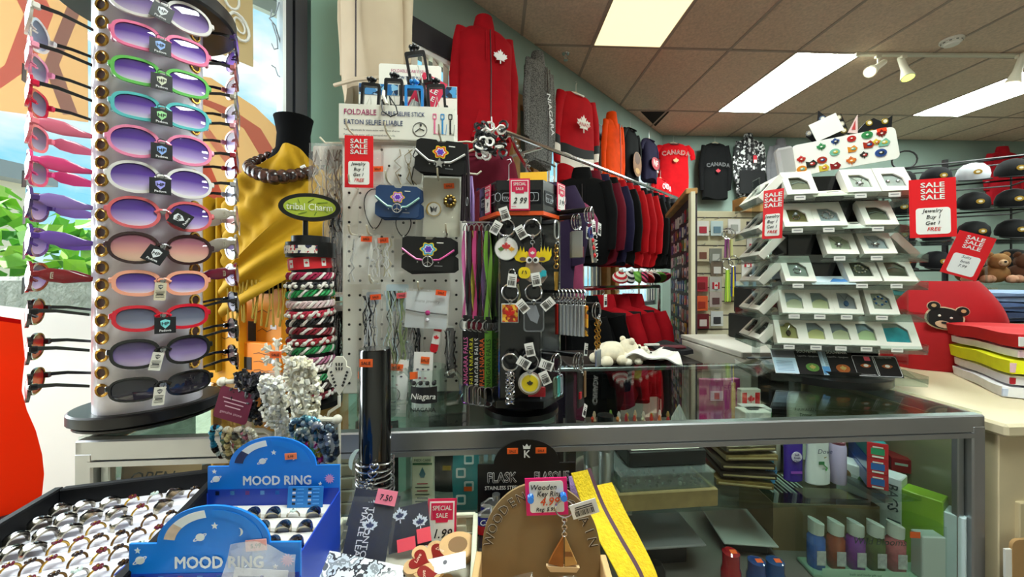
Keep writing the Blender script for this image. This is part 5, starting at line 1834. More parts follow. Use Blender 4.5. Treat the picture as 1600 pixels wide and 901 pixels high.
def p_gold(g, z):
	for q in range(4):
		for k in range(9):
			g.ring(BRASS, (-.008 + .006 * q, .003 * (q % 2), z - .006 * k), .0034, .0009, rot(z=90 * (k % 2)), 8, 4)
	g.box(STEEL, (0, 0, z - .068), (.022, .004, .03), bev=.001)
keyring(pegs('R', 925, 470, .09), 'keyring bunch of gold chains with steel fobs at the tower edge', 2, p_gold, ((.008, .008, 0),), drop=.004)
special_tag('price_ticket', 'pink special sale ticket marked 2.99 on the tower header', FACE['F'] @ tr(hit(FACE['F'], 812, 279, .003)[0], -.004, hit(FACE['F'], 812, 279, .003)[1]), .043, .066, '2 99')
special_tag('price_ticket', 'faded special sale ticket marked 3.99 on the tower header', FACE['R'] @ tr(hit(FACE['R'], 876, 287, .003)[0], -.004, hit(FACE['R'], 876, 287, .003)[1]), .04, .062, '3 99')
special_tag('price_ticket', 'special sale ticket seen edge-on at the lanyard side of the tower header', FACE['L'] @ tr(hit(FACE['L'], 763, 290, .003)[0], -.004, hit(FACE['L'], 763, 290, .003)[1]), .03, .062, '9')
# ---------------------------------------------------------------- lanyards on the side of the pegboard
LA = [(728, 'pink lettered black lanyard', '141416', 'f07ab8', 'NIAGARA FALLS'), (737, 'yellow lettered black lanyard', '141416', 'e8e040', 'FALLS NIAGARA'), (745, 'white lettered black lanyard', '17171a', 'e8e8e8', 'NIAGARA FALLS'), (753, 'orange lettered black lanyard', '1a1714', 'f07030', 'FALLS NIAGARA'), (763, 'lime green lanyard', '6aa83a', '2a5a1a', 'NIAGARA FALLS')]
LC = [['e070b0', '26262a'], ['3a3a40', 'b0b040'], ['d04888', '2a2a30'], ['202024', '7a5a90'], ['8ac84a', 'a0d860']]
for k, (px, nm, c, tc_, tx) in enumerate(LA):
	b = P(px, 352, .862 - .004 * k)
	t = thing('lanyard', nm + (' hanging between the pegboard and the keyring tower'), 'lanyard', M=tr(b) @ rot(z=rnd.uniform(-14, 14)), group='lanyards beside the pegboard')
	m = mat(c, .7)
	g = G()
	g.tube(STEEL, [(-.006, 0, -.012), (-.005, 0, -.002), (0, 0, .004), (.005, 0, -.002), (.006, 0, -.014)], .0014, 6)
	g.obj('hook', t)
	g = G()
	for s in (-1, 1):
		mm = mat(LC[k][0 if s < 0 else 1], .7)
		g.grid(mm, lambda u, v: (s * (.004 + .002 * math.sin(7 * v)) + (u - .5) * .009 * math.cos(4 * v + s), (u - .5) * .009 * math.sin(4 * v + s), -.012 - .195 * v), 2, 16, .0012)
	g.obj('neck_strap', t)
	g = G()
	g.ring(STEEL, (0, 0, -.222), .014, .0013, rot(z=20), 18, 5)
	g.box(mat('1a1a1c', .4), (0, 0, -.208), (.013, .005, .014), bev=.001)
	g.obj('buckle', t)
	g = G()
	g.box(m, (0, 0, -.295), (.0165, .0024, .125), bev=.0005)
	g.text(mat(tc_, .5), tx, .0145, tr(.005, -.0016, -.355) @ rot(y=-90), .02, 0, 'LEFT')
	g.obj('printed_strap', t)
	g = G()
	carab(g, mat('a8a8ac' if k != 0 else '8a5aa0', .25, .9), 0, -.378, .017, .042, .0018)
	g.obj('carabiner', t)
g = G()
a = P(722, 349, .875); b2 = P(772, 349, .855)
M = peg.matrix_world if False else PM
g.tube(STEEL, [PM.inverted() @ V((a.x - .0, a.y, a.z + .003)), PM.inverted() @ V((b2.x, b2.y, b2.z + .003)), PM.inverted() @ V((b2.x + .004, b2.y, b2.z + .012))], .0018, 6)
g.obj('side_hook', peg)
# purple cord bundle above the lanyards
for k, (px, py0, py1, c, lb) in enumerate(((735, 275, 350, '9a7ab8', 'lilac cord bundle hanging above the lanyards'), (728, 225, 345, '2a1c24', 'dark braided cord bundle beside the star charm card'))):
	a = P(px, py0, .90); h = (py1 - py0) / 600 * .90
	t = thing('cord_bundle', lb, 'cord bundle', M=tr(a))
	g = G()
	r = random.Random(k)
	for i in range(12):
		x = r.uniform(-.01, .01)
		g.tube(mat(c, .6), [(x * .4, 0, 0), (x, r.uniform(-.006, .006), -h * .4), (x * 1.2, r.uniform(-.006, .006), -h)], .0022, 5)
	g.obj('cords', t)
	g = G(); g.tube(mat('e6dfc8', .4), [(-.02, 0, .004), (.0, 0, .006), (.016, 0, .004), (.026, 0, .012)], .002, 6); g.obj('peg_hook', t)
# ---------------------------------------------------------------- four-sided jewellery stand
JC = P(1318, 600, 1.09)
JM = tr(JC.x, JC.y, KT) @ rot(z=-10.7)
jew = thing('jewellery_stand', 'clear tiered jewellery stand full of small white boxes', 'jewellery stand', M=JM @ tr(0, .10, 0))
JO = JM @ tr(0, .10, 0)
g = G()
g.cyl(BLACK, (0, 0.0, 0), (0, 0, .02), .16, n=36)
g.cyl(BLACK, (0, 0, .02), (0, 0, .035), .11, n=30)
g.obj('turntable', jew)
g = G()
g.box(mat('0d0d11', .2, coat=.3), (0, .0, .32), (.24, .10, .57), bev=.003)
g.obj('column', jew)
for s in (-1, 1):
	g = G(); g.box(ACRYL, (s * .194, -.02, .33), (.004, .05, .56)); g.obj('side_panel', jew)
ROWY = [303, 355, 400, 443, 492, 541, 590]
ROWH = [1.3 + (435 - y) / 600 * 1.075 - KT for y in ROWY]
TW = .385
def tray(z, w, par, M=None):
	g = G()
	M = M if M is not None else Matrix()
	R3 = M.to_3x3().to_4x4()
	g.box(ACRYL, M @ V((0, -.075, z - .002)), (w, .080, .0035), R3 @ rot(x=20))
	g.box(ACRYL, M @ V((0, -.113, z - .006)), (w, .003, .022), R3)
	g.obj('tray', par)
for z in ROWH:
	tray(z, TW, jew)
SIDE = {'W': rot(z=-90) @ tr(0, -.105, 0), 'E': rot(z=90) @ tr(0, -.105, 0)}
for fk in 'WE':
	for z in ROWH:
		tray(z, .16, jew, SIDE[fk])
WB, GREYC = mat('f1eee4', .5), mat('d9d6cc', .6)
def jbox(M, label, fill, w=.088, h=.086, cushion='ece6c8', group='white jewellery boxes on the stand'):
	"""box front in XZ facing -Y with a window whose one corner is cut off"""
	t = thing('jewellery_box', label, 'jewellery box', M=M, group=group)
	d = .022
	W = lambda k: [(-w * k, h * (k - .06)), (-w * k, -h * k), (w * k, -h * (k + .02)), (w * k, h * (k - .26)), (w * (k - .22), h * (k - .06))]
	sq = [(-w / 2, h / 2), (-w / 2, -h / 2), (w / 2, -h / 2), (w / 2, h * .24), (w / 2, h / 2)]
	g = G()
	g.frame(WB, sq, W(.30), .004, None, -d)
	g.frame(WB, sq, [(x * .96, z * .96) for x, z in sq], d - .004, None, -d + .004)
	g.prism(WB, sq, .002, y0=-.002)
	g.obj('carton', t)
	g = G()
	g.prism(mat(cushion, .8), [(-w * .42, -h * .42), (w * .42, -h * .42), (w * .42, h * .42), (-w * .42, h * .42)], .010, y0=-.015)
	g.obj('cushion', t)
	g = G()
	g.prism(clear('f4f8f8', .03, .03), W(.31), .0006, y0=-d + .0045)
	g.obj('window', t)
	g = G()
	fill(g, w, h)
	g.obj('jewel', t)
	return t
Y_ = -.0165
def j_ring(g, w, h):
	g.ring(CHROME, (0, Y_, -h * .05), .009, .0014, None, 16, 5); g.ball(mat('dfe8f0', .05, .6), (0, Y_ - .002, h * .06), .005, 8, 5)
def j_cross(g, w, h):
	g.tube(CHROME, [(-.016, Y_, .016), (0, Y_, -.004), (.016, Y_, .014)], .0007, 4); g.ball(CHROME, (0, Y_, -.008), .0055, 8, 5)
	for a in range(6):
		g.ball(CHROME, (.008 * math.cos(a), Y_, -.008 + .008 * math.sin(a)), .0026, 6, 4)
def j_studs(g, w, h):
	for s in (-1, 1):
		g.ball(CHROME, (s * .012, Y_, -.004), .0048, 8, 5)
def j_pend(c):
	def f(g, w, h):
		g.tube(CHROME, [(-.012, Y_, .02), (0, Y_, .0), (.012, Y_, .02)], .0006, 4)
		g.prism(mat(c, .2), [(x, z - .01) for x, z in sup(.011, .017, 1.8, 14)], .004, y0=Y_ - .004)
	return f
def j_fold(c):
	def f(g, w, h):
		g.prism(mat(c, .6), [(-w * .3, -h * .3), (w * .3, -h * .3), (w * .3, -h * .05), (w * .1, h * .04), (-w * .1, h * .0), (-w * .3, -h * .12)], .002, y0=Y_)
		g.tube(mat('8a9a90', .4), [(-w * .22, Y_ - .002, -h * .0), (0, Y_ - .002, h * .06), (w * .2, Y_ - .002, h * .0)], .001, 4)
	return f
def j_chain(c):
	def f(g, w, h):
		for q in range(12):
			a = q * .55
			g.ball(mat(c if q % 2 else 'd8d4c8', .2, .5), (.017 * math.cos(a) * (.5 + .04 * q), Y_, .012 * math.sin(a)), .0032, 6, 4)
	return f
def j_teal(g, w, h):
	g.prism(mat('3aa8b4', .4, var=.15, vs=80), [(-w * .3, -h * .3), (w * .3, -h * .3), (w * .32, h * .0), (w * .1, h * .14), (-w * .3, h * .1)], .004, y0=Y_)
def lean_at(px, py, row, off=.1, tilt=-42):
	z = ROWH[row]
	x, _ = hit(JO, px, py, .09)
	return JO @ tr(x, -.098, z + .002) @ rot(x=-30, y=rnd.uniform(-1.5, 1.5)) @ tr(0, .012, .043)
ROWS = [
	[(1250, j_fold('8a8468'), '6a6858'), (1345, j_cross, 'd8d6c8'), (1398, j_studs, 'c8c8c0')],
	[(1246, j_ring, '8a7c48'), (1295, j_chain('c8c8cc'), 'c8ccd0'), (1372, j_fold('8a8870'), '5a5848')],
	[(1312, j_cross, 'e8e6c8'), (1370, j_cross, 'd8dce0')],
	[(1247, j_ring, 'b0b4a8'), (1347, j_chain('c8c4a0'), '6a6a58'), (1401, j_fold('6a6850'), '7a7860')],
	[(1241, j_fold('f0ecc8'), 'c4ccd0'), (1281, j_fold('f0ecb8'), 'b0b8b8'), (1323, j_pend('3a5a7a'), 'b8b8bc'), (1378, j_chain('4a78b8'), 'b0b0a0')],
	[(1233, j_pend('4a4438'), 'c8bc78'), (1275, j_fold('f0e8a0'), 'a8acb0'), (1314, j_fold('f0ecc0'), 'a0a4ac'), (1354, j_fold('d8e8b0'), 'a8b8c0'), (1402, j_teal, 'c8ccc4')]]
RN = ['top', 'second', 'third', 'fourth', 'fifth', 'sixth']
for r_, row in enumerate(ROWS):
	for k, (px, fl, cu) in enumerate(row):
		big = (r_ == 5 and k == 4)
		w = .080 if r_ < 4 else .072
		M = lean_at(px, ROWY[r_], r_)
		if r_ >= 4:
			M = M @ rot(x=8)
		jbox(M, 'white window box on the %s tier of the jewellery stand, %s from the window end' % (RN[r_], ORD[k]) if not big else 'largest white box with a teal cloth inside, on the jewellery stand', fl, .098 if big else w, .098 if big else .086, cu)
	for k, (px, fl, cu) in enumerate(row):
		x, _ = hit(JO, px, ROWY[r_] + 4, .116)
		g = G()
		g.box(WHITE, (x, -.1155, ROWH[r_] - .006), (.028, .001, .012))
		g.box(mat('8a8a8e', .6), (x, -.1162, ROWH[r_] - .005), (.02, .0005, .002))
		g.obj('price_label', jew)
# paper inserts lying in the gaps
for px, r_, w, c, lb in ((1298, 0, .10, 'e8e4d4', 'cream paper slip lying on the top tier between white boxes'), (1334, 1, .07, 'e4e4dc', 'cream paper slip lying on the second tier'), (1298, 3, .11, 'dfe9f4', 'white and blue paper slip lying on the fourth tier')):
	x, _ = hit(JO, px, ROWY[r_], .09)
	t = thing('paper_slip', lb, 'paper slip', M=JO @ tr(x, -.088, ROWH[r_] + .009) @ rot(x=28, z=-2))
	g = G(); g.box(mat(c, .7), (0, 0, 0), (w, .05, .0012))
	if r_ == 3:
		g.prism(mat('4a8ad0', .5), [(-w * .05, -.01), (w * .45, -.01), (w * .4, .008), (w * .25, .004), (w * .1, .01)], .0006, rot(x=-90), -.0016)
	else:
		g.box(INK, (w * .1, 0.01, .0008), (w * .3, .004, .0006))
	g.obj('sheet', t)
# lowest tier: black souvenir cards and leaflets
def scard(px, w, h, label, art, col='0e0e12', yy=.1):
	x, _ = hit(JO, px, 585, .1)
	t = thing('souvenir_card', label, 'souvenir card', M=JO @ tr(x, -.103, ROWH[6] + .003) @ rot(x=-30), group='cards on the lowest tier of the jewellery stand')
	g = G()
	g.box(mat(col, .35), (0, 0, h / 2), (w, .0018, h))
	art(g, w, h)
	g.obj('card', t)
def a_leaf(g, w, h):
	g.box(mat('c4dcf0', .6), (0, -.0012, h * .32), (w * .96, .0008, h * .6))
	g.box(mat('707078', .5), (0, -.0012, h * .8), (w * .96, .0008, h * .34))
	for k in range(7):
		g.box(mat('6a8ab0', .6), (-w * .03, -.0018, h * (.12 + .06 * k)), (w * .7, .0005, .0012))
def a_souv(c):
	def f(g, w, h):
		g.text(WHITE, 'SOUVENIR', .0125, tr(0, -.0014, h * .76), .03, 0, 'CENTER', .9)
		g.text(mat('b8b8b8', .5), 'Lapel Pin - Epinglette', .0062, tr(0, -.0014, h * .62), .006)
		g.prism(mat(c, .3, .5), sup(.034, .024, 2.2, 18, .004, h * .24), .002, y0=-.0026)
		g.prism(mat('c8b870', .3, .6), maple(.01) and [(x + .004, z + h * .24) for x, z in maple(.009)], .0008, y0=-.0034)
	return f
def a_pin(pink):
	def f(g, w, h):
		g.frame(mat('c8c8cc', .4), rrect(w * .96, h * .96, .006, 3, 0, h / 2), rrect(w * .92, h * .92, .005, 3, 0, h / 2), .0006, None, -.0016)
		g.prism(mat('b8683a', .3, .5), sup(.026, .012, 1.6, 14, 0, h * .5), .002, y0=-.0026)
		g.prism(mat('e8e4e0', .3), sup(.012, .008, 2, 12, 0, h * .5), .0012, y0=-.0036)
		if pink:
			g.box(mat('f05a70', .6), (w * .16, -.0016, h * .84), (.014, .0008, .012))
		g.text(mat('c8c8c8', .5), 'COLLECTIBLE PIN', .0045, tr(0, -.0016, h * .88 if not pink else h * .06), .004)
	return f
scard(1230, .062, .075, 'pale blue leaflet on the lowest tier of the jewellery stand', a_leaf, 'e8eef4')
scard(1269, .072, .084, 'black souvenir card with a green pin on the lowest tier', a_souv('6a9a50'))
scard(1293, .02, .07, 'narrow blue slip between the two souvenir cards', lambda g, w, h: g.box(mat('4a8ac0', .5), (0, -.0012, h * .2), (w * .9, .0008, h * .3)), 'c8e0f0')
scard(1317, .076, .084, 'black souvenir card with a copper leaf pin on the lowest tier', a_souv('b86a3a'))
scard(1357, .058, .062, 'small black pin card with a pink price dot on the lowest tier', a_pin(True))
scard(1391, .062, .062, 'small black pin card at the far end of the lowest tier', a_pin(False))
# boxes on the two side faces
for fk, nm in (('W', 'aisle'), ('E', 'shirt')):
	for r_ in range(6):
		for q in range(2 if fk == 'W' else 1):
			if fk == 'E' and r_ in (1, 4, 5):
				continue
			M = JO @ SIDE[fk] @ tr(-.035 + .075 * q if fk == 'W' else -.03, -.098, ROWH[r_] + .002) @ rot(x=-42) @ tr(0, .012, .043)
			jbox(M, 'white box on the %s side of the jewellery stand, %s tier, %s' % (nm, RN[r_], ('nearer one', 'farther one')[q]) if fk == 'W' else 'white box jutting out on the %s side of the jewellery stand, %s tier' % (nm, RN[r_]), j_fold('5a5a58'), .072, .086, '3a3a3c')
# header: pin board, white card, black badge cards
x, z = hit(JO, 1320, 237, .06)
hb = thing('pin_board', 'tilted white board of colourful souvenir pins on top of the stand', 'pin board', M=JO @ tr(x, -.06, z) @ rot(y=-8.5))
g = G()
g.prism(mat('f6f4ec', .4), rrect(.268, .093, .014, 5), .004)
g.obj('board', hb)
g = G()
g.box(clear('f2f0ee', .12, .08, .3), (-.15, .014, .006), (.05, .03, .085), bev=.008)
g.obj('clear_holder', hb)
r = random.Random(11)
pc = ['c02828', 'e08a20', '2a2a24', '3a8a50', 'a83018', 'd8c040', '2a4a8a', '7ab8a0', '8a1a1a', 'd06a2a']
pp = [(-.115, .0), (-.118, -.028), (-.09, -.018), (-.058, .026), (-.062, -.012), (-.06, -.036), (-.02, .034), (-.026, .004), (-.03, -.036), (.012, -.03), (.022, .034), (.02, .004), (.046, -.02), (.062, .036), (.062, .008), (.082, .01), (.088, -.022), (.1, .006), (.098, .032)]
for k, (a, b) in enumerate(pp):
	g = G()
	s = r.uniform(.009, .012)
	c1, c2 = pc[k % 10], pc[(k * 3 + 4) % 10]
	if k % 3 == 0:
		o = [(a + x * 1.25, b + z * 1.25) for x, z in maple(s)]
	elif k % 3 == 1:
		o = sup(2.5 * s, 1.9 * s, 2, 16, a, b)
	else:
		o = [(a - s * 1.2, b - s * .8), (a + s * .6, b - s * .9), (a + s * 1.3, b), (a + s * .5, b + s), (a - s * .4, b + s * .5), (a - s * 1.2, b + s * .8)]
	g.prism(mat(c1, .3), o, .002, y0=-.002)
	g.prism(mat(c2, .3), sup(s * 1.2, s * .8, 2, 12, a + .001, b), .001, y0=-.003)
	g.prism(mat('f0ece0', .3), sup(s * .6, s * .4, 2, 10, a - .001, b + .001), .0006, y0=-.0036)
	g.obj('pin', hb)
g = G(); g.box(mat('ff4a18', .6), (.1, -.001, .042), (.024, .0012, .012)); g.obj('price_sticker', hb)
x, z = hit(JO, 1291, 199, .05)
t = thing('white_card', 'blank white card tilted above the pin board', 'card', M=JO @ tr(x, -.05, z) @ rot(y=-24))
g = G(); g.box(mat('f6f4ec', .5), (0, 0, 0), (.078, .0016, .056), bev=.0004); g.obj('sheet', t)
def starcard(px, py, pts, label, badges):
	x, z = hit(JO, px, py, .035)
	t = thing('badge_card', label, 'badge card', M=JO @ tr(x, -.035, z))
	g = G(); g.prism(mat('15151a', .4), pts, .0018); g.obj('card', t)
	for bx, bz, c in badges:
		g = G()
		g.cyl(mat(c, .25, .6), (bx, -.002, bz), (bx, 0, bz), .0085, n=14)
		g.cyl(mat('e8e0d0', .4), (bx, -.003, bz), (bx, -.002, bz), .0052, n=12)
		g.obj('badge', t)
starcard(1300, 200, [(-.07, -.02), (-.04, .012), (-.036, .055), (-.01, .03), (.024, .042), (.05, -.03), (.02, -.06), (-.04, -.05)], 'black pointed card of round badges above the white card', [(-.062, -.012, 'b8b8bc'), (-.04, -.004, 'c8c8cc'), (-.026, .03, '8a9ab8'), (.016, .03, 'c8b890'), (.024, .01, 'd8d0c0'), (.03, -.01, 'c0a860'), (.036, -.03, 'c8c0b0')])
starcard(1365, 196, [(-.055, -.03), (-.02, .012), (.0, .022), (.022, .01), (.048, .026), (.044, -.04), (-.055, -.045)], 'black pointed card with gold badges, above the end of the pin board', [(-.012, .008, 'd8b840'), (.028, .01, 'd8b840'), (-.006, -.02, 'c8a040')])
t = thing('pennant_card', 'small pink and white pointed card between the two black badge cards', 'card', M=JO @ tr(hit(JO, 1335, 192, .042)[0], -.042, hit(JO, 1335, 192, .042)[1]) @ rot(y=10))
g = G(); g.prism(mat('e8c8c4', .5), [(-.012, -.03), (.014, -.03), (.004, .026)], .0012); g.prism(mat('c04040', .5), [(-.004, -.02), (.006, -.02), (.001, .008)], .0006, y0=-.0008); g.obj('sheet', t)
# sale signs clipped to the stand
x, z = hit(JO, 1456, 279, .135)
sale_sign('sale_sign', 'red three line sale sign clipped at the shirt end of the jewellery stand', JO @ tr(x, -.135, z) @ rot(z=-6, y=-1), .098, .156, FREE)
q = P(1209, 296, 1.06)
sale_sign('sale_sign', 'red sale sign seen almost edge-on at the aisle end of the jewellery stand', tr(q) @ rot(z=-58, y=2), .05, .135, FREE)
# ---------------------------------------------------------------- ring tray on the bench
RT = P(228, 741, .585)
RTM = tr(RT.x, RT.y, .955) @ rot(z=17) @ rot(x=-1.5)
t = thing('tray_riser', 'plain brown carton under the black ring tray', 'box', M=tr(RT.x, RT.y, BT) @ rot(z=17))
g = G(); g.box(mat('9a7a54', .7), (-.035, -.13, .045), (.12, .24, .09), bev=.003); g.obj('carton', t)
g = G(); g.box(mat('c8b088', .5), (-.035, -.13, .0905), (.05, .24, .001)); g.obj('tape', t)
tray_t = thing('ring_tray', 'black rimmed tray of white foam holding rows of finger rings', 'ring tray', M=RTM)
TWd, TLn = .215, .28
g = G()
tb = mat('08090d', .6, spec=.25)
for s in (-1, 1):
	g.box(tb, (s * (TWd / 2 - .006), -TLn / 2, .022), (.012, TLn, .044), bev=.002)
for y in (-.006, -TLn + .006):
	g.box(tb, (0, y, .022), (TWd - .024, .012, .044), bev=.002)
g.box(tb, (0, -TLn / 2, .002), (TWd - .02, TLn - .02, .004))
g.obj('rim', tray_t)
g = G()
fo = mat('e9e7f2', .9)
NR = 7
pitch = (TLn - .05) / NR
for k in range(NR):
	y = -.034 - pitch * (k + .5)
	g.box(fo, (0, y + .002, .012), (TWd - .026, pitch - .0045, .016), bev=.004)
g.box(fo, (0, -.022, .012), (TWd - .026, .018, .016))
g.obj('foam', tray_t)
g = G(); g.box(mat('e8471c', .6), (-.075, -.2, .0225), (.03, .10, .001)); g.obj('orange_slip', tray_t)
GOLD = mat('c9a24a', .22, 1.0)
SILV = mat('bdb6a4', .22, 1.0)
BROWNG = mat('7a5a30', .3, 1.0)
JET = mat('0c0c10', .08, coat=.8)
def fring(M, label, kind, grp):
	t = thing('finger_ring', label, 'ring', M=M, group=grp)
	if kind == 'dome':
		g = G()
		n, R = 14, .0098
		rings = []
		for i in range(n + 1):
			a = PI * (-.08 + 1.16 * i / n)
			w = .0035 + .0052 * max(0, math.sin(a)) ** 1.5
			rr_ = R + .0022 * max(0, math.sin(a))
			rings.append([V((rr_ * math.cos(a), -w, rr_ * math.sin(a) - .001)), V(((rr_ + .0016) * math.cos(a), 0, (rr_ + .0016) * math.sin(a) - .001)), V((rr_ * math.cos(a), w, rr_ * math.sin(a) - .001)), V(((R - .0012) * math.cos(a), w * .8, (R - .0012) * math.sin(a) - .001)), V(((R - .0012) * math.cos(a), -w * .8, (R - .0012) * math.sin(a) - .001))])
		g.loft(SILV, rings)
		g.obj('band', t)
		g = G()
		sw = []
		for i in range(13):
			a = PI * (.2 + .6 * i / 12)
			s = math.sin((i / 12 - .5) * PI * 1.2)
			rr_ = .0098 + .0022 * math.sin(a) + .0016 - .0006 * s * s
			w = .0018 + .0028 * math.sin(PI * i / 12)
			c = s * .0035
			sw.append([V((rr_ * math.cos(a), c - w, rr_ * math.sin(a) - .0012)), V(((rr_ + .0007) * math.cos(a), c, (rr_ + .0007) * math.sin(a) - .001)), V((rr_ * math.cos(a), c + w, rr_ * math.sin(a) - .0012)), V(((rr_ - .002) * math.cos(a), c, (rr_ - .002) * math.sin(a) - .001))])
		g.loft(JET, sw)
		g.obj('enamel', t)
	else:
		g = G()
		mm = {'gold': GOLD, 'brown': BROWNG, 'silver': SILV}[kind]
		R = .009
		g.tube(mm, [(R * math.cos(PI * i / 14), 0, R * math.sin(PI * i / 14) - .001) for i in range(15)], .0012, 6)
		g.obj('band', t)
		g = G()
		st = {'gold': mat('6a2030', .1, coat=.6), 'brown': mat('2a1a18', .15, coat=.6), 'silver': mat('d8ece4', .05, coat=.8)}[kind]
		for k in range(5):
			g.ball(st, (.0028 * math.cos(k * 1.257), .0028 * math.sin(k * 1.257), R), .0021, 7, 5)
		g.ball(mm, (0, 0, R + .0008), .0019, 7, 5)
		g.obj('stone', t)
	return t
KIND = ['DDDGSDB', 'DDDDGD.', 'DDDGDBB', 'SDDGGBBBG', 'BSGBGBGBS', 'SBGBGBSGB', 'GSBBGBGSG']
KM_ = {'D': 'dome', 'G': 'gold', 'B': 'brown', 'S': 'silver'}
KN = {'dome': 'domed silver and black', 'gold': 'gold', 'brown': 'bronze dark stone', 'silver': 'silver pale stone'}
for k, row in enumerate(KIND):
	n = len(row)
	for i, c in enumerate(row):
		if c == '.':
			continue
		x = -TWd / 2 + .030 + (TWd - .06) * i / (n - 1)
		y = -.034 - pitch * (k + .5) + pitch / 2
		kd = KM_[c]
		fring(RTM @ tr(x + rnd.uniform(-.002, .002), y, .0215) @ rot(z=58 + rnd.uniform(-8, 8)) @ rot(x=rnd.uniform(-12, 12)), '%s ring, %s row from back, %s from banner side, black tray' % (KN[kd], ORD[k], ORD[i]), kd, 'finger rings in the black tray')
# ---------------------------------------------------------------- blue mood ring displays
def star5(r, cx, cz):
	return [((r if i % 2 == 0 else r * .45) * math.sin(i * PI / 5) + cx, (r if i % 2 == 0 else r * .45) * math.cos(i * PI / 5) + cz) for i in range(10)]
def moon(r, cx, cz):
	return [(cx + r * math.sin(a), cz + r * math.cos(a)) for a in [PI * i / 10 for i in range(11)]] + [(cx + .45 * r * math.sin(a), cz + r * math.cos(a)) for a in [PI * (10 - i) / 10 for i in range(1, 10)]]
def moodbox(M, label, zc, front):
	t = thing('ring_display', label, 'ring display', M=M)
	W, Hs, Ha = .212, .066, .047          # width, shoulder height over cushion, arch above shoulder
	bl, bl2 = mat('0a82ec', .4), mat('1840b4', .4)
	g = G()
	for s in (-1, 1):
		g.loft(bl2, [[V((s * W / 2 + d, 0, 0)), V((s * W / 2 + d, -.17, 0)), V((s * W / 2 + d, -.17, zc + .004)), V((s * W / 2 + d, 0, zc + .024))] for d in (-.001, .001)])
	g.box(bl2, (0, -.17, zc / 2), (W, .002, zc))
	g.box(bl2, (0, -.085, .001), (W, .17, .002))
	g.obj('tray_box', t)
	g = G()
	ar = [(.066 * math.cos(a) * 1.06 - .002, zc + Hs + Ha * math.sin(a)) for a in [PI * i / 20 for i in range(21)]]
	out = [(W / 2, 0), (W / 2, zc + Hs)] + ar + [(-W / 2, zc + Hs), (-W / 2, 0)]
	g.prism(bl, out, .003)
	g.box(bl2, (0, -.0006, zc + .014), (W * .99, .0006, .03))
	wh = mat('f4fafc', .5)
	z0 = zc + Hs
	a0, a1 = (1.75, 2.5)
	band_ = [(.058 * 1.06 * math.cos(a) * s - .002, z0 + Ha * .90 * s * math.sin(a)) for s, A in ((1.0, [a0 + (a1 - a0) * i / 8 for i in range(9)]), (.78, [a1 - (a1 - a0) * i / 8 for i in range(9)])) for a in A]
	g.prism(wh, band_, .0004, y0=-.0008)
	b2 = [(.058 * 1.06 * math.cos(a) * s - .002, z0 + Ha * .90 * s * math.sin(a)) for s, A in ((1.0, [2.5 + .5 * i / 6 for i in range(7)]), (.78, [3.0 - .5 * i / 6 for i in range(7)])) for a in A]
	g.prism(mat('1a2a5a', .5) if not front else mat('d8c0a8', .5, var=.2, vs=60), b2, .0004, y0=-.0008)
	b3 = [(.058 * 1.06 * math.cos(a) * s - .002, z0 + Ha * .90 * s * math.sin(a)) for s, A in ((1.0, [.15 + 1.45 * i / 12 for i in range(13)]), (.78, [1.6 - 1.45 * i / 12 for i in range(13)])) for a in A]
	g.prism(mat('1488f0', .4), b3, .0004, y0=-.0008)
	g.prism(wh, star5(.0045, .0, z0 + .022), .0004, y0=-.0008)
	g.prism(wh, star5(.004, -.095, z0 - .008), .0004, y0=-.0008)
	g.prism(wh, star5(.0035, .075, z0 - .03), .0004, y0=-.0008)
	g.prism(wh, moon(.005, .03, z0 + .014), .0004, y0=-.0008)
	g.prism(wh, moon(.0042, -.096, z0 - .056), .0004, y0=-.0008)
	for cx, cz, r in ((-.018, z0 + .008, .0056), (-.092, z0 - .02, .0058)):
		g.prism(wh, sup(2 * r, 1.7 * r, 2, 16, cx, cz), .0004, y0=-.0008)
		g.frame(wh, [(cx + x * math.cos(.5) - z * math.sin(.5), cz + x * math.sin(.5) + z * math.cos(.5)) for x, z in sup(3.4 * r, .9 * r, 2, 18)], [(cx + x * math.cos(.5) - z * math.sin(.5), cz + x * math.sin(.5) + z * math.cos(.5)) for x, z in sup(2.9 * r, .45 * r, 2, 18)], .0004, None, -.0012)
	sp = [((.0085 if i % 2 else .005) * math.sin(i * PI / 12) + .09, (.0085 if i % 2 else .005) * math.cos(i * PI / 12) + z0 - .022) for i in range(24)]
	g.prism(mat('e0a0d8', .5), sp, .0004, y0=-.0008)
	g.text(wh, 'MOOD RING', .0205, tr(.006, -.001, z0 - .030), .04, 0, 'CENTER', .93)
	for k, c in enumerate(('14182a', '5ab0e0', 'e070a8', '6aa8e0', '1478d8')):
		x = -.09 + .024 * k
		g.frame(wh, rrect(.0085, .0085, .0005, 1, x, z0 - .043), rrect(.0068, .0068, .0004, 1, x, z0 - .043), .0004, None, -.0008)
		g.box(mat(c, .4), (x, -.0006, z0 - .043), (.0066, .0006, .0066))
		for q in range(3):
			g.box(mat('5aa8ec', .5), (x + .011, -.0006, z0 - .040 - .0028 * q), (.009, .0005, .0008))
	for q in range(3):
		g.box(mat('5a50c8', .5), (-.01 - .006 * q, -.0006, z0 - .056 - .004 * q), (.13 - .02 * q, .0005, .002))
	g.obj('back_card', t)
	g = G()
	st_x = .028 if not front else .052
	sticker(g, tr(st_x, -.0016, z0 + (.016 if not front else -.002)) @ rot(y=-4), .019 if not front else .026, .010 if not front else .014, '5.99', 'ff8a5a' if not front else 'ffb8b4')
	g.obj('price_sticker', t)
	g = G()
	fm_ = mat('d6d2cc', .9)
	g.box(fm_, (0, -.085, zc - .014), (W - .006, .164, .016))
	for k in range(5):
		g.box(fm_, (0, -.016 - .034 * k, zc - .002), (W - .008, .030, .012), bev=.003)
	g.obj('foam', t)
	return t
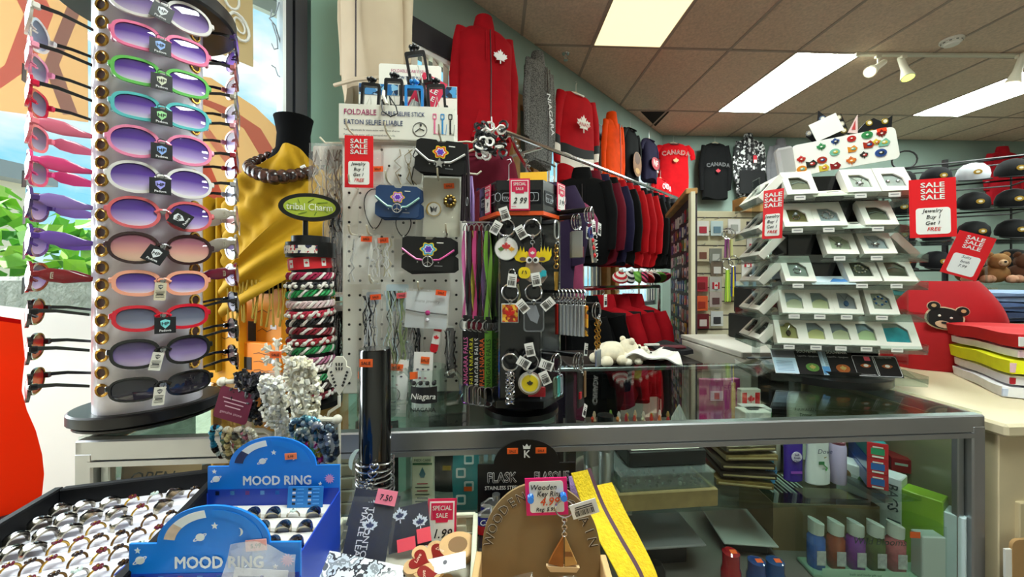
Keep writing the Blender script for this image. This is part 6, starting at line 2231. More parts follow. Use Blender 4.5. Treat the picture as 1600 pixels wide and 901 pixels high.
MB1 = tr(P(428, 800, .55).x, .55, BT) @ rot(z=1.5) @ Matrix.Scale(.877, 4)
mood = moodbox(MB1, 'farther blue arched ring display, beside the bangle post', .1415, False)
for k in range(3):
	for i in range(6):
		fring(MB1 @ tr(-.075 + .031 * i + .004 * k, -.0335 - .034 * k, .1455) @ rot(z=8), 'slim silver mood ring, %s row of the farther blue display, %s across' % (ORD[k], ORD[i]), 'silver' if (k, i) == (0, 4) else 'dome', 'mood rings in the farther blue display')
t = thing('colour_chart', 'small blue mood colour chart card leaning in the farther ring display', 'card', M=MB1 @ tr(.056, -.012, .146) @ rot(x=-6))
g = G()
g.box(mat('2a86d8', .4), (0, 0, .016), (.056, .0012, .032))
for k in range(2):
	for q in range(5):
		g.box(mat(('14182a', 'e8e8f0')[q % 2], .5), (-.018 + .025 * k, -.0009, .028 - .0055 * q), (.005, .0006, .003))
		g.box(mat('5ab0f0', .5), (-.008 + .025 * k, -.0009, .028 - .0055 * q), (.010, .0006, .001))
g.obj('card', t)
MB2 = tr(P(336, 900, .39).x, .39, BT) @ rot(z=1) @ Matrix.Scale(.81, 4)
moodbox(MB2, 'nearer blue arched ring display, in front of the black tray corner', .158, True)
t = thing('clear_pouch', 'clear plastic pouch with a white slip leaning on the nearer ring display', 'pouch', M=MB2 @ tr(.058, -.014, .160) @ rot(x=-10, y=4))
g = G()
g.grid(clear('ffffff', .06, .08, .22, .5, 30), lambda u, v: ((u - .5) * .088 + .01 * (.5 - v) * (u - .5), -.008 * math.sin(PI * u) * math.sin(PI * v) - .002 * math.sin(9 * u + 6 * v), .062 * v + .006 * math.sin(5 * u) * v), 12, 8, .0006)
g.obj('film', t)
g = G()
g.box(mat('f0f0f8', .6), (.0, .004, .018), (.066, .001, .034))
g.box(mat('8a90a8', .6), (-.014, .0032, .026), (.026, .0006, .0018)); g.box(mat('8a90a8', .6), (.02, .0032, .026), (.022, .0006, .0018))
g.ball(mat('3a3a8a', .4), (.002, .003, .026), .0028, 8, 5)
g.obj('slip', t)
# ---------------------------------------------------------------- brown carton with bagged cards and the wicker basket
BK = P(640, 830, .60)
t = thing('woven_basket', 'pale woven strip basket of heart fobs on the bench', 'basket', M=tr(BK.x, BK.y, BT) @ rot(z=4))
bw_, bd_, bh_ = .205, .24, .075
g = G()
wk = mat('cfd0b8', .7, var=.1, vs=40)
wk2 = mat('a9aa90', .7)
def wall(p0, p1, n):
	p0, p1 = V(p0), V(p1)
	d = (p1 - p0)
	nrm = V((-d.y, d.x, 0)).normalized()
	for i in range(n):
		a = p0 + d * (i + .5) / n
		for j in range(6):
			o = .0014 if (i + j) % 2 else -.0006
			g.box(wk if (i + j) % 3 else wk2, a + nrm * o + V((0, 0, .006 + .0122 * j)), (d.length / n * .98, .0022, .0112), Matrix.Rotation(math.atan2(d.y, d.x), 4, 'Z'))
	g.box(wk, (p0 + p1) / 2 + V((0, 0, bh_ + .002)), (d.length, .007, .006), Matrix.Rotation(math.atan2(d.y, d.x), 4, 'Z'), bev=.001)
wall((-bw_ / 2, 0, 0), (bw_ / 2, 0, 0), 14)
wall((bw_ / 2, 0, 0), (bw_ / 2 - .0, -bd_, 0), 16)
wall((-bw_ / 2, 0, 0), (-bw_ / 2, -bd_, 0), 16)
wall((-bw_ / 2, -bd_, 0), (bw_ / 2, -bd_, 0), 14)
g.obj('woven_side', t)
g = G(); g.box(wk2, (0, -bd_ / 2, .002), (bw_, bd_, .004)); g.obj('bottom', t)
g = G(); g.box(mat('b8b4a4', .8), (0, -bd_ / 2, .024), (bw_ - .012, bd_ - .012, .04)); g.obj('lining', t)
BKM = tr(BK.x, BK.y, BT) @ rot(z=4)
def heart(s):
	return [(s * .0625 * 16 * math.sin(a) ** 3, s * .0625 * (13 * math.cos(a) - 5 * math.cos(2 * a) - 2 * math.cos(3 * a) - math.cos(4 * a))) for a in [2 * PI * i / 28 for i in range(28)]]
BIRCH, OAK = mat('d8b07c', .5, var=.1, vs=40), mat('b8834a', .5, var=.15, vs=40)
for k, (x, y, z, a, s, c, lb) in enumerate(((.052, -.055, .060, 30, .022, '7a1a14', 'pale wooden heart fob with a dark red centre, nearest the sale ticket'), (.028, -.078, .066, -70, .022, '8a1c18', 'pale wooden heart fob with a red engraved heart, middle of the basket'), (.040, -.100, .060, -100, .022, '8a1c18', 'pale wooden heart fob lowest in view in the basket'), (.074, -.104, .048, 20, .018, 'd8b07c', 'plain wooden heart fob under the white tag card'))):
	t = thing('heart_fob', lb, 'heart fob', M=BKM @ tr(x, y, z) @ rot(x=-84 + 6 * k) @ rot(y=a), group='heart fobs in the basket')
	g = G(); g.prism(BIRCH, heart(s), .005); g.obj('wooden_heart', t)
	g = G(); g.prism(mat(c, .3), heart(s * .66), .001, y0=-.0012)
	g.text(mat('e8c8b0', .5), 'Love', s * .32, tr(0, -.0016, 0), .01, .3)
	g.obj('inlay', t)
for k in range(3):
	t = thing('wood_slice', 'round wooden slice fob, %s from the top of the pile under a bar code bag' % ORD[k], 'wooden fob', M=BKM @ tr(.078 - .003 * k, -.045 + .003 * k, .056 - .008 * k) @ rot(x=8, y=3 * k), group='wooden slices in the basket')
	g = G()
	g.lathe(BIRCH, [(.024, 0), (.025, .001), (.025, .006), (.024, .007)], 24, sx=1.1); g.obj('slice', t)
	g = G(); g.lathe(mat('8a6a48', .5), [(.014, .007), (.014, .0075)], 18); g.obj('engraving', t)
t = thing('tag_card', 'white blank tag card with a punched hole lying on the wooden fobs', 'card', M=BKM @ tr(.064, -.088, .066) @ rot(x=-70, y=-10))
g = G(); g.box(mat('eef0f4', .6), (0, 0, 0), (.056, .001, .022)); g.cyl(mat('6a6a70', .6), (0, -.001, .002), (0, 0.0, .002), .0028, n=10); g.obj('card', t)
t = thing('foil_pack', 'crinkled silver and black foil pack lying in front of the basket', 'packet', M=BKM @ tr(-.045, -.105, .058) @ rot(x=-62, y=12, z=-4))
g = G()
fl = speckle(('e4e8ee', '3a3c44', 'c8d0da', '8a9098', 'f0f4f8', '50545c'), 55, .2, 'noise')
g.grid(fl, lambda u, v: ((u - .5) * .11, -.005 * math.sin(PI * u) * math.sin(PI * v) + .0015 * math.sin(40 * u) * math.sin(34 * v), (v - .5) * .06), 20, 12, .001)
g.obj('foil', t)
def leafcard(x, y, z, ry, rx, w, h, label, big, lt=True):
	t = thing('team_card', label, 'souvenir card', M=BKM @ tr(x, y, z) @ rot(x=rx) @ rot(y=ry), group='navy hockey souvenir cards')
	g = G()
	g.box(mat('10162e', .4), (0, 0, 0), (w, .0014, h))
	lf = maple(.012)
	for lx, lz in ((w * .28, h * .05), (-w * .18, h * .3)) if big else ((0, h * .1),):
		g.prism(mat('dfe8f4', .4), [(lx + a, lz + b) for a, b in lf], .0006, y0=-.0012)
		g.prism(mat('1a2a5a', .4), [(lx + a * .55, lz + b * .5) for a, b in lf], .0004, y0=-.0016)
	if lt:
		g.text(mat('e0e0e8', .5), 'TORONTO', .0125, tr(-w * .10, -.001, h * .42) @ rot(y=90), .01, 0, 'LEFT')
		g.text(mat('e0e0e8', .5), 'MAPLE LEAFS', .0125, tr(-w * .24, -.001, h * .42) @ rot(y=90), .01, 0, 'LEFT')
	g.obj('card', t)
	g = G()
	g.grid(FILM, lambda u, v: ((u - .5) * (w + .012), -.003 - .003 * math.sin(PI * u) * math.sin(PI * v), (v - .5) * (h + .014)), 6, 6, .0004)
	g.obj('film', t)
	return t
leafcard(-.052, -.035, .080, 4, -30, .062, .074, 'navy hockey card with vertical white lettering, leaning in the basket', False)
leafcard(-.052, -.010, .096, 12, -16, .070, .052, 'navy hockey card with one white leaf, behind the lettered card', False, False)
t = leafcard(.004, -.028, .080, -10, -24, .062, .056, 'navy hockey card with two white leaves and pink stickers', True, False)
g = G(); sticker(g, tr(-.004, -.0068, -.02), .026, .016, '', 'ff5a6a'); sticker(g, tr(.022, -.0068, -.014), .02, .018, '', 'ff5a6a'); g.obj('price_sticker', t)
t = thing('pink_sticker_slip', 'pink handwritten price slip stuck on top of the navy cards', 'price slip', M=BKM @ tr(-.030, -.022, .122) @ rot(x=-16, y=12))
g = G(); sticker(g, Matrix(), .030, .020, '7.50', 'ff8aa0'); g.obj('slip', t)
special_tag('price_ticket', 'pink special sale ticket marked 1.99 on the basket back', BKM @ tr(.052, -.010, .110) @ rot(x=-6, y=1), .044, .072, '1.99')
t = thing('open_carton', 'brown cardboard carton edge between the ring display and the basket', 'carton', M=tr(P(513, 850, .60).x, .60, BT) @ rot(z=3))
g = G()
cb = mat('8a7048', .8, var=.08, vs=12)
for s in (-1, 1):
	g.box(cb, (s * .017, -.12, .035), (.003, .24, .07))
for y in (-.0015, -.2385):
	g.box(cb, (0, y, .035), (.031, .003, .07))
g.box(cb, (0, -.12, .002), (.034, .237, .004))
g.obj('carton', t)
for k in range(4):
	g = G(); g.box(mat('5a4628', .8), (.0188, -.03 - .05 * k, .035), (.0006, .0015, .066)); g.obj('crease', t)
# ---------------------------------------------------------------- flask display
FKM = tr(P(823, 800, .675).x, .675, BT) @ rot(z=3)
t = thing('flask_display', 'black arched card display of stainless flasks behind the wooden key ring box', 'flask display', M=FKM)
g = G()
bk_ = mat('0c0c0f', .35)
zs = .125
g.prism(bk_, [(.086, 0), (.086, zs)] + [(.058 * math.cos(a), zs + .042 * math.sin(a)) for a in [PI * i / 20 for i in range(21)]] + [(-.086, zs), (-.086, 0)], .003)
g.box(bk_, (0, -.045, .02), (.165, .088, .04), bev=.002)
for s, a, b in ((-1, 'FLASK', 'STAINLESS STEEL'), (1, 'FLASQUE', 'EN ACIER INOXYDABLE')):
	x = s * .044
	g.text(mat('e8e8e8', .4), a, .024 if s < 0 else .023, tr(x, -.0004, .094), .06, 0, 'CENTER', .78 if s < 0 else .66)
	g.text(bk_, a, .024 if s < 0 else .023, tr(x, -.0016, .094), -.004, 0, 'CENTER', .78 if s < 0 else .66)
	g.text(WHITE, b, .0092, tr(x, -.0006, .081), .012, 0, 'CENTER', .86 if s < 0 else .68)
g.text(WHITE, 'K', .018, tr(0, -.0006, .136), .03)
g.prism(WHITE, [(-.006, .151), (-.007, .158), (-.0035, .155), (0, .160), (.0035, .155), (.007, .158), (.006, .151)], .0006, y0=-.0008)
g.obj('card', t)
for s in (-1, 1):
	g = G(); sticker(g, tr(s * .025, -.001, .148), .019, .010); g.obj('price_sticker', t)
for k in range(2):
	f = thing('hip_flask', ('nearer steel flask with a blue and red wrap, left of the wooden key ring box', 'second steel flask just behind the nearer one')[k], 'hip flask', M=FKM @ tr(-.062 + .004 * k, -.052 + .02 * k, .041 + .004 * k), group='flasks in the black display')
	g = G()
	g.loft(mat('22268a', .3), [[V((x, y, z)) for x, y in sup(.044, .016, 3, 20)] for z in (0, .028)])
	g.loft(mat('c81a28', .3), [[V((x * 1.01, y * 1.02, z)) for x, y in sup(.044, .016, 3, 20)] for z in (0, .014)])
	g.text(mat('e8eef4', .4), 'Canada', .0125, tr(0, -.0088, .017), .02, .15)
	g.obj('wrap', f)
	g = G()
	g.loft(STEEL, [[V((x * s, y * s, z)) for x, y in sup(.044, .016, 3, 20)] for s, z in ((1, .028), (1, .030), (.8, .033))])
	g.cyl(STEEL, (0.004, 0, .032), (0.004, 0, .046), .0065, n=14)
	g.tube(STEEL, [(.004, 0, .040), (-.008, -.002, .040), (-.016, -.002, .034)], .0014, 6)
	g.obj('cap', f)
# ---------------------------------------------------------------- wooden key ring box
WKM = tr(P(845, 850, .50).x, .50, BT) @ rot(z=-2)
t = thing('keyring_box', 'open wooden box of wooden key rings with a round-topped cardboard back', 'display box', M=WKM)
kr = mat('8f7650', .8, var=.06, vs=20)
pine = mat('d8b27c', .5, var=.08, vs=14)
g = G()
zb = .095
g.prism(kr, [(.077, 0), (.077, zb)] + [(.077 * math.cos(a), zb + .089 * math.sin(a)) for a in [PI * i / 26 for i in range(27)]] + [(-.077, zb), (-.077, 0)], .004)
g.obj('cardboard_back', t)
g = G()
for i, ch in enumerate('WOODEN KEYCHAIN'):
	if ch == ' ':
		continue
	a = PI * (.93 - .86 * i / 14)
	M = tr(.063 * math.cos(a), -.0006, zb + .073 * math.sin(a) - .003) @ rot(y=90 - math.degrees(a))
	g.text(mat('efe8da', .6), ch, .017, M, .03)
	g.text(mat('4a3a24', .7), ch, .017, M @ tr(0, -.0010, 0), -.012)
g.obj('lettering', t)
for s in (-1, 1):
	g = G(); g.box(pine, (s * .081, -.11, .045), (.008, .23, .09), bev=.001); g.obj('side_board', t)
g = G(); g.box(pine, (0, -.221, .03), (.154, .008, .06), bev=.001); g.obj('front_board', t)
g = G(); g.box(pine, (0, -.108, .003), (.154, .216, .006)); g.obj('bottom', t)
x, z = hit(WKM, 854, 775, .004)
pc_ = thing('price_card', 'bright pink card pricing wooden key rings at 4.99', 'price card', M=WKM @ tr(x, -.004, z) @ rot(y=-3))
g = G()
g.box(mat('f01a78', .5), (0, 0, 0), (.054, .0012, .048))
g.prism(WHITE, rrect(.044, .040, .003, 3), .0006, y0=-.0012)
g.text(INK, 'Wooden', .0095, tr(-.004, -.0016, .0095), .008, .25)
g.text(INK, 'Key Ring', .0088, tr(.003, -.0016, .0012), .008, .25)
g.text(mat('e0501a', .5), '4.99', .0145, tr(.003, -.0016, -.0105), .016, .25)
g.text(INK, 'Reg: 5.99', .0068, tr(-.002, -.0016, -.018), .008, .2)
g.obj('card', pc_)
for k, (px, py, lb) in enumerate(((829, 776, 'blue push pin at the edge of the pink price card'), (880, 773, 'blue push pin holding the wooden sailboat key ring'))):
	x, z = hit(WKM, px, py, .006)
	q = thing('push_pin', lb, 'push pin', M=WKM @ tr(x, -.0055, z) @ rot(x=80))
	g = G(); g.lathe(mat('2a7ad8', .2, coat=.5), [(.0035, 0), (.0042, .001), (.0022, .003), (.002, .008), (.0042, .011), (.004, .0125)], 14); g.obj('head', q)
x, z = hit(WKM, 882, 782, .014)
s_ = thing('sailboat_keyring', 'wooden sailboat key ring hanging on the cardboard back', 'keyring', M=WKM @ tr(x, -.014, z))
g = G(); g.ring(CHROME, (0, 0, -.010), .0115, .0010, rot(x=6), 24, 5); g.obj('split_ring', s_)
g = G()
for k in range(5):
	g.ring(CHROME, (0, 0, -.024 - .0045 * k), .003, .0008, rot(z=90 * (k % 2)), 10, 4)
g.obj('chain', s_)
g = G()
g.prism(mat('9a5a20', .4, var=.15, vs=60), [(-.0015, -.046), (-.0015, -.084), (-.020, -.080), (-.013, -.066)], .004)
g.prism(mat('c89a58', .4), [(.0005, -.045), (.016, -.080), (.0005, -.083)], .004)
g.prism(mat('8a5a30', .4), [(.0005, -.064), (.0085, -.064), (.0105, -.070), (.0005, -.070)], .0006, y0=-.0006)
g.obj('sail', s_)
g = G(); g.prism(mat('d8b88c', .4), [(-.023, -.083), (.019, -.084), (.015, -.090), (-.018, -.090)], .005, y0=-.0005); g.obj('hull', s_)
g = G(); bar_tag(g, tr(.024, -.006, -.006) @ rot(y=-18), .034, .018); g.obj('price_tag', s_)
for k, (x, y, lb) in enumerate(((-.040, -.035, 'bagged wooden key ring at the tray side of the wooden box'), (.012, -.032, 'bagged wooden key ring with a bar code, under the sailboat'), (.052, -.04, 'bagged wooden key ring with an orange dot, strap side of the wooden box'), (-.01, -.10, 'bagged wooden key ring lying nearest in the wooden box'))):
	b = thing('bagged_keyring', lb, 'keyring', M=WKM @ tr(x, y, .045 - .01 * (k == 3)) @ rot(x=-58, y=10 * k - 14), group='bagged key rings in the wooden box')
	g = G(); g.grid(FILM, lambda u, v: ((u - .5) * .07, -.005 * math.sin(PI * u) * math.sin(PI * v) - .002, (v - .5) * .07), 8, 8, .0005); g.obj('film', b)
	g = G()
	g.prism(mat('7a4a28' if k % 2 == 0 else 'c8a068', .4), [(-.018, -.02), (.018, -.02), (.008, .02), (-.004, .026)] if k < 3 else sup(.05, .04, 2, 20), .004, y0=.0)
	g.obj('wooden_charm', b)
	g = G(); g.ring(CHROME, (.016, -.0085, .018), .009, .0008, None, 18, 4)
	if k == 1:
		bar_tag(g, tr(0, -.0085, .006), .018, .026)
	if k == 2:
		sticker(g, tr(.01, -.0085, -.006), .010, .008, '')
	g.obj('ring_and_tag', b)
# ---------------------------------------------------------------- woven straps hanging at the bench end
def strapx(pts, w, col, label, edge=None, nm='woven_strap'):
	t = thing(nm, label, 'strap')
	q = [P(*p) for p in pts]
	g = G()
	def f(u, v):
		s = v * (len(q) - 1); i = min(int(s), len(q) - 2); a = s - i
		p0, p1, p2, p3 = q[max(i - 1, 0)], q[i], q[i + 1], q[min(i + 2, len(q) - 1)]
		c = .5 * (2 * p1 + (p2 - p0) * a + (2 * p0 - 5 * p1 + 4 * p2 - p3) * a * a + (3 * p1 - p0 - 3 * p2 + p3) * a ** 3)
		return c + V(((u - .5) * w, .012 * (u - .5), 0))
	g.grid(mat(col, .8, var=.12, vs=120, bump=.4, bs=250), f, 4, 30, .002)
	g.obj('webbing', t)
	if edge:
		g = G()
		g.grid(mat(edge, .8), lambda u, v: f(.92 + .3 * u, v) + V((0, .003, 0)), 2, 30, .0015)
		g.obj('edge_stripe', t)
	return t
strapx([(905, 736, .66), (925, 790, .64), (950, 840, .60), (985, 905, .56), (1000, 960, .54)], .030, 'e8c81a', 'yellow and purple woven strap hanging behind the wooden key ring box', '5a3a4a')
strapx([(942, 756, .68), (962, 800, .65), (985, 845, .62), (1010, 900, .58), (1020, 950, .56)], .034, 'ecc414', 'wider yellow woven strap hanging outermost past the wooden box')
strapx([(896, 742, .675), (899, 760, .67), (902, 790, .66)], .02, 'a88ac8', 'lilac strap end behind the yellow woven straps')
# ---------------------------------------------------------------- things inside the showcase
def on(px, d, z):
	return tr((px - CX) / F * d, d, z + .0006)
def simple(name, label, cat, M, parts, group=None):
	t = thing(name, label, cat, M=M, group=group)
	for nm, fn in parts:
		g = G(); fn(g); g.obj(nm, t)
	return t
B_ = lambda h, *a, **k: (lambda g: [g.box(mat(h, k.get('r', .5), var=k.get('var', 0), vs=20), c, d, bev=k.get('bev', .002)) for c, d in a])
# toiletries on the upper glass shelf
def bottle(px, d, w, h, prof, col, cap, label, text=None, art=None, cat='bottle', name='toiletry_bottle', z=SH1, rz=0, sy=.5, tilt=0):
	def body(g):
		g.lathe(mat(col, .25, coat=.4), [(w / 2 * r, h * q) for r, q in prof], 24, sy=sy)
	t = thing(name, label, cat, M=on(px, d, z) @ rot(z=rz, y=tilt))
	g = G(); body(g); g.obj('body', t)
	if cap:
		g = G(); g.lathe(mat(cap[0], .35), [(w / 2 * cap[1], h * cap[2]), (w / 2 * cap[1], h * cap[3]), (w / 2 * cap[1] * .8, h * (cap[3] + .02))], 20, sy=max(sy, .7)); g.obj('cap', t)
	if art:
		g = G(); art(g, -w / 2 * sy - .001, w, h); g.obj('label_print', t)
	return t
def a_dove(g, y, w, h):
	g.text(mat('1a2a5a', .5), 'Dove', .017, tr(.006, y, h * .70), .004, .2)
	g.prism(mat('8a7a3a', .5), [(.004, h * .62), (.012, h * .64), (.006, h * .60)], .0004, y0=y)
	g.box(mat('3a7a4a', .5), (-.002, y, h * .5), (.014, .0006, .008)); g.text(mat('4a5a50', .5), 'care', .006, tr(.004, y, h * .36), .004)
	g.tube(mat('4aa050', .5), [(.004, y, h * .46), (.012, y, h * .40), (.009, y, h * .34)], .0014, 5)
bottle(1277, .985, .062, .118, [(.8, 0), (.98, .03), (1, .3), (.86, .7), (.9, 1.0)], 'eef2f4', None, 'white hourglass shaped deodorant bottle on the glass shelf', art=a_dove)
def a_purple(g, y, w, h):
	g.cyl(mat('e8dcf4', .5), (0, y - .001, h * .56), (0, y + .001, h * .56), .013, n=20)
	for k, s in enumerate(('Soft', 'Fresh', 'Clear')):
		g.text(mat('3a1a7a', .5), s, .0075, tr(0, y - .0015, h * .59 - .008 * k), .006)
	g.box(mat('9a4ac8', .5), (0, y, h * .22), (w * .6, .0006, .006))
bottle(1239, 1.0, .048, .118, [(.86, 0), (1, .02), (1, .92), (.9, 1)], '3a1a9a', ('4a2ab0', .9, 1.0, 1.12), 'purple deodorant stick beside the white hourglass bottle', art=a_purple)
bottle(1309, .99, .036, .100, [(.95, 0), (1, .02), (1, .94), (.9, 1)], 'c8b8e0', ('7a3a4a', .88, 1.0, 1.06), 'lilac roll-on tube between the white bottle and the toothpaste boxes', sy=1)
def a_sanit(g, y, w, h):
	g.box(mat('4aa0e0', .4), (0, y, h * .32), (w * .8, .0006, h * .4)); g.text(mat('2a2a6a', .5), 'LUX', .013, tr(0, y - .001, h * .4), .01)
bottle(1196, .98, .036, .085, [(.9, 0), (1, .05), (1, .55), (.5, .68), (.45, .8)], '6ab0d8', ('e8e4e0', .52, .80, 1.02), 'small tilted blue hand gel bottle with a white cap', art=a_sanit, tilt=12)
bottle(1208, 1.06, .034, .105, [(.9, 0), (1, .05), (1, .8), (.7, .9)], 'b8b4a0', ('d8d0c8', .7, .9, 1.04), 'pale bottle with a white and red cap behind the blue hand gel', sy=1)
for k, (c1, c2) in enumerate((('1a4ab8', 'c81a28'), ('1a58c8', 'c81a28'), ('2aa0a8', 'd01a2a'))):
	t = thing('toothpaste_box', ('bottom blue toothpaste box with a red end on the shelf', 'middle blue toothpaste box with a red end on the shelf', 'teal toothpaste box on top of the two blue ones')[k], 'box', M=on(1356, 1.02, SH1 + .038 * k) @ rot(z=62), group='stacked toothpaste boxes')
	g = G(); g.box(mat(c1, .3, coat=.4), (.01, 0, .0185), (.155, .04, .037), bev=.001); g.obj('carton', t)
	g = G()
	g.box(mat(c2, .3, coat=.4), (-.0685, 0, .0185), (.005, .0402, .0372))
	g.box(mat('2a6ab8' if k < 2 else '2a9a6a', .4), (-.0714, 0, .017), (.0006, .026, .016)); g.box(WHITE, (-.0718, 0, .028), (.0006, .02, .003))
	g.box(WHITE, (-.0718, 0, .004), (.0006, .022, .004))
	g.obj('red_end', t)
	g = G(); g.ball(mat('d8e8f8', .4), (-.03, -.0202, .02), .009, 10, 5, (1, .1, .8)); g.obj('emblem', t)
t = thing('toothpaste_box', 'red toothpaste box end beside the stacked blue ones', 'box', M=on(1392, 1.10, SH1) @ rot(z=62))
g = G(); g.box(mat('c01a28', .3), (0, 0, .0185), (.14, .04, .037), bev=.001); g.obj('carton', t)
g = G(); g.box(WHITE, (-.0706, 0, .022), (.0006, .026, .006)); g.obj('print', t)
t = thing('lozenge_box', 'white and green box numbered 50 behind the gel bottle', 'box', M=on(1178, 1.13, SH1) @ rot(z=-6))
g = G(); g.box(mat('eef0ee', .4), (0, 0, .075), (.075, .045, .15), bev=.001); g.obj('carton', t)
g = G(); g.box(mat('3a9a4a', .4), (.008, -.0228, .115), (.058, .0006, .05)); g.text(WHITE, '50', .024, tr(-.006, -.0236, .12), .01, 0, 'CENTER')
for k in range(4):
	g.box(WHITE, (.008, -.0232, .108 - .006 * k), (.044, .0004, .0016))
g.obj('label_print', t)
for k in range(5):
	M = on(1150 + 3 * (k % 2), 1.02, SH1 + .0225 * k) @ rot(z=-12 + 4 * k)
	simple('snack_packet', ('dark gold', 'brown', 'black gold', 'gold', 'grey gold')[k] + ' flat packet, %s from the bottom of the pile in the showcase' % ORD[k], 'packet', M, [('wrapper', lambda g: g.grid(mat(('8a7440', '3a3028', '4a4030', 'a08a58', '6a604a')[k], .3, .4, var=.3, vs=60), lambda u, v: ((u - .5) * .13, (v - .5) * .12, .009 + .009 * math.sin(PI * u) * math.sin(PI * v)), 8, 8, .014)), ('seal', lambda g: g.box(mat('c8b888', .3, .5), (0, -.061, .008), (.12, .004, .003)))], 'flat packets in the showcase')
# stack of trays
Mt = on(1045, .872, SH1 + .0005) @ rot(z=6)
simple('wooden_tray', 'shallow pale wooden tray under the clear compartment box', 'tray', Mt, [('rim', lambda g: [g.box(mat('b09a68', .6, var=.15, vs=30), c, d, bev=.002) for c, d in (((0, .005, .02), (.24, .01, .04)), ((0, .245, .02), (.24, .01, .04)), ((-.115, .125, .02), (.01, .24, .04)), ((.115, .125, .02), (.01, .24, .04)))]), ('lining', lambda g: g.box(mat('2a1618', .8), (0, .125, .012), (.222, .232, .02)))])
def cbox(g):
	m = clear('e8f2f0', .10, .10, .10)
	for c, d in (((0, 0, .02), (.225, .003, .036)), ((0, .22, .02), (.225, .003, .036)), ((-.111, .11, .02), (.003, .22, .036)), ((.111, .11, .02), (.003, .22, .036)), ((0, .11, .002), (.225, .22, .003))):
		g.box(m, c, d)
	for x in (-.055, 0, .055):
		g.box(m, (x, .11, .02), (.002, .216, .032))
t = simple('compartment_box', 'clear plastic compartment box of small findings in the showcase', 'storage box', on(1045, .872, SH1 + .0345) @ rot(z=6) @ tr(.004, .012, 0), [('box', cbox), ('lid', lambda g: g.box(clear('eef6f4', .14, .08, .10), (0, .11, .0405), (.232, .226, .004), bev=.001))])
rr = random.Random(9)
g = G()
for k in range(70):
	g.ball(mat(rr.choice(['c8c8c8', '8a8a88', 'e0dcd0', '5a5854']), .3, .6), (rr.uniform(-.1, .1), rr.uniform(.01, .09), rr.uniform(.006, .014)), rr.uniform(.002, .005), 6, 4)
o = g.obj('findings', t); o['kind'] = 'stuff'
Mb = on(1042, .92, SH1 + .0782) @ rot(z=5)
simple('ring_case', 'black tray of small rings on top of the clear compartment box', 'ring tray', Mb, [('rim', lambda g: [g.box(mat('101014', .4), c, d, bev=.002) for c, d in (((0, 0, .018), (.19, .012, .036)), ((0, .15, .018), (.19, .012, .036)), ((-.09, .075, .018), (.012, .15, .036)), ((.09, .075, .018), (.012, .15, .036)), ((0, .075, .004), (.19, .15, .008)))]), ('card', lambda g: g.box(mat('e8e4d4', .7), (0, .075, .034), (.17, .14, .003)))])
for k in range(8):
	fring(Mb @ tr(-.07 + .02 * k, .03, .0365) @ rot(z=20), 'small dark ring in the case tray, %s from the canisters' % ORD[k], 'dome', 'rings in the black showcase tray')
simple('metal_sheet', 'grey flat metal sheet lying under the wooden tray', 'sheet', on(1040, .90, SH2) @ rot(z=5), [('plate', B_('9a9a9c', ((0, .1, .075), (.19, .22, .006)), r=.35)), ('block', B_('2a2a2c', ((0, .12, .036), (.15, .16, .072))))])
simple('metal_plate', 'pale grey flat plate beside the brown carton in the showcase', 'sheet', on(1168, .98, SH2) @ rot(z=-6), [('plate', B_('c4c4c0', ((0, .06, .032), (.13, .16, .005)), r=.35)), ('block', B_('3a3a3a', ((0, .06, .0145), (.1, .12, .029))))])
# brown carton of leaflets
Mc = on(1290, .985, SH2) @ rot(z=-3)
cbm = mat('8a7454', .75, var=.08, vs=10)
def carton(g):
	for c, d in (((0, 0, .06), (.262, .003, .12)), ((0, .16, .06), (.262, .003, .12)), ((-.1295, .08, .06), (.003, .157, .12)), ((.1295, .08, .06), (.003, .157, .12)), ((0, .08, .002), (.256, .157, .004))):
		g.box(cbm, c, d)
t = simple('leaflet_carton', 'brown cardboard carton packed with dark booklets in the showcase', 'carton', Mc, [('carton', carton), ('flap', lambda g: g.box(cbm, (.05, .05, .1215), (.16, .05, .002)))])
for k in range(9):
	simple('booklet', '%s booklet standing in the brown carton, %s from its open end' % (('dark green', 'white', 'black', 'brown')[k % 4], ORD[k]), 'booklet', Mc @ tr(-.115 + .012 * k, .10, .005) @ rot(y=8), [('cover', lambda g: g.box(mat(('24381e', 'e8e8e8', '17171a', '4a3428')[k % 4], .4), (0, 0, .058), (.006, .10, .115))), ('pages', lambda g: g.box(PAPER, (0, .001, .059), (.004, .098, .1155)))], 'booklets in the brown carton')
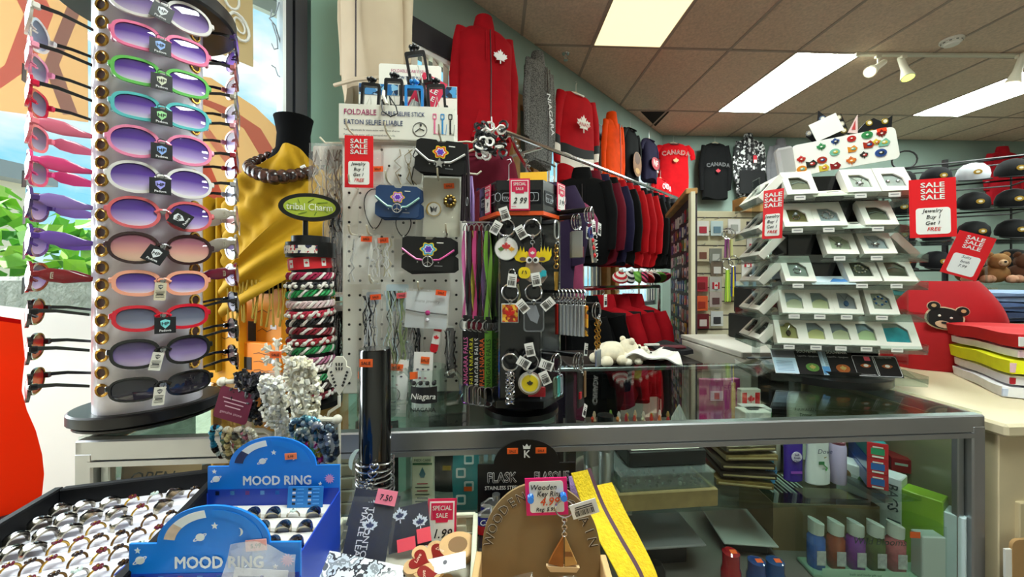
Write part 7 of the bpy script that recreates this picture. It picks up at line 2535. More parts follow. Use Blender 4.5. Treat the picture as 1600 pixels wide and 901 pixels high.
# clear pack of small bottles
Mw = on(1356, .918, SH2) @ rot(z=-4)
t = simple('bottle_pack', 'clear gift pack of five small flip top bottles in the showcase', 'gift pack', Mw, [('clear_sleeve', lambda g: [g.box(clear('f8fcfa', .03, .04), c, d) for c, d in (((0, -.03, .066), (.29, .0015, .13)), ((0, 0, .131), (.29, .06, .0015)), ((-.145, 0, .066), (.0015, .06, .13)))]), ('base_card', B_('a8d0b8', ((0, 0, .004), (.288, .058, .008)), ((-.03, -.0308, .014), (.19, .0008, .02)))), ('back_card', B_('c8d8d4', ((.115, -.02, .06), (.05, .03, .10)))), ('lettering', lambda g: (g.text(mat('2a3a34', .5), 'Wild Blooms', .022, tr(.0, -.0316, .085), .004, .2), g.text(mat('3a6a4a', .5), 'bath and body gift set', .008, tr(-.03, -.0316, .011), .003)))])
for k, c in enumerate(('3a6ac8', 'a84a28', '8a3aa8', '5a6a3a', 'd06a78')):
	f = thing('mini_bottle', ('blue', 'amber', 'purple', 'olive green', 'pink')[k] + ' small bottle with a slanted white cap, in the clear gift pack', 'bottle', M=Mw @ tr(-.118 + .045 * k, 0, .0085), group='small bottles in the gift pack')
	g = G(); g.lathe(mat(c, .15, coat=.5, var=.25, vs=60), [(.017, 0), (.0185, .004), (.0185, .07), (.012, .08)], 18); g.obj('bottle', f)
	g = G(); g.loft(mat('eef0ee', .4), [[V((.016 * math.cos(a), .016 * math.sin(a), .08)) for a in [2 * PI * i / 16 for i in range(16)]], [V((.0165 * math.cos(a), .0165 * math.sin(a), .108 - .006 * math.cos(a))) for a in [2 * PI * i / 16 for i in range(16)]]]); g.obj('cap', f)
	g = G(); g.box(mat('e8e0f0', .5, var=.3, vs=90), (0, -.0187, .03), (.02, .0006, .034)); g.obj('flower_label', f)
g = G(); sticker(g, tr(.076, -.0325, .112), .022, .014, ''); g.obj('price_sticker', t)
simple('bag_roll_pack', 'white and green pack lettered BAGS standing against the case end', 'packet', on(1392, .985, SH2) @ rot(z=-58), [('carton', lambda g: (g.box(mat('dfe6e8', .4), (-.04, 0, .10), (.13, .05, .2), bev=.002), g.box(mat('8ab830', .4), (.06, 0, .09), (.07, .05, .18), bev=.002), g.box(mat('cfe4ea', .4), (.112, 0, .08), (.034, .05, .16), bev=.002))), ('lettering', lambda g: (g.text(mat('3a4a50', .5), 'BAGS', .028, tr(.0, -.026, .15) @ rot(y=90), .02, 0, 'CENTER'), g.text(mat('3a4a50', .5), '15', .034, tr(.0, -.026, .085) @ rot(y=90), .02), g.cyl(mat('8a6a4a', .5), (-.085, -.0262, .17), (-.085, -.0252, .17), .013, n=18), g.cyl(mat('4a8a3a', .5), (-.045, -.0262, .165), (-.045, -.0252, .165), .014, n=18)))])
# perfume style caps low in the case
for px, c, lb, h in ((1142, 'a01420', 'dark red bottle with an orange sticker low in the showcase', .088), (1182, '2a4a8a', 'blue bottle with an orange sticker, beside the dark red one', .068), (1211, '24508a', 'blue bottle with an orange sticker, farther from the dark red one', .068)):
	f = thing('spray_bottle', lb, 'bottle', M=on(px, .865, SH2))
	g = G(); g.lathe(mat(c, .12, coat=.8), [(.02, 0), (.022, .005), (.021, h * .5), (.018, h * .62), (.018, h * .95), (.012, h)], 20); g.obj('body', f)
	g = G(); sticker(g, tr(.002, -.006, h + .0008) @ rot(x=-78), .014, .010, ''); g.obj('price_sticker', f)
f = thing('round_cap_bottle', 'black round topped bottle low in the showcase beside the yellow straps', 'bottle', M=on(1025, .86, SH2))
g = G(); g.lathe(BLACK, [(.02, 0), (.022, .01), (.02, .05), (.012, .064), (.0, .066)][:-1], 18); g.obj('body', f)
g = G(); g.lathe(mat('3a3a3c', .2), [(.0225, .02), (.0228, .022), (.0225, .03)], 18); g.obj('band', f)
# canisters, boxes and bags at the other end
for px, d, r, h, lb in ((924, .845, .0165, .195, 'tall polished metal canister, nearer of two behind the flask display'), (946, .90, .019, .205, 'grey metal canister just behind the polished one'), (158, .79, .022, .17, 'black topped metal canister at the window end of the showcase')):
	simple('metal_canister', lb, 'canister', on(px, d, SH1), [('tube', lambda g: g.lathe(STEEL, [(r, 0), (r, h * .6), (r * .97, h * .605), (r, h * .61), (r, h - .02)], 24)), ('cap', lambda g: g.lathe(BLACK if px < 900 else mat('3a3c40', .3, .8), [(r * .98, h - .02), (r * .98, h), (r * .6, h + .001)], 24))])
simple('handwritten_sign', 'brown card hand lettered WE ARE OPEN inside the showcase end', 'sign', on(245, .80, SH1) @ rot(z=4, x=-6), [('card', B_('b08a62', ((0, 0, .085), (.16, .002, .17)))), ('lettering', lambda g: (g.text(INK, "WE'RE", .026, tr(-.03, -.0016, .132), .002, .3), g.text(INK, 'OPEN', .034, tr(-.02, -.0016, .095), .002, .3), g.text(INK, '7:00 PM', .024, tr(.02, -.0016, .066), .002, .3)))])
simple('orange_mesh', 'orange netting bag beside the hand lettered sign', 'bag', on(288, .82, SH1), [('net', lambda g: [g.tube(mat('f07830', .6), [(-.03 + .008 * k, 0, 0), (-.024 + .006 * ((k * 3) % 8), -.006, .07), (-.03 + .008 * ((k * 5) % 8), 0, .15)], .0022, 5) for k in range(8)]), ('knot', lambda g: g.ball(mat('f07830', .6), (0, 0, .155), .014, 8, 6))])
for k in range(5):
	simple('pale_carton', 'flat pale grey carton, %s from the bottom of the stack behind the carton edge' % ORD[k], 'box', on(542, .86, SH1 + .0285 * k) @ rot(z=3 + k), [('carton', B_('c4beb0', ((0, .05, .014), (.10, .12, .027)))), ('tape', B_('a89c86', ((0, -.0104, .014), (.03, .001, .020))))], 'stack of pale cartons in the showcase')
def a_medi(g):
	g.box(mat('e8e4c8', .5), (0, 0, .07), (.046, .03, .14), bev=.001)
	g.box(mat('3a6a44', .5), (0, -.0154, .105), (.044, .0006, .004)); g.text(mat('2a4a30', .5), 'MEDI CARE', .0075, tr(0, -.0156, .111), .008)
	for k in range(7):
		g.box(mat('b02a2a' if k in (0, 2) else '4a5a44', .5), (0, -.0154, .06 - .008 * k), (.032 if k % 2 else .024, .0005, .0022))
	g.prism(mat('4a7a88', .4), [(0, .098), (.007, .082), (.004, .074), (-.004, .074), (-.007, .082)], .0004, y0=-.0158)
simple('medicine_box', 'cream and green medicine box with a drop symbol in the showcase', 'box', on(662, .885, SH1) @ rot(z=2), [('carton', a_medi), ('red_lid', lambda g: g.box(mat('b83a30', .5), (0, 0, .152), (.042, .026, .022), bev=.002))])
simple('patterned_bag', 'teal bag with a white geometric pattern hanging in the showcase', 'bag', on(728, .875, SH1) @ rot(z=2), [('pouch', lambda g: g.grid(mat('2a98a0', .6, var=.1, vs=30), lambda u, v: ((u - .5) * (.05 + .008 * math.sin(4 * v)), -.010 * math.sin(PI * u) * math.sin(PI * v), .185 * v), 8, 12, .008)), ('pattern', lambda g: [g.frame(mat('dff0f0', .6), rrect(.022, .022, .003, 2, -.010 + .018 * (k % 2), .03 + .03 * k), rrect(.014, .014, .002, 2, -.010 + .018 * (k % 2), .03 + .03 * k), .001, None, -.0165) for k in range(5)]), ('sticker', lambda g: sticker(g, tr(.006, -.0178, .055), .018, .010, ''))])
simple('dark_pouch', 'dark blue black pouch beside the medicine box in the showcase', 'bag', on(700, .96, SH1), [('pouch', lambda g: g.grid(mat('1a1c24', .5, var=.3, vs=40), lambda u, v: ((u - .5) * .09, -.012 * math.sin(PI * u), .19 * v), 8, 8, .01)), ('clip', lambda g: g.box(mat('c8a030', .4), (0, -.018, .06), (.02, .004, .01)))])
simple('dark_pouch', 'black pouch with a red trim at the bangle post end of the showcase', 'bag', on(590, .93, SH1), [('pouch', lambda g: g.grid(mat('16161a', .5), lambda u, v: ((u - .5) * .10, -.012 * math.sin(PI * u), .18 * v), 8, 8, .01)), ('trim', lambda g: g.box(mat('b02030', .5), (0, -.016, .17), (.08, .004, .006)))])
# souvenirs standing on the back of the shelf, seen through the glass top
simple('pink_bag', 'magenta gift bag with a small flag, seen through the glass top', 'gift bag', on(1122, 1.22, SH1) @ rot(z=3), [('bag', lambda g: g.grid(mat('b02878', .4, var=.12, vs=20), lambda u, v: ((u - .5) * .125, -.012 * math.sin(PI * u) - .003 * math.sin(30 * u), .208 * v), 14, 8, .02)), ('flag_print', lambda g: (g.box(mat('e8b8d0', .5), (-.02, -.026, .16), (.04, .001, .03)), g.box(mat('d03048', .5), (-.02, -.0266, .16), (.016, .0006, .02)))), ('ribbon', lambda g: g.box(mat('d8a860', .5), (.035, -.024, .12), (.012, .002, .16)))])
simple('flag_card', 'small boxed maple leaf flag seen through the glass top', 'souvenir box', on(1170, 1.17, SH1) @ rot(z=2), [('box', B_('e4ded0', ((0, 0, .095), (.062, .02, .19)))), ('flag', lambda g: (g.box(RED, (-.02, -.0108, .16), (.014, .001, .04)), g.box(RED, (.02, -.0108, .16), (.014, .001, .04)), g.prism(RED, [(x, z + .16) for x, z in maple(.013)], .001, y0=-.0112)))])
simple('tissue_box', 'white box with an oval slot seen through the glass top', 'box', on(1176, 1.10, SH1) @ rot(z=2), [('carton', B_('e8e8e0', ((0, 0, .075), (.075, .05, .15)))), ('slot', lambda g: g.prism(mat('3a3a3c', .6), sup(.035, .016, 2, 16), .001, tr(0, 0, .1508) @ rot(x=90)))])
simple('lotion_bottle', 'pale green lotion bottle lettered HAWAIIAN under the jewellery stand', 'bottle', on(1252, 1.13, SH1) @ rot(z=-6), [('body', lambda g: g.loft(mat('c4cdb8', .35), [[V((x * s, y * s, z)) for x, y in sup(.075, .035, 3, 24)] for s, z in ((.96, 0), (1, .01), (1, .165), (.9, .185), (.7, .19))])), ('lettering', lambda g: (g.text(mat('3a4a34', .5), 'HAWAIIAN', .0115, tr(0, -.0185, .142), .01), g.text(mat('3a4a34', .5), 'Tropic', .013, tr(0, -.0185, .126), .01, .2)))])
simple('white_leaflet', 'white leaflet folded to a point, seen through the glass top', 'leaflet', on(1060, 1.10, SH1) @ rot(z=10), [('sheet', lambda g: g.prism(mat('e4e4e0', .6), [(-.035, 0), (.035, 0), (.035, .10), (.004, .165), (-.02, .13)], .003)), ('fold', lambda g: g.box(mat('c8c8c8', .6), (.01, -.0015, .06), (.001, .002, .11)))])
simple('trinket_tray', 'dark tray crowded with tiny trinkets, under the glass top', 'tray', on(985, 1.07, SH1), [('riser', B_('2a2626', ((0, 0, .06), (.24, .09, .12)))), ('top_sheet', B_('4a3a34', ((0, 0, .1215), (.24, .09, .003))))])
tc = ['e04830', 'e8c0a0', 'c8d0b0', 'e8e0d0', 'd03828', '8ab050', 'e08a50', 'f0e8e0', 'b82838', 'c89a50']
for k in range(20):
	f = thing('trinket', '%s tiny trinket figure in the dark tray under the glass, %s from the tower' % (('red', 'peach', 'sage', 'ivory', 'scarlet', 'green', 'orange', 'white', 'crimson', 'gold')[k % 10], ORD[k]), 'trinket', M=on(985, 1.07, SH1) @ tr(-.11 + .0115 * k, -.02 + .03 * (k % 2), .123), group='tiny trinkets under the glass top')
	g = G(); g.lathe(mat(tc[k % 10], .3), [(.005, 0), (.006, .003), (.003, .010), (.005, .018), (.002, .024 + .004 * (k % 3))], 9); g.obj('body', f)
# ---------------------------------------------------------------- hanging clothes
def garment(M, label, w, h, col, kind='hoodie', art=None, mats2=None, sl=.55, th=.07, seed=0, group=None, hang=True, side=False, tex=None, name=None):
	"""shirt or hoodie on a hanger; local: hook at origin, faces -Y, hangs down"""
	cat = {'tee': 't-shirt', 'hoodie': 'hoodie', 'jersey': 'jersey', 'sweat': 'sweatshirt', 'jacket': 'jacket'}[kind]
	t = thing(name or cat.replace('-', '_'), label, cat, M=M, group=group)
	r = random.Random(seed)
	m = tex or mat(col, .85, var=.10, vs=14, spec=.15)
	dark = mats2 or m
	g = G()
	zt = -.10
	n = 28
	def ringat(u):
		z = zt - h * u
		hw = w * (.34 + .66 * min(1, (u / .10)) ** .6) / 2 if u < .10 else w / 2 * (1 + .03 * math.sin(9 * u + seed)) * (.94 if u > .93 and kind in ('hoodie', 'jacket') else 1)
		d = th * (.45 + .55 * min(1, u / .12)) * (1.0 + .2 * math.sin(3 * u + seed))
		o = []
		for i in range(n):
			a = 2 * PI * i / n
			fold = 1 + .10 * u * math.sin(5 * a + 4 * u + seed) + .07 * u * math.sin(9 * a - 6 * u + seed * 2)
			o.append(V((hw * math.copysign(abs(math.cos(a)) ** .8, math.cos(a)), d / 2 * fold * math.sin(a), z + .018 * u * math.sin(3 * a + seed) - (.035 * (1 - abs(math.cos(a))) if u == 0 and math.sin(a) < 0 else 0))))
		return o
	us = [0, .03, .06, .10, .2, .35, .5, .65, .8, .9, .96, 1.0]
	if kind == 'jersey':
		bandsz = [(0, .60, m), (.60, .70, mat('141416', .8)), (.70, .82, mat('f0e6dc', .8)), (.82, 1.0, m)]
		for a, b, mm in bandsz:
			q = [a] + [u for u in us if a < u < b] + [b]
			g.loft(mm, [ringat(u) for u in q])
	else:
		g.loft(m, [ringat(u) for u in us])
	g.obj('body', t)
	for s in (-1, 1):
		g = G()
		L = h * sl
		rings = []
		for k in range(9):
			u = k / 8
			x = s * (w * .40 + w * .17 * math.sin(min(1, u * 1.6) * PI / 2) - (.02 * u if kind != 'tee' else -.03 * u))
			z = zt - .045 - L * u * (1 if kind != 'tee' else .9)
			rr_ = (w * .115 * (1 - .35 * u)) * (1 + .08 * math.sin(14 * u + seed + s))
			rings.append([V((x + rr_ * math.cos(a), -.012 + rr_ * .62 * math.sin(a) * (1 if kind != 'tee' else .8), z + s * .25 * rr_ * math.cos(a))) for a in [2 * PI * i / 14 for i in range(14)]])
		if kind == 'jersey':
			g.loft(m, rings[:6]); g.loft(mat('141416', .8), rings[5:7]); g.loft(mat('f0e6dc', .8), rings[6:8]); g.loft(m, rings[7:])
		else:
			g.loft(m, rings)
		g.obj('sleeve', t)
	g = G()
	if kind in ('hoodie', 'jacket'):
		hd = []
		for k in range(7):
			u = k / 6
			hw = w * (.20 - .05 * u * u)
			hd.append([V((hw * math.cos(a), .012 + (.016 + .4 * th) * math.sin(a) * (1 - .3 * u), zt + .075 - .12 * (1 - u) - (.06 * max(0, -math.sin(a)) * (1 - u)))) for a in [2 * PI * i / 18 for i in range(18)]])
		g.loft(m, hd)
		g.obj('hood', t)
		g = G()
		f = -th * .64 - .004
		g.tube(mat('2a1a1a' if col != 'ff6a1a' else '8a2a10', .5), [(0, f + .006, zt - .06), (.003, f - .004, zt - h * .4), (0, f - .002, zt - h * .96)], .0035, 5)
		for s in (-1, 1):
			g.tube(m, [(s * w * .08, f, zt - .07), (s * w * .09, f - .006, zt - .2), (s * w * .085, f - .006, zt - .26)], .0035, 5)
		g.obj('zip', t)
		g = G()
		if kind == 'jacket':
			g.tube(m, [(-w * .4, f + .02, zt - h * .97), (0, f, zt - h * .975), (w * .4, f + .02, zt - h * .97)], .008, 6)
		else: g.prism(m, [(-w * .34, zt - h * .92), (w * .34, zt - h * .92), (w * .2, zt - h * .70), (-w * .2, zt - h * .70)], .006, y0=-th * .64 - .006)
		g.obj('pocket' if kind == 'hoodie' else 'waistband', t)
	else:
		g.tube(dark if mats2 else m, [(w * .15 * math.cos(a), -.03 + .05 * math.sin(a) * 1.0 + .02, zt - .01 - .03 * max(0, -math.sin(a))) for a in [2 * PI * i / 18 for i in range(18)]], .008, 6, True)
		g.obj('collar', t)
	if art:
		g = G(); art(g, -th * .72 - .008, zt, w, h); g.obj('print', t)
	g = G()
	g.tube(STEEL, [(0, 0, zt + .01), (0, 0, -.02), (.012, 0, -.008), (.006, 0, .004), (-.008, 0, 0)], .0022, 6)
	g.tube(STEEL if not hang else mat('c8b89a', .5), [(-w * .36, 0, zt - .035), (0, 0, zt + .012), (w * .36, 0, zt - .035)], .006, 6)
	g.obj('hanger', t)
	return t
def leafart(s, x=0, u=.3, c='f4f0ee', txt=None):
	def f(g, y, zt, w, h):
		g.prism(mat(c, .6), [(a + x * w, b + zt - h * u) for a, b in maple(s)], .004, y0=y)
		if txt:
			g.text(mat('c01824', .6), txt, s * .5, tr(x * w, y - .0016, zt - h * u - s * .15), .01)
	return f
def wordart(txt, size, u, c='f0f0f0', oc=None, sub=None):
	def f(g, y, zt, w, h):
		n = len(txt)
		for i, ch in enumerate(txt):
			q = (i - (n - 1) / 2) / n
			g.text(mat(c, .6), ch, size, tr(q * size * n * .78, y, zt - h * u - size * .55 * q * q * 2.4), .03)
			if oc:
				g.text(mat(oc, .6), ch, size, tr(q * size * n * .78, y - .001, zt - h * u - size * .55 * q * q * 2.4), -.004)
		if sub:
			g.prism(mat(sub, .5), [(a, b + zt - h * u - size * 1.0) for a, b in maple(size * .5)], .002, y0=y)
	return f
def onwall(px, py, off):
	"""hook point on the slanting wall near the ceiling, garment turned to face into the room"""
	z = wz(px, off + .09)
	return tr(P(px, py, z)) @ Matrix.Rotation(math.atan2(.737, .676), 4, 'Z')
garment(onwall(757, 22, .16) @ rot(z=-22), 'red zip hoodie with a white maple leaf, hung nearest on the window wall', .38, .82, 'a00c18', 'hoodie', leafart(.05, .16, .28), sl=.78, th=.16, seed=1)
garment(onwall(842, 78, .14) @ rot(z=4), 'mottled grey jacket hung on the wall between the red hoodie and the jersey', .34, .80, '6a6864', 'jacket', lambda g, y, zt, w, h: g.text(mat('d8d8d8', .5), 'NIAGARA', .07, tr(.0, y, zt - .42) @ rot(y=78), .02), sl=.72, th=.12, seed=2, tex=speckle(('3e3d3c', '7a7875', '5a5856', '8e8c88'), 130, .9, 'noise'))
garment(onwall(900, 128, .14) @ rot(z=-12), 'red hockey jersey with black and white hem bands and CANADA leaf', .44, .80, 'b00e1a', 'jersey', leafart(.085, 0, .38, 'f4efe8', 'CANADA'), sl=.74, th=.12, seed=3, mats2=WHITE)
garment(onwall(957, 172, .14) @ rot(z=-4), 'bright orange zip jacket hung on the window wall', .33, .84, 'f04c08', 'jacket', None, sl=.72, th=.13, seed=4)
garment(onwall(985, 186, .14), 'black t-shirt with a brown bear picture on the window wall', .34, .86, '0a0a0b', 'tee', lambda g, y, zt, w, h: [g.prism(mat(c, .6), sup(a, b, 2.2, 18, x, zt - z), .003, y0=y - k * .001) for k, (c, a, b, x, z) in enumerate((('8a5a30', .20, .26, 0, .40), ('5a3418', .12, .12, 0, .34), ('c89858', .10, .06, 0, .47)))], sl=.3, th=.1, seed=5)
garment(onwall(1014, 204, .14), 'navy purple t-shirt with a red crest in the wall corner', .34, .48, '1a1530', 'tee', lambda g, y, zt, w, h: (g.prism(mat('b02838', .6), sup(.22, .14, 2, 18, 0, zt - .30), .003, y0=y), g.text(WHITE, 'NF', .1, tr(0, y - .001, zt - .33), .02)), sl=.3, th=.1, seed=6)
garment(onwall(1032, 266, .12), 'small red t-shirt with white lettering below the navy one in the corner', .42, .56, 'c80f1a', 'tee', wordart('CNDA', .09, .25, 'f0f0f0'), sl=.3, th=.1, seed=7)
def onback(px, py, off=.13):
	d0 = V((2.1, 5.36, 0)); n = V((math.sin(R_(2.6)), -math.cos(R_(2.6)), 0)); s = (px - CX) / F
	k = (d0.dot(n) + off) / (s * n.x + n.y)
	return tr(P(px, py, k)) @ rot(z=2.6)
garment(onback(1052, 212), 'red t-shirt lettered CANADA on the back wall corner', .42, .74, 'c40e18', 'tee', wordart('CANADA', .085, .24, 'e8d8c8', '7a1018', 'c8a060'), sl=.28, th=.1, seed=8, mats2=mat('5a1418', .8))
garment(onback(1117, 212), 'black polo sweatshirt lettered CANADA on the back wall', .37, .76, '0d0d0e', 'sweat', wordart('CANADA', .07, .44, 'a8a8aa', '0d0d0e', 'b02030'), sl=.80, th=.1, seed=9)
fl2 = speckle(('0e0e10', '0e0e10', 'd8d8d8', '1a1a1c', '6a6a6a'), 38, .8)
garment(onback(1170, 206), 'black and white leaf patterned pullover on the back wall', .37, .78, '101012', 'hoodie', lambda g, y, zt, w, h: (g.box(mat('c82838', .6), (.03, y - .006, zt - .30), (.05, .004, .10)), g.box(WHITE, (.03, y - .009, zt - .33), (.04, .002, .04)), g.box(mat('0c0c0e', .9), (0, y + .004, zt - h * .78), (w * .96, .012, h * .40))), sl=.7, th=.1, seed=10, tex=fl2)
garment(onback(1221, 214), 'pale grey hoodie on the back wall half hidden by the pin board', .36, .72, '77767a', 'hoodie', None, sl=.7, th=.1, seed=11)
garment(onback(1568, 226, .2), 'dark red hoodie on the back wall behind the cap rack', .50, .72, 'a01420', 'hoodie', None, sl=.7, th=.1, seed=12)
# khaki jacket hanging close above the selfie sticks
garment(tr(P(588, -170, 1.66)) @ rot(z=-16), 'beige windbreaker hanging high above the selfie stick box', .30, .80, 'a8957c', 'jacket', None, sl=.8, th=.20, seed=13, tex=mat('b3a086', .7, var=.05, vs=6))
# ---------------------------------------------------------------- clothes rails
ra, rb = P(800, 210, 2.4), P(1058, 309, 4.3)
dr = (rb - ra)
rail = thing('clothes_rail', 'long chrome clothes rail running along the window wall', 'clothes rail', (0, 0, 0))
g = G(); g.tube(CHROME, [ra - dr * .02, rb], .014, 8); g.obj('bar', rail)
for k in (0, .12, .98):
	p = ra + dr * k
	q = V((p.x, p.y, 0)) + V((-.737, .676, 0)) * .42
	g = G(); g.tube(CHROME, [p, p + V((-.737, .676, 0)) * .40], .012, 8); g.tube(CHROME, [q + V((0, 0, 0)), q + V((0, 0, p.z + .02))], .014, 8); g.obj('bracket', rail)
rang = math.degrees(math.atan2(dr.y, dr.x))
rc = [('0c0c0d', 'black'), ('6a1626', 'wine red'), ('24203c', 'purple'), ('0a0a0b', 'black'), ('b01018', 'bright red'), ('a80e18', 'red'), ('b41018', 'scarlet'), ('0b0b0c', 'black'), ('121214', 'charcoal'), ('09090a', 'black'), ('1a1a2a', 'navy'), ('101012', 'black'), ('2a2a2e', 'dark grey')]
for k, (c, nm) in enumerate(rc):
	u = .29 + .052 * k
	p = ra + dr * u
	garment(tr(p.x, p.y, p.z - .023) @ rot(z=rang - 60 + rnd.uniform(-8, 8)), '%s hoodie on the long rail, %s from its near end' % (nm, ORD[k]), .42, .66, c, 'hoodie', (lambda g, y, zt, w, h: (g.box(mat('d8c8a0', .6), (-.07, y - .008, zt - .22), (.035, .003, .10)), g.text(WHITE, 'CANADA', .05, tr(.08, y - .008, zt - .55) @ rot(y=88), .02))) if k % 2 == 0 else None, sl=.78, th=.07, seed=20 + k, group='hoodies on the long rail')
# rugby shirts hanging on the near arm of the rail
arm = thing('rail_arm', 'sloping chrome display arm in front of the long rail', 'display arm', (0, 0, 0))
g = G(); g.tube(CHROME, [ra + V((0, 0, -.02)), P(806, 232, 2.2), P(828, 270, 1.95)], .011, 8); g.obj('arm', arm)
for k in range(6):
	p = (ra + V((0, 0, -.02))).lerp(P(828, 270, 1.95), .2 + .14 * k)
	g = G(); g.ball(CHROME, p + V((0, 0, .012)), .012, 8, 5); g.obj('stop_ball', arm)
garment(tr(P(822, 250, 1.84)) @ rot(z=-8), 'purple and gold block shirt hanging behind the keyring tower header', .46, .60, '2c2038', 'sweat', lambda g, y, zt, w, h: g.box(mat('e0a81a', .7), (.045, y + .006, zt - .07), (.12, .05, .16)), sl=.6, th=.12, seed=41)
garment(tr(P(862, 276, 2.05)) @ rot(z=10), 'mauve t-shirt hanging behind the keyring tower', .36, .56, '8a3a5a', 'tee', None, sl=.3, th=.1, seed=42)
garment(tr(P(742, 205, 1.9)) @ rot(z=-6), 'maroon top hanging just behind the pegboard cards', .36, .66, '5a1222', 'sweat', None, sl=.5, th=.1, seed=43)
garment(tr(P(795, 250, 1.62)) @ rot(z=4), 'dark maroon knit hanging behind the tower header', .34, .62, '4a0e1a', 'sweat', None, sl=.5, th=.1, seed=44)
t = thing('beaded_hair_ties', 'bunch of black and white patterned ties under the red zip hoodie', 'ties', M=tr(P(768, 200, 1.72)))
g = G(); g.tube(STEEL, [(0, 0, .05), (0, 0, .0)], .003, 6); g.obj('hook', t)
g = G(); r = random.Random(4)
for k in range(46):
	M = tr(r.uniform(-.06, .06), r.uniform(-.05, .05), r.uniform(-.12, 0)) @ rot(r.uniform(0, 180), r.uniform(0, 180), 0)
	g.ring(mat(('e8e4dc', '17171a', '2a2a2c')[k % 3], .4), (0, 0, 0), .018, .006, M, 8, 4)
o = g.obj('tie_loops', t); o['kind'] = 'stuff'
# lower rack of black and red jackets
lr = thing('garment_rack', 'low chrome garment rack of black and red jackets in the aisle', 'clothes rail', (P(962, 560, 2.55).x, 2.55, 0), R_(40))
g = G(); g.tube(CHROME, [(-.55, 0, 1.24), (.55, 0, 1.24)], .014, 8); g.obj('bar', lr)
for s in (-1, 1):
	g = G(); g.tube(CHROME, [(s * .55, 0, 1.24), (s * .55, 0, .02)], .014, 8); g.box(CHROME, (s * .55, 0, .014), (.03, .5, .028)); g.obj('upright', lr)
LM = lr.matrix_basis.copy()
LM = tr(P(962, 560, 2.55).x, 2.55, 0) @ rot(z=40)
for k in range(5):
	red_ = k in (2, 3, 4, 6)
	garment(LM @ tr(-.47 + .165 * k, 0, 1.22) @ rot(z=-66 + rnd.uniform(-2, 2)), '%s padded jacket on the low rack, %s from the tower side' % (('black', 'glossy black', 'red and black', 'red', 'crimson', 'black striped', 'dark red')[k], ORD[k]), .44, .62, 'b01420' if red_ else '09090a', 'jacket', (lambda g, y, zt, w, h: (g.box(mat('e8e0d0', .6), (0, y - .006, zt - .3), (.03, .003, .16)), g.box(mat('101012', .7), (0, y - .002, zt - .1), (w * .7, .01, .14)))) if red_ else None, sl=.7, th=.07, seed=50 + k, group='jackets on the low rack')
for k in range(8):
	p = LM @ V((-.1 + .08 * k, -.10, 1.30))
	t = thing('striped_cap', '%s striped knit cap lying over the low jacket rack, %s along' % (('red and white', 'black and white', 'green', 'pink')[k % 4], ORD[k]), 'cap', M=tr(p) @ rot(x=40, z=30 * k), group='knit caps on the low rack')
	g = G()
	for q in range(5):
		g.lathe(mat((('c81828', 'f0ece4'), ('17171a', 'e8e4e0'), ('5aa038', '8ac858'), ('e0507a', '2a1a20'))[k % 4][q % 2], .8), [(.05 * math.cos(q * .3), .012 * q), (.05 * math.cos((q + 1) * .3), .012 * (q + 1))], 14)
	g.obj('crown', t)
	g = G(); g.ball(mat('f0ece4', .8), (0, 0, .064), .012, 8, 5); g.obj('pompom', t)
# plush toys on a low table behind the counter
tb_ = thing('display_table', 'low dark display table behind the counter carrying plush toys', 'table', (P(985, 560, 1.78).x, 1.78, 0), R_(4))
g = G(); g.box(mat('2a221e', .5), (0, .1, .905), (.62, .34, .03), bev=.003); g.obj('table_top', tb_)
for sx in (-1, 1):
	for sy in (-.04, .24):
		g = G(); g.box(mat('2a221e', .5), (sx * .29, sy, .445), (.04, .04, .89)); g.obj('leg', tb_)
for k, (px, py, c, lb) in enumerate(((955, 566, 'e8dcc0', 'cream plush bear lying on its side on the display table'), (985, 566, 'efe6d0', 'small cream plush cub beside the plush bear'))):
	p = P(px, py, 1.72)
	t = thing('plush_toy', lb, 'plush toy', M=tr(p.x, p.y, .92) @ rot(z=20))
	pm = mat(c, .95, var=.08, vs=60, sheen=.5)
	s = 1 if k == 0 else .7
	g = G(); g.ball(pm, (0, 0, .05 * s), .055 * s, 14, 9, (1.5, 1, .9)); g.obj('body', t)
	g = G(); g.ball(pm, (.075 * s, -.02, .065 * s), .045 * s, 12, 8)
	for q in (-1, 1):
		g.ball(pm, (.07 * s, -.02 + q * .032 * s, .105 * s), .014 * s, 8, 5); g.ball(INK, (.105 * s, -.045 * s + q * .016, .075 * s), .006 * s, 6, 4)
	g.ball(mat('2a2018', .5), (.118 * s, -.025, .06 * s), .009 * s, 6, 4); g.obj('head', t)
	for q in range(4):
		g = G(); g.ball(pm, ((-.06 + .08 * (q % 2)) * s, (-.055 + .09 * (q // 2)) * s, .024 * s), .024 * s, 8, 6, (1.3, 1, 1)); g.obj('paw', t)
t = thing('folded_shirt', 'crumpled white t-shirt lying on the display table', 't-shirt', M=tr(P(1015, 572, 1.70).x, 1.74, .921))
g = G(); g.grid(mat('ece8e0', .8), lambda u, v: ((u - .5) * .26 + .03 * v, (v - .5) * .16, .03 + .018 * math.sin(5 * u + 3 * v) + .012 * math.sin(11 * u - 7 * v) + .02 * math.sin(PI * u) * math.sin(PI * v)), 20, 14, .006); g.obj('cloth', t)
g = G(); g.ring(mat('d8d4cc', .8), (.02, -.01, .082), .03, .005, rot(x=80), 14, 5); g.obj('collar', t)
t = thing('folded_shirt', 'dark folded shirts at the magnet rack end of the display table', 't-shirt', M=tr(P(1042, 572, 1.76).x + .06, 1.90, .921))
g = G(); g.grid(mat('17161a', .8, var=.3, vs=30), lambda u, v: ((u - .5) * .16, (v - .5) * .2, .03 + .01 * math.sin(7 * u + 3 * v) + .012 * math.sin(PI * u)), 14, 10, .02); g.obj('cloth', t)
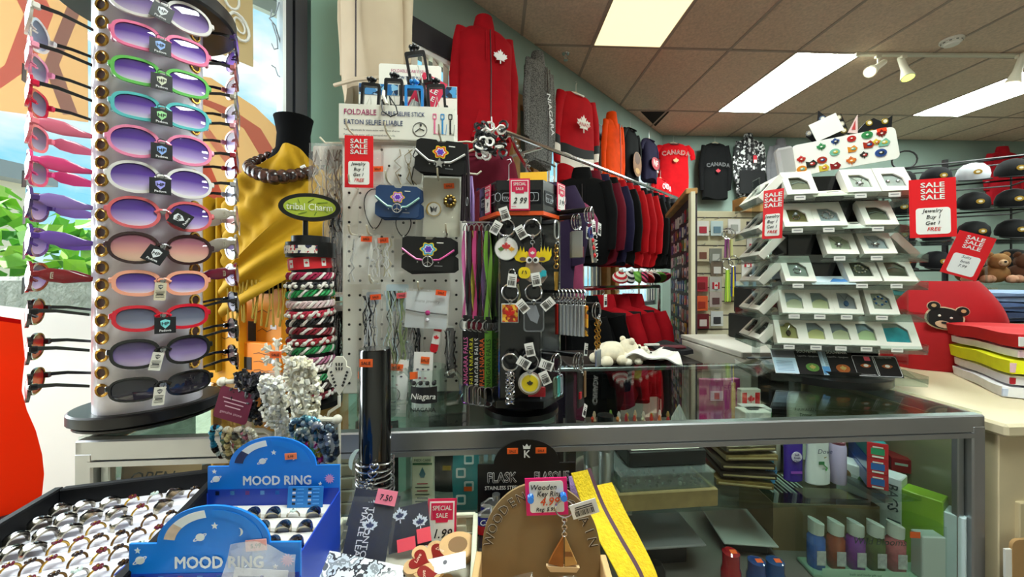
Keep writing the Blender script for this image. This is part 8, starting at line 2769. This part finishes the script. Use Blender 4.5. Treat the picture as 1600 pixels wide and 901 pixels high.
g = G(); g.box(mat('5a1a24', .8), (0, -.05, .05), (.12, .05, .012), bev=.004); g.obj('second_layer', t)
# ---------------------------------------------------------------- magnet rack (end panel seen slantwise) and slat wall
mg = P(1081, 570, 2.10)
mM = tr(mg.x, mg.y, 0) @ rot(z=-12)
rk = thing('magnet_rack', 'tall double sided rack of fridge magnets with a cream end post', 'display rack', M=mM)
g = G(); g.box(mat('e6ddc0', .5), (0, .0, .885), (.022, .06, 1.77), bev=.002); g.obj('end_post', rk)
d2 = (P(1046, 570, 2.95) - mg); d2.z = 0
g = G()
iM = mM.inverted()
e = iM @ V((mg.x + d2.x, mg.y + d2.y, 0))
L2 = V((e.x, e.y)).length
a2 = math.degrees(math.atan2(e.y, e.x))
PMx = tr(0, 0, 0) @ rot(z=a2)
g.box(mat('3a3034', .6), PMx @ V((L2 / 2 + .015, -.02, .9)), (L2, .02, 1.74), PMx)
g.obj('panel', rk)
g = G(); g.box(WOOD, PMx @ V((L2 / 2, -.0, 1.78)), (L2, .06, .03), PMx, bev=.003); g.obj('top_board', rk)
r = random.Random(21)
MF = mM @ PMx @ tr(0, .0, 0)
mcols = ['c83038', 'e8e0d8', '3a4a8a', '8a8a94', 'e0b83a', '6a3a6a', 'd8d4cc', '4a8a5a', '2a2a34', 'a85a48', '5a6a9a', 'e8b8c0']
for j in range(16):
	for i in range(9):
		c = mcols[r.randrange(12)]
		w_, h_ = r.uniform(.05, .075), r.uniform(.05, .075)
		f = thing('fridge_magnet', 'magnet in %s row from top, %s from the cream post' % (ORD[j], ORD[i]), 'magnet', M=MF @ tr(.07 + .09 * i, -.006, 1.68 - .086 * j + r.uniform(-.006, .006)) @ rot(z=180) @ rot(y=r.uniform(-6, 6)), group='magnets on the rack')
		g = G()
		k = (i + j) % 3
		g.prism(mat(c, .4), rrect(w_, h_, .006, 2) if k else sup(w_, h_, 2, 12), .004)
		g.prism(mat(mcols[(i * 5 + j * 3) % 12], .4), sup(w_ * .6, h_ * .5, 2 + k, 10, 0, -.004), .001, y0=-.001)
		g.obj('plaque', f)
# slat wall with packets, facing the counter
sw = P(1142, 570, 2.62)
SWM = tr(sw.x, sw.y, 0) @ rot(z=3)
sl_ = thing('slat_wall', 'cream slatted display panel of souvenir packets behind the magnet rack', 'display panel', M=SWM)
g = G()
g.box(mat('d9cfae', .6), (0, .02, .88), (.56, .03, 1.76), bev=.002)
for k in range(18):
	g.box(mat('5a5244', .7), (0, .0045, .10 + .095 * k), (.56, .002, .008))
g.obj('panel', sl_)
g = G(); g.box(WOOD, (.24, .02, 1.80), (.36, .12, .10), bev=.004); g.obj('top_shelf', sl_)
def at_sw(px, py, off):
	x, z = hit(SWM, px, py, off); return SWM @ tr(x, -off, z)
sp_ = [(1098, 345, 'e4e0d8', 'b03040'), (1120, 345, 'c8d8d8', '6a8a9a'), (1147, 342, 'e8e4e0', 'b0b0a8'), (1176, 346, '2a2a2c', 'c8c8c8'), (1098, 385, 'd8c8a8', '7a4a3a'), (1118, 388, '8a8a80', 'd0d0c8'), (1176, 372, 'b8b4ac', 'a83040'), (1120, 408, '7a6a5a', 'e8e0d8'), (1096, 432, 'b02838', '7a1a20'), (1118, 432, 'c8c4bc', 'c02030'), (1168, 398, 'f0ece4', 'c82030'), (1168, 420, 'f0ece4', 'd02030'), (1096, 462, 'e06030', 'a03020'), (1118, 456, 'c8b8b0', '6a4a4a'), (1160, 440, 'e8dcc0', '8a6a48'), (1180, 450, 'd8ccb0', '6a5a40'), (1098, 490, '6a1a20', 'd8c8c0'), (1120, 486, 'd8d8d4', '3a3a3c')]
for k, (px, py, c, c2) in enumerate(sp_):
	f = thing('souvenir_packet', 'small souvenir packet on the slat wall, %s row, %s from the cream post' % (('top', 'top', 'second', 'third', 'third', 'lowest')[min(5, k // 4)], ORD[k % 4]), 'packet', M=at_sw(px, py, .03), group='packets on the slat wall')
	g = G(); g.box(mat(c, .5), (0, 0, -.05), (.085, .006, .10), bev=.001); g.obj('card', f)
	g = G(); g.box(mat(c2, .4), (0, -.005, -.06), (.05, .004, .045), bev=.001)
	if c2 in ('c82030', 'd02030', 'c02030', 'a83040'):
		g.box(WHITE, (0, -.0075, -.06), (.024, .001, .045)); g.prism(RED, [(x, z - .06) for x, z in maple(.012)], .0006, y0=-.0088)
	g.obj('content', f)
	g = G(); g.tube(STEEL, [(0, .026, .012), (0, -.02, .012), (0, -.03, .022)], .002, 5); g.obj('hook', f)
for k, (px, py0, py1, cs) in enumerate(((1136, 372, 402, ['8a3a7a', '5a2a4a']), (1141, 372, 402, ['d8d890', 'a8a060']), (1137, 420, 470, ['9ac83a', 'd8f050']), (1146, 415, 462, ['2a3a8a', 'e8d020']))):
	f = thing('lanyard', '%s lanyard hanging on the slat wall' % ('mauve', 'pale yellow', 'lime green', 'blue and yellow')[k], 'lanyard', M=at_sw(px, py0, .07), group='lanyards on the slat wall')
	h_ = (py1 - py0) / 600 * 2.6
	g = G()
	for q in range(3):
		g.box(mat(cs[q % 2], .6), (-.012 + .012 * q, 0, -h_ / 2), (.010, .003, h_), rot(y=2 - 2 * q))
	g.obj('strap', f)
	g = G(); g.ring(CHROME, (0, 0, .03), .035, .003, None, 18, 5); g.tube(STEEL, [(0, .06, .066), (0, -.01, .066)], .003, 5); g.obj('ring', f)
# ---------------------------------------------------------------- till counter behind the showcase
CC = tr(1.26, 1.52, 0) @ rot(z=3)
simple('till_counter', 'white framed cabinet behind the showcase carrying the black till', 'counter', CC, [('cabinet', B_('3a3432', ((0, .27, .48), (.62, .50, .96)))), ('white_frame', B_('e4ddcc', ((-.325, .25, .49), (.03, .54, .98)), ((0, -.005, .965), (.68, .03, .05)))), ('worktop', B_('d8d2c4', ((0, .25, .995), (.68, .56, .02))))])
simple('cash_register', 'black cash register and open drawer box beside the jewellery stand', 'cash register', tr(1.33, 1.60, 1.0051) @ rot(z=4), [('drawer', B_('101012', ((0, .2, .06), (.40, .36, .12)), ((0, .012, .06), (.36, .012, .09)), bev=.006)), ('body', B_('0c0c0e', ((0, .24, .19), (.36, .26, .14)), bev=.01)), ('lock', lambda g: g.cyl(CHROME, (.06, .0, .07), (.06, .02, .07), .014, n=14)), ('keyboard', lambda g: [g.box(mat(('2a2c2a', 'c83018', '3a5a3a')[(i * j) % 3 if i > 4 else 0], .5), (-.13 + .03 * i, .12 + .03 * j, .265 + .008 * j), (.024, .022, .012), rot(x=16), bev=.003) for i in range(9) for j in range(4)])])
simple('box_lid', 'flat pale grey board lying beside the foot of the jewellery stand', 'board', tr(.955, 1.47, 1.0055) @ rot(z=2), [('board', B_('dcd8cc', ((0, .10, .012), (.22, .30, .022)), bev=.003)), ('under_sheet', B_('3a4048', ((0.01, -.058, .004), (.21, .012, .006))))])
# ---------------------------------------------------------------- beige cabinet past the showcase end, folded clothes
BC = tr(1.082, .85, 0) @ rot(z=4.2)
simple('beige_cabinet', 'beige painted cabinet standing against the far end of the showcase', 'cabinet', BC, [('carcass', B_('d8c8a4', ((.34, .30, .475), (.66, .58, .95)), var=.03)), ('worktop', B_('e0d2b0', ((.34, .295, .965), (.68, .61, .03)), bev=.006)), ('grey_switch', B_('8a8e92', ((.125, .006, .70), (.07, .012, .10)), ((.125, -.001, .70), (.045, .006, .07)))), ('panel', B_('cdbd98', ((.30, .008, .45), (.5, .012, .7))))])
simple('cardboard_sheet', 'brown cardboard sheet leaning on the beige cabinet', 'cardboard', BC @ tr(.035, -.02, 0) @ rot(x=-.5), [('sheet', lambda g: g.prism(mat('b08a5a', .8, var=.05), rrect(.055, .72, .015, 3, 0, .37), .006)), ('white_sheet', lambda g: g.box(WHITE, (-.035, .003, .36), (.016, .004, .70)))])
lay = [('f0f0f6', 'white', 'c8d4f0'), ('e8e6f0', 'white and red striped', 'b81428'), ('e8e818', 'yellow', 'f0c8d8'), ('f2eef4', 'white', 'f0d0e0'), ('c81018', 'bright red', 'f0f0f0')]
z = .9805
for k, (c, nm, c2) in enumerate(lay):
	h_ = (.034, .03, .045, .026, .045)[k]
	M = tr(1.515 + .01 * (k % 2), 1.09, z) @ rot(z=-32 + 2 * k)
	t = thing('folded_shirt', '%s folded shirt, %s from the bottom on the beige cabinet' % (nm, ORD[k]), 'folded shirt', M=M, group='folded shirts on the beige cabinet')
	g = G(); g.grid(mat(c, .85, var=.05), lambda u, v: ((u - .5) * .27, (v - .5) * .30, h_ * .5 - h_ * .10 * math.sin(9 * v + 5 * u) * .5 - .35 * h_ * max(0, abs(u - .5) * 2 - .85)), 18, 12, h_ * .78); g.obj('cloth', t)
	g = G(); g.grid(mat(c2, .85), lambda u, v: (-.136 + .12 * u, -.153 + .012 * math.sin(5 * u), h_ * (.15 + .55 * v)), 8, 4, .004); g.obj('fold_edge', t)
	z += h_ * 1.0
simple('jeans_block', 'wooden crate behind the folded shirts, under the jeans', 'crate', tr(2.06, 1.42, 0), [('crate', B_('6a5a48', ((0, .2, .56), (.5, .36, 1.12)), var=.1)), ('rim', B_('7a6a54', ((0, .2, 1.125), (.52, .38, .01))))])
for k in range(3):
	simple('folded_jeans', '%s pair of blue jeans, %s from the bottom of the fold pile' % (('dark', 'mid', 'pale')[k], ORD[k]), 'jeans', tr(2.06, 1.62, 1.1305 + .04 * k) @ rot(z=5 - 4 * k), [('denim', lambda g: g.grid(mat(('3a4a70', '5a74a8', '8aa4cc')[k], .85, var=.15, vs=40), lambda u, v: ((u - .5) * .50, (v - .5) * .28, .019 + .004 * math.sin(8 * u + 6 * v + k) - .02 * max(0, .2 - u)), 16, 10, .032)), ('seam', lambda g: g.tube(mat('2a3450', .8), [(-.24, -.142, .018), (0, -.144, .02), (.24, -.142, .018)], .003, 5))], 'jeans behind the folded shirts')
# red bear shirt draped over a round form
RS = P(1466, 600, 1.38)
t = thing('bear_shirt', 'red t-shirt with a black bear head patch bulging beside the jewellery stand', 't-shirt', M=tr(RS.x, RS.y, .981) @ rot(z=-34))
g = G()
rm = mat('b00c18', .85, var=.08, vs=10)
rings = []
for k in range(15):
	u = k / 14
	w_ = .135 * math.sin(PI * (.24 + .68 * u)) ** .7 + .02
	rings.append([V((w_ * math.cos(a) * (1 + .05 * math.sin(3 * a + 5 * u)) + .05 * (u - .4), .11 * math.sin(PI * (.26 + .70 * u)) ** .7 * math.sin(a) * (1 + .06 * math.sin(5 * a + u * 7)), .31 * u)) for a in [2 * PI * i / 32 for i in range(32)]])
g.loft(rm, rings)
g.obj('cloth', t)
g = G()
Mb_ = tr(-.015, -.118, .185) @ rot(y=14)
for m_, s, y in ((mat('d8c0a0', .7), 1.1, 0), (mat('0e0c0c', .8), 1.0, -.002)):
	g.prism(m_, sup(.085 * s, .07 * s, 2.2, 22), .004, Mb_, y)
	for q in (-1, 1):
		g.prism(m_, sup(.03 * s, .03 * s, 2, 14, q * .034, .034), .004, Mb_, y)
for q in (-1, 1):
	g.prism(mat('c8a878', .7), sup(.012, .012, 2, 10, q * .035, .036), .003, Mb_, -.004); g.ball(WHITE, Mb_ @ V((q * .014, -.003, .006)), .004, 6, 4)
g.prism(mat('d8b090', .7), sup(.04, .024, 2, 14, .002, -.020), .004, Mb_, -.004); g.prism(INK, sup(.014, .008, 2, 10, .002, -.014), .003, Mb_, -.006)
g.obj('bear_patch', t)
# ---------------------------------------------------------------- glass shelf of plush toys and towels
GS = P(1540, 445, 2.0)
GM = tr(GS.x, GS.y, 0) @ rot(z=-18)
simple('plush_shelf', 'clear two tier shelf unit of plush bears and teal towels', 'shelf', GM, [('base', B_('3a302c', ((0, .15, .56), (.8, .32, 1.12)))), ('glass_shelf', lambda g: [g.box(ACRYL, (0, .15, z_), (.8, .32, .006)) for z_ in (1.27, 1.50)]), ('upright', lambda g: [g.box(ACRYL, (x_, -.005, 1.33), (.006, .006, .4)) for x_ in (-.39, 0, .39)])])
for k in range(6):
	b_ = k > 2
	M = GM @ tr(-.1 + .11 * (k % 3) + .07 * b_ + .1, .11 + .12 * b_, 1.2775) @ rot(z=rnd.uniform(-20, 20))
	t = thing('plush_bear', '%s plush bear on the glass shelf, %s row, %s from the caps' % (('brown', 'tan', 'chestnut')[k % 3], 'back' if b_ else 'front', ORD[k % 3]), 'plush toy', M=M, group='plush bears on the glass shelf')
	pm = mat(('7a4a28', 'a87848', '5a3420')[k % 3], .95, var=.12, vs=60)
	g = G(); g.ball(pm, (0, 0, .05), .05, 12, 8, (1.1, .9, 1)); g.obj('body', t)
	g = G(); g.ball(pm, (0, -.03, .115), .042, 12, 8); [g.ball(pm, (q * .03, -.025, .15), .015, 8, 5) for q in (-1, 1)]; g.ball(mat('e0b890', .9), (0, -.068, .105), .018, 8, 6); g.ball(INK, (0, -.086, .11), .006, 6, 4); g.obj('head', t)
	for q in (-1, 1):
		g = G(); g.ball(mat('e0a888', .9), (q * .04, -.05, .02), .022, 8, 6, (1, 1.3, 1)); g.obj('paw', t)
for k in range(5):
	c, nm = (('2a8a98', 'teal'), ('1a6a74', 'dark teal'), ('8a9070', 'olive'), ('4ab0b8', 'aqua'), ('a8a48c', 'stone grey'))[k]
	simple('folded_towel', '%s folded knit, %s from the bottom under the plush shelf glass' % (nm, ORD[k]), 'towel', GM @ tr(-.20 + .02 * k, .16, 1.132 + .024 * k) @ rot(z=4 * k - 8), [('cloth', lambda g: g.grid(mat(c, .9, bump=.6, bs=90), lambda u, v: ((u - .5) * .40, (v - .5) * .24, .013 + .006 * math.sin(14 * u + k) * math.sin(9 * v)), 14, 8, .02)), ('hem', lambda g: g.box(mat(c, .9), (0, -.121, .012), (.38, .006, .008)))], 'folded knits under the plush shelf')
sale_sign('sale_sign', 'dark red sale sign tilted against the plush bears', tr(P(1528, 366, 1.98)) @ rot(z=-20, y=20), .15, .23, [('Suits', '1c1c22'), ('both', '1c1c22'), ('7.99', '1c1c22')])
# ---------------------------------------------------------------- wire rack of caps
CR_ = P(1488, 300, 2.72)
CRM = tr(CR_.x, CR_.y, 0) @ rot(z=-32)
wire = mat('141416', .4)
simple('cap_rack', 'black wire spinner rack of dark badge caps behind the plush shelf', 'cap rack', CRM, [('pole', lambda g: g.tube(wire, [(0, .12, .02), (0, .12, 2.17)], .018, 8)), ('foot', lambda g: g.cyl(wire, (0, .12, 0), (0, .12, .02), .2, n=24)), ('wire_frame', lambda g: ([g.tube(wire, [(-.36, .0, z_), (.36, .0, z_), (.36, .24, z_), (-.36, .24, z_)], .006, 5, True) for z_ in (1.36, 1.56, 1.76, 1.96, 2.12)], [g.tube(wire, [(x_, y_, 1.3), (x_, y_, 2.14)], .006, 5) for x_ in (-.36, .36) for y_ in (0, .24)], g.ring(wire, (-.22, .1, 2.20), .07, .006))), ('spoke', lambda g: [g.tube(wire, [(0, .12, z_), (q * .36, .0, z_)], .006, 5) for z_ in (1.36, 2.12) for q in (-1, 1)])])
for j in range(4):
	for i in range(4):
		c, nm = (('070709', 'black'), ('0a0b12', 'navy black'), ('e4e8ee', 'white panelled') if j == 0 else ('08080a', 'black'), ('060608', 'black'))[i]
		t = thing('cap', '%s badge cap, %s tier of the wire rack, %s along' % (nm, ORD[j], ORD[i]), 'cap', M=CRM @ tr(-.27 + .18 * i, -.016, 1.99 - .20 * j) @ rot(x=14, z=rnd.uniform(-15, 15)), group='caps on the wire rack')
		g = G(); g.lathe(mat(c, .85), [(.078, 0), (.082, .03), (.072, .07), (.045, .098), (.012, .108)], 16); g.obj('crown', t)
		g = G(); g.prism(mat('060608', .9), [(.075 * math.cos(a), .055 + .075 * math.sin(a) * .9) for a in [PI * q / 12 for q in range(13)]] + [(-.075, .03), (.075, .03)], .005, rot(x=90), -.006); g.obj('brim', t)
		g = G(); g.prism(mat('c8a040', .3, .6), sup(.042, .034, 2, 12), .004, tr(0, -.079, .05) @ rot(x=-14)); g.prism(mat('e8e0c8', .4), sup(.02, .016, 2, 10), .004, tr(0, -.081, .05) @ rot(x=-14)); g.obj('badge', t)
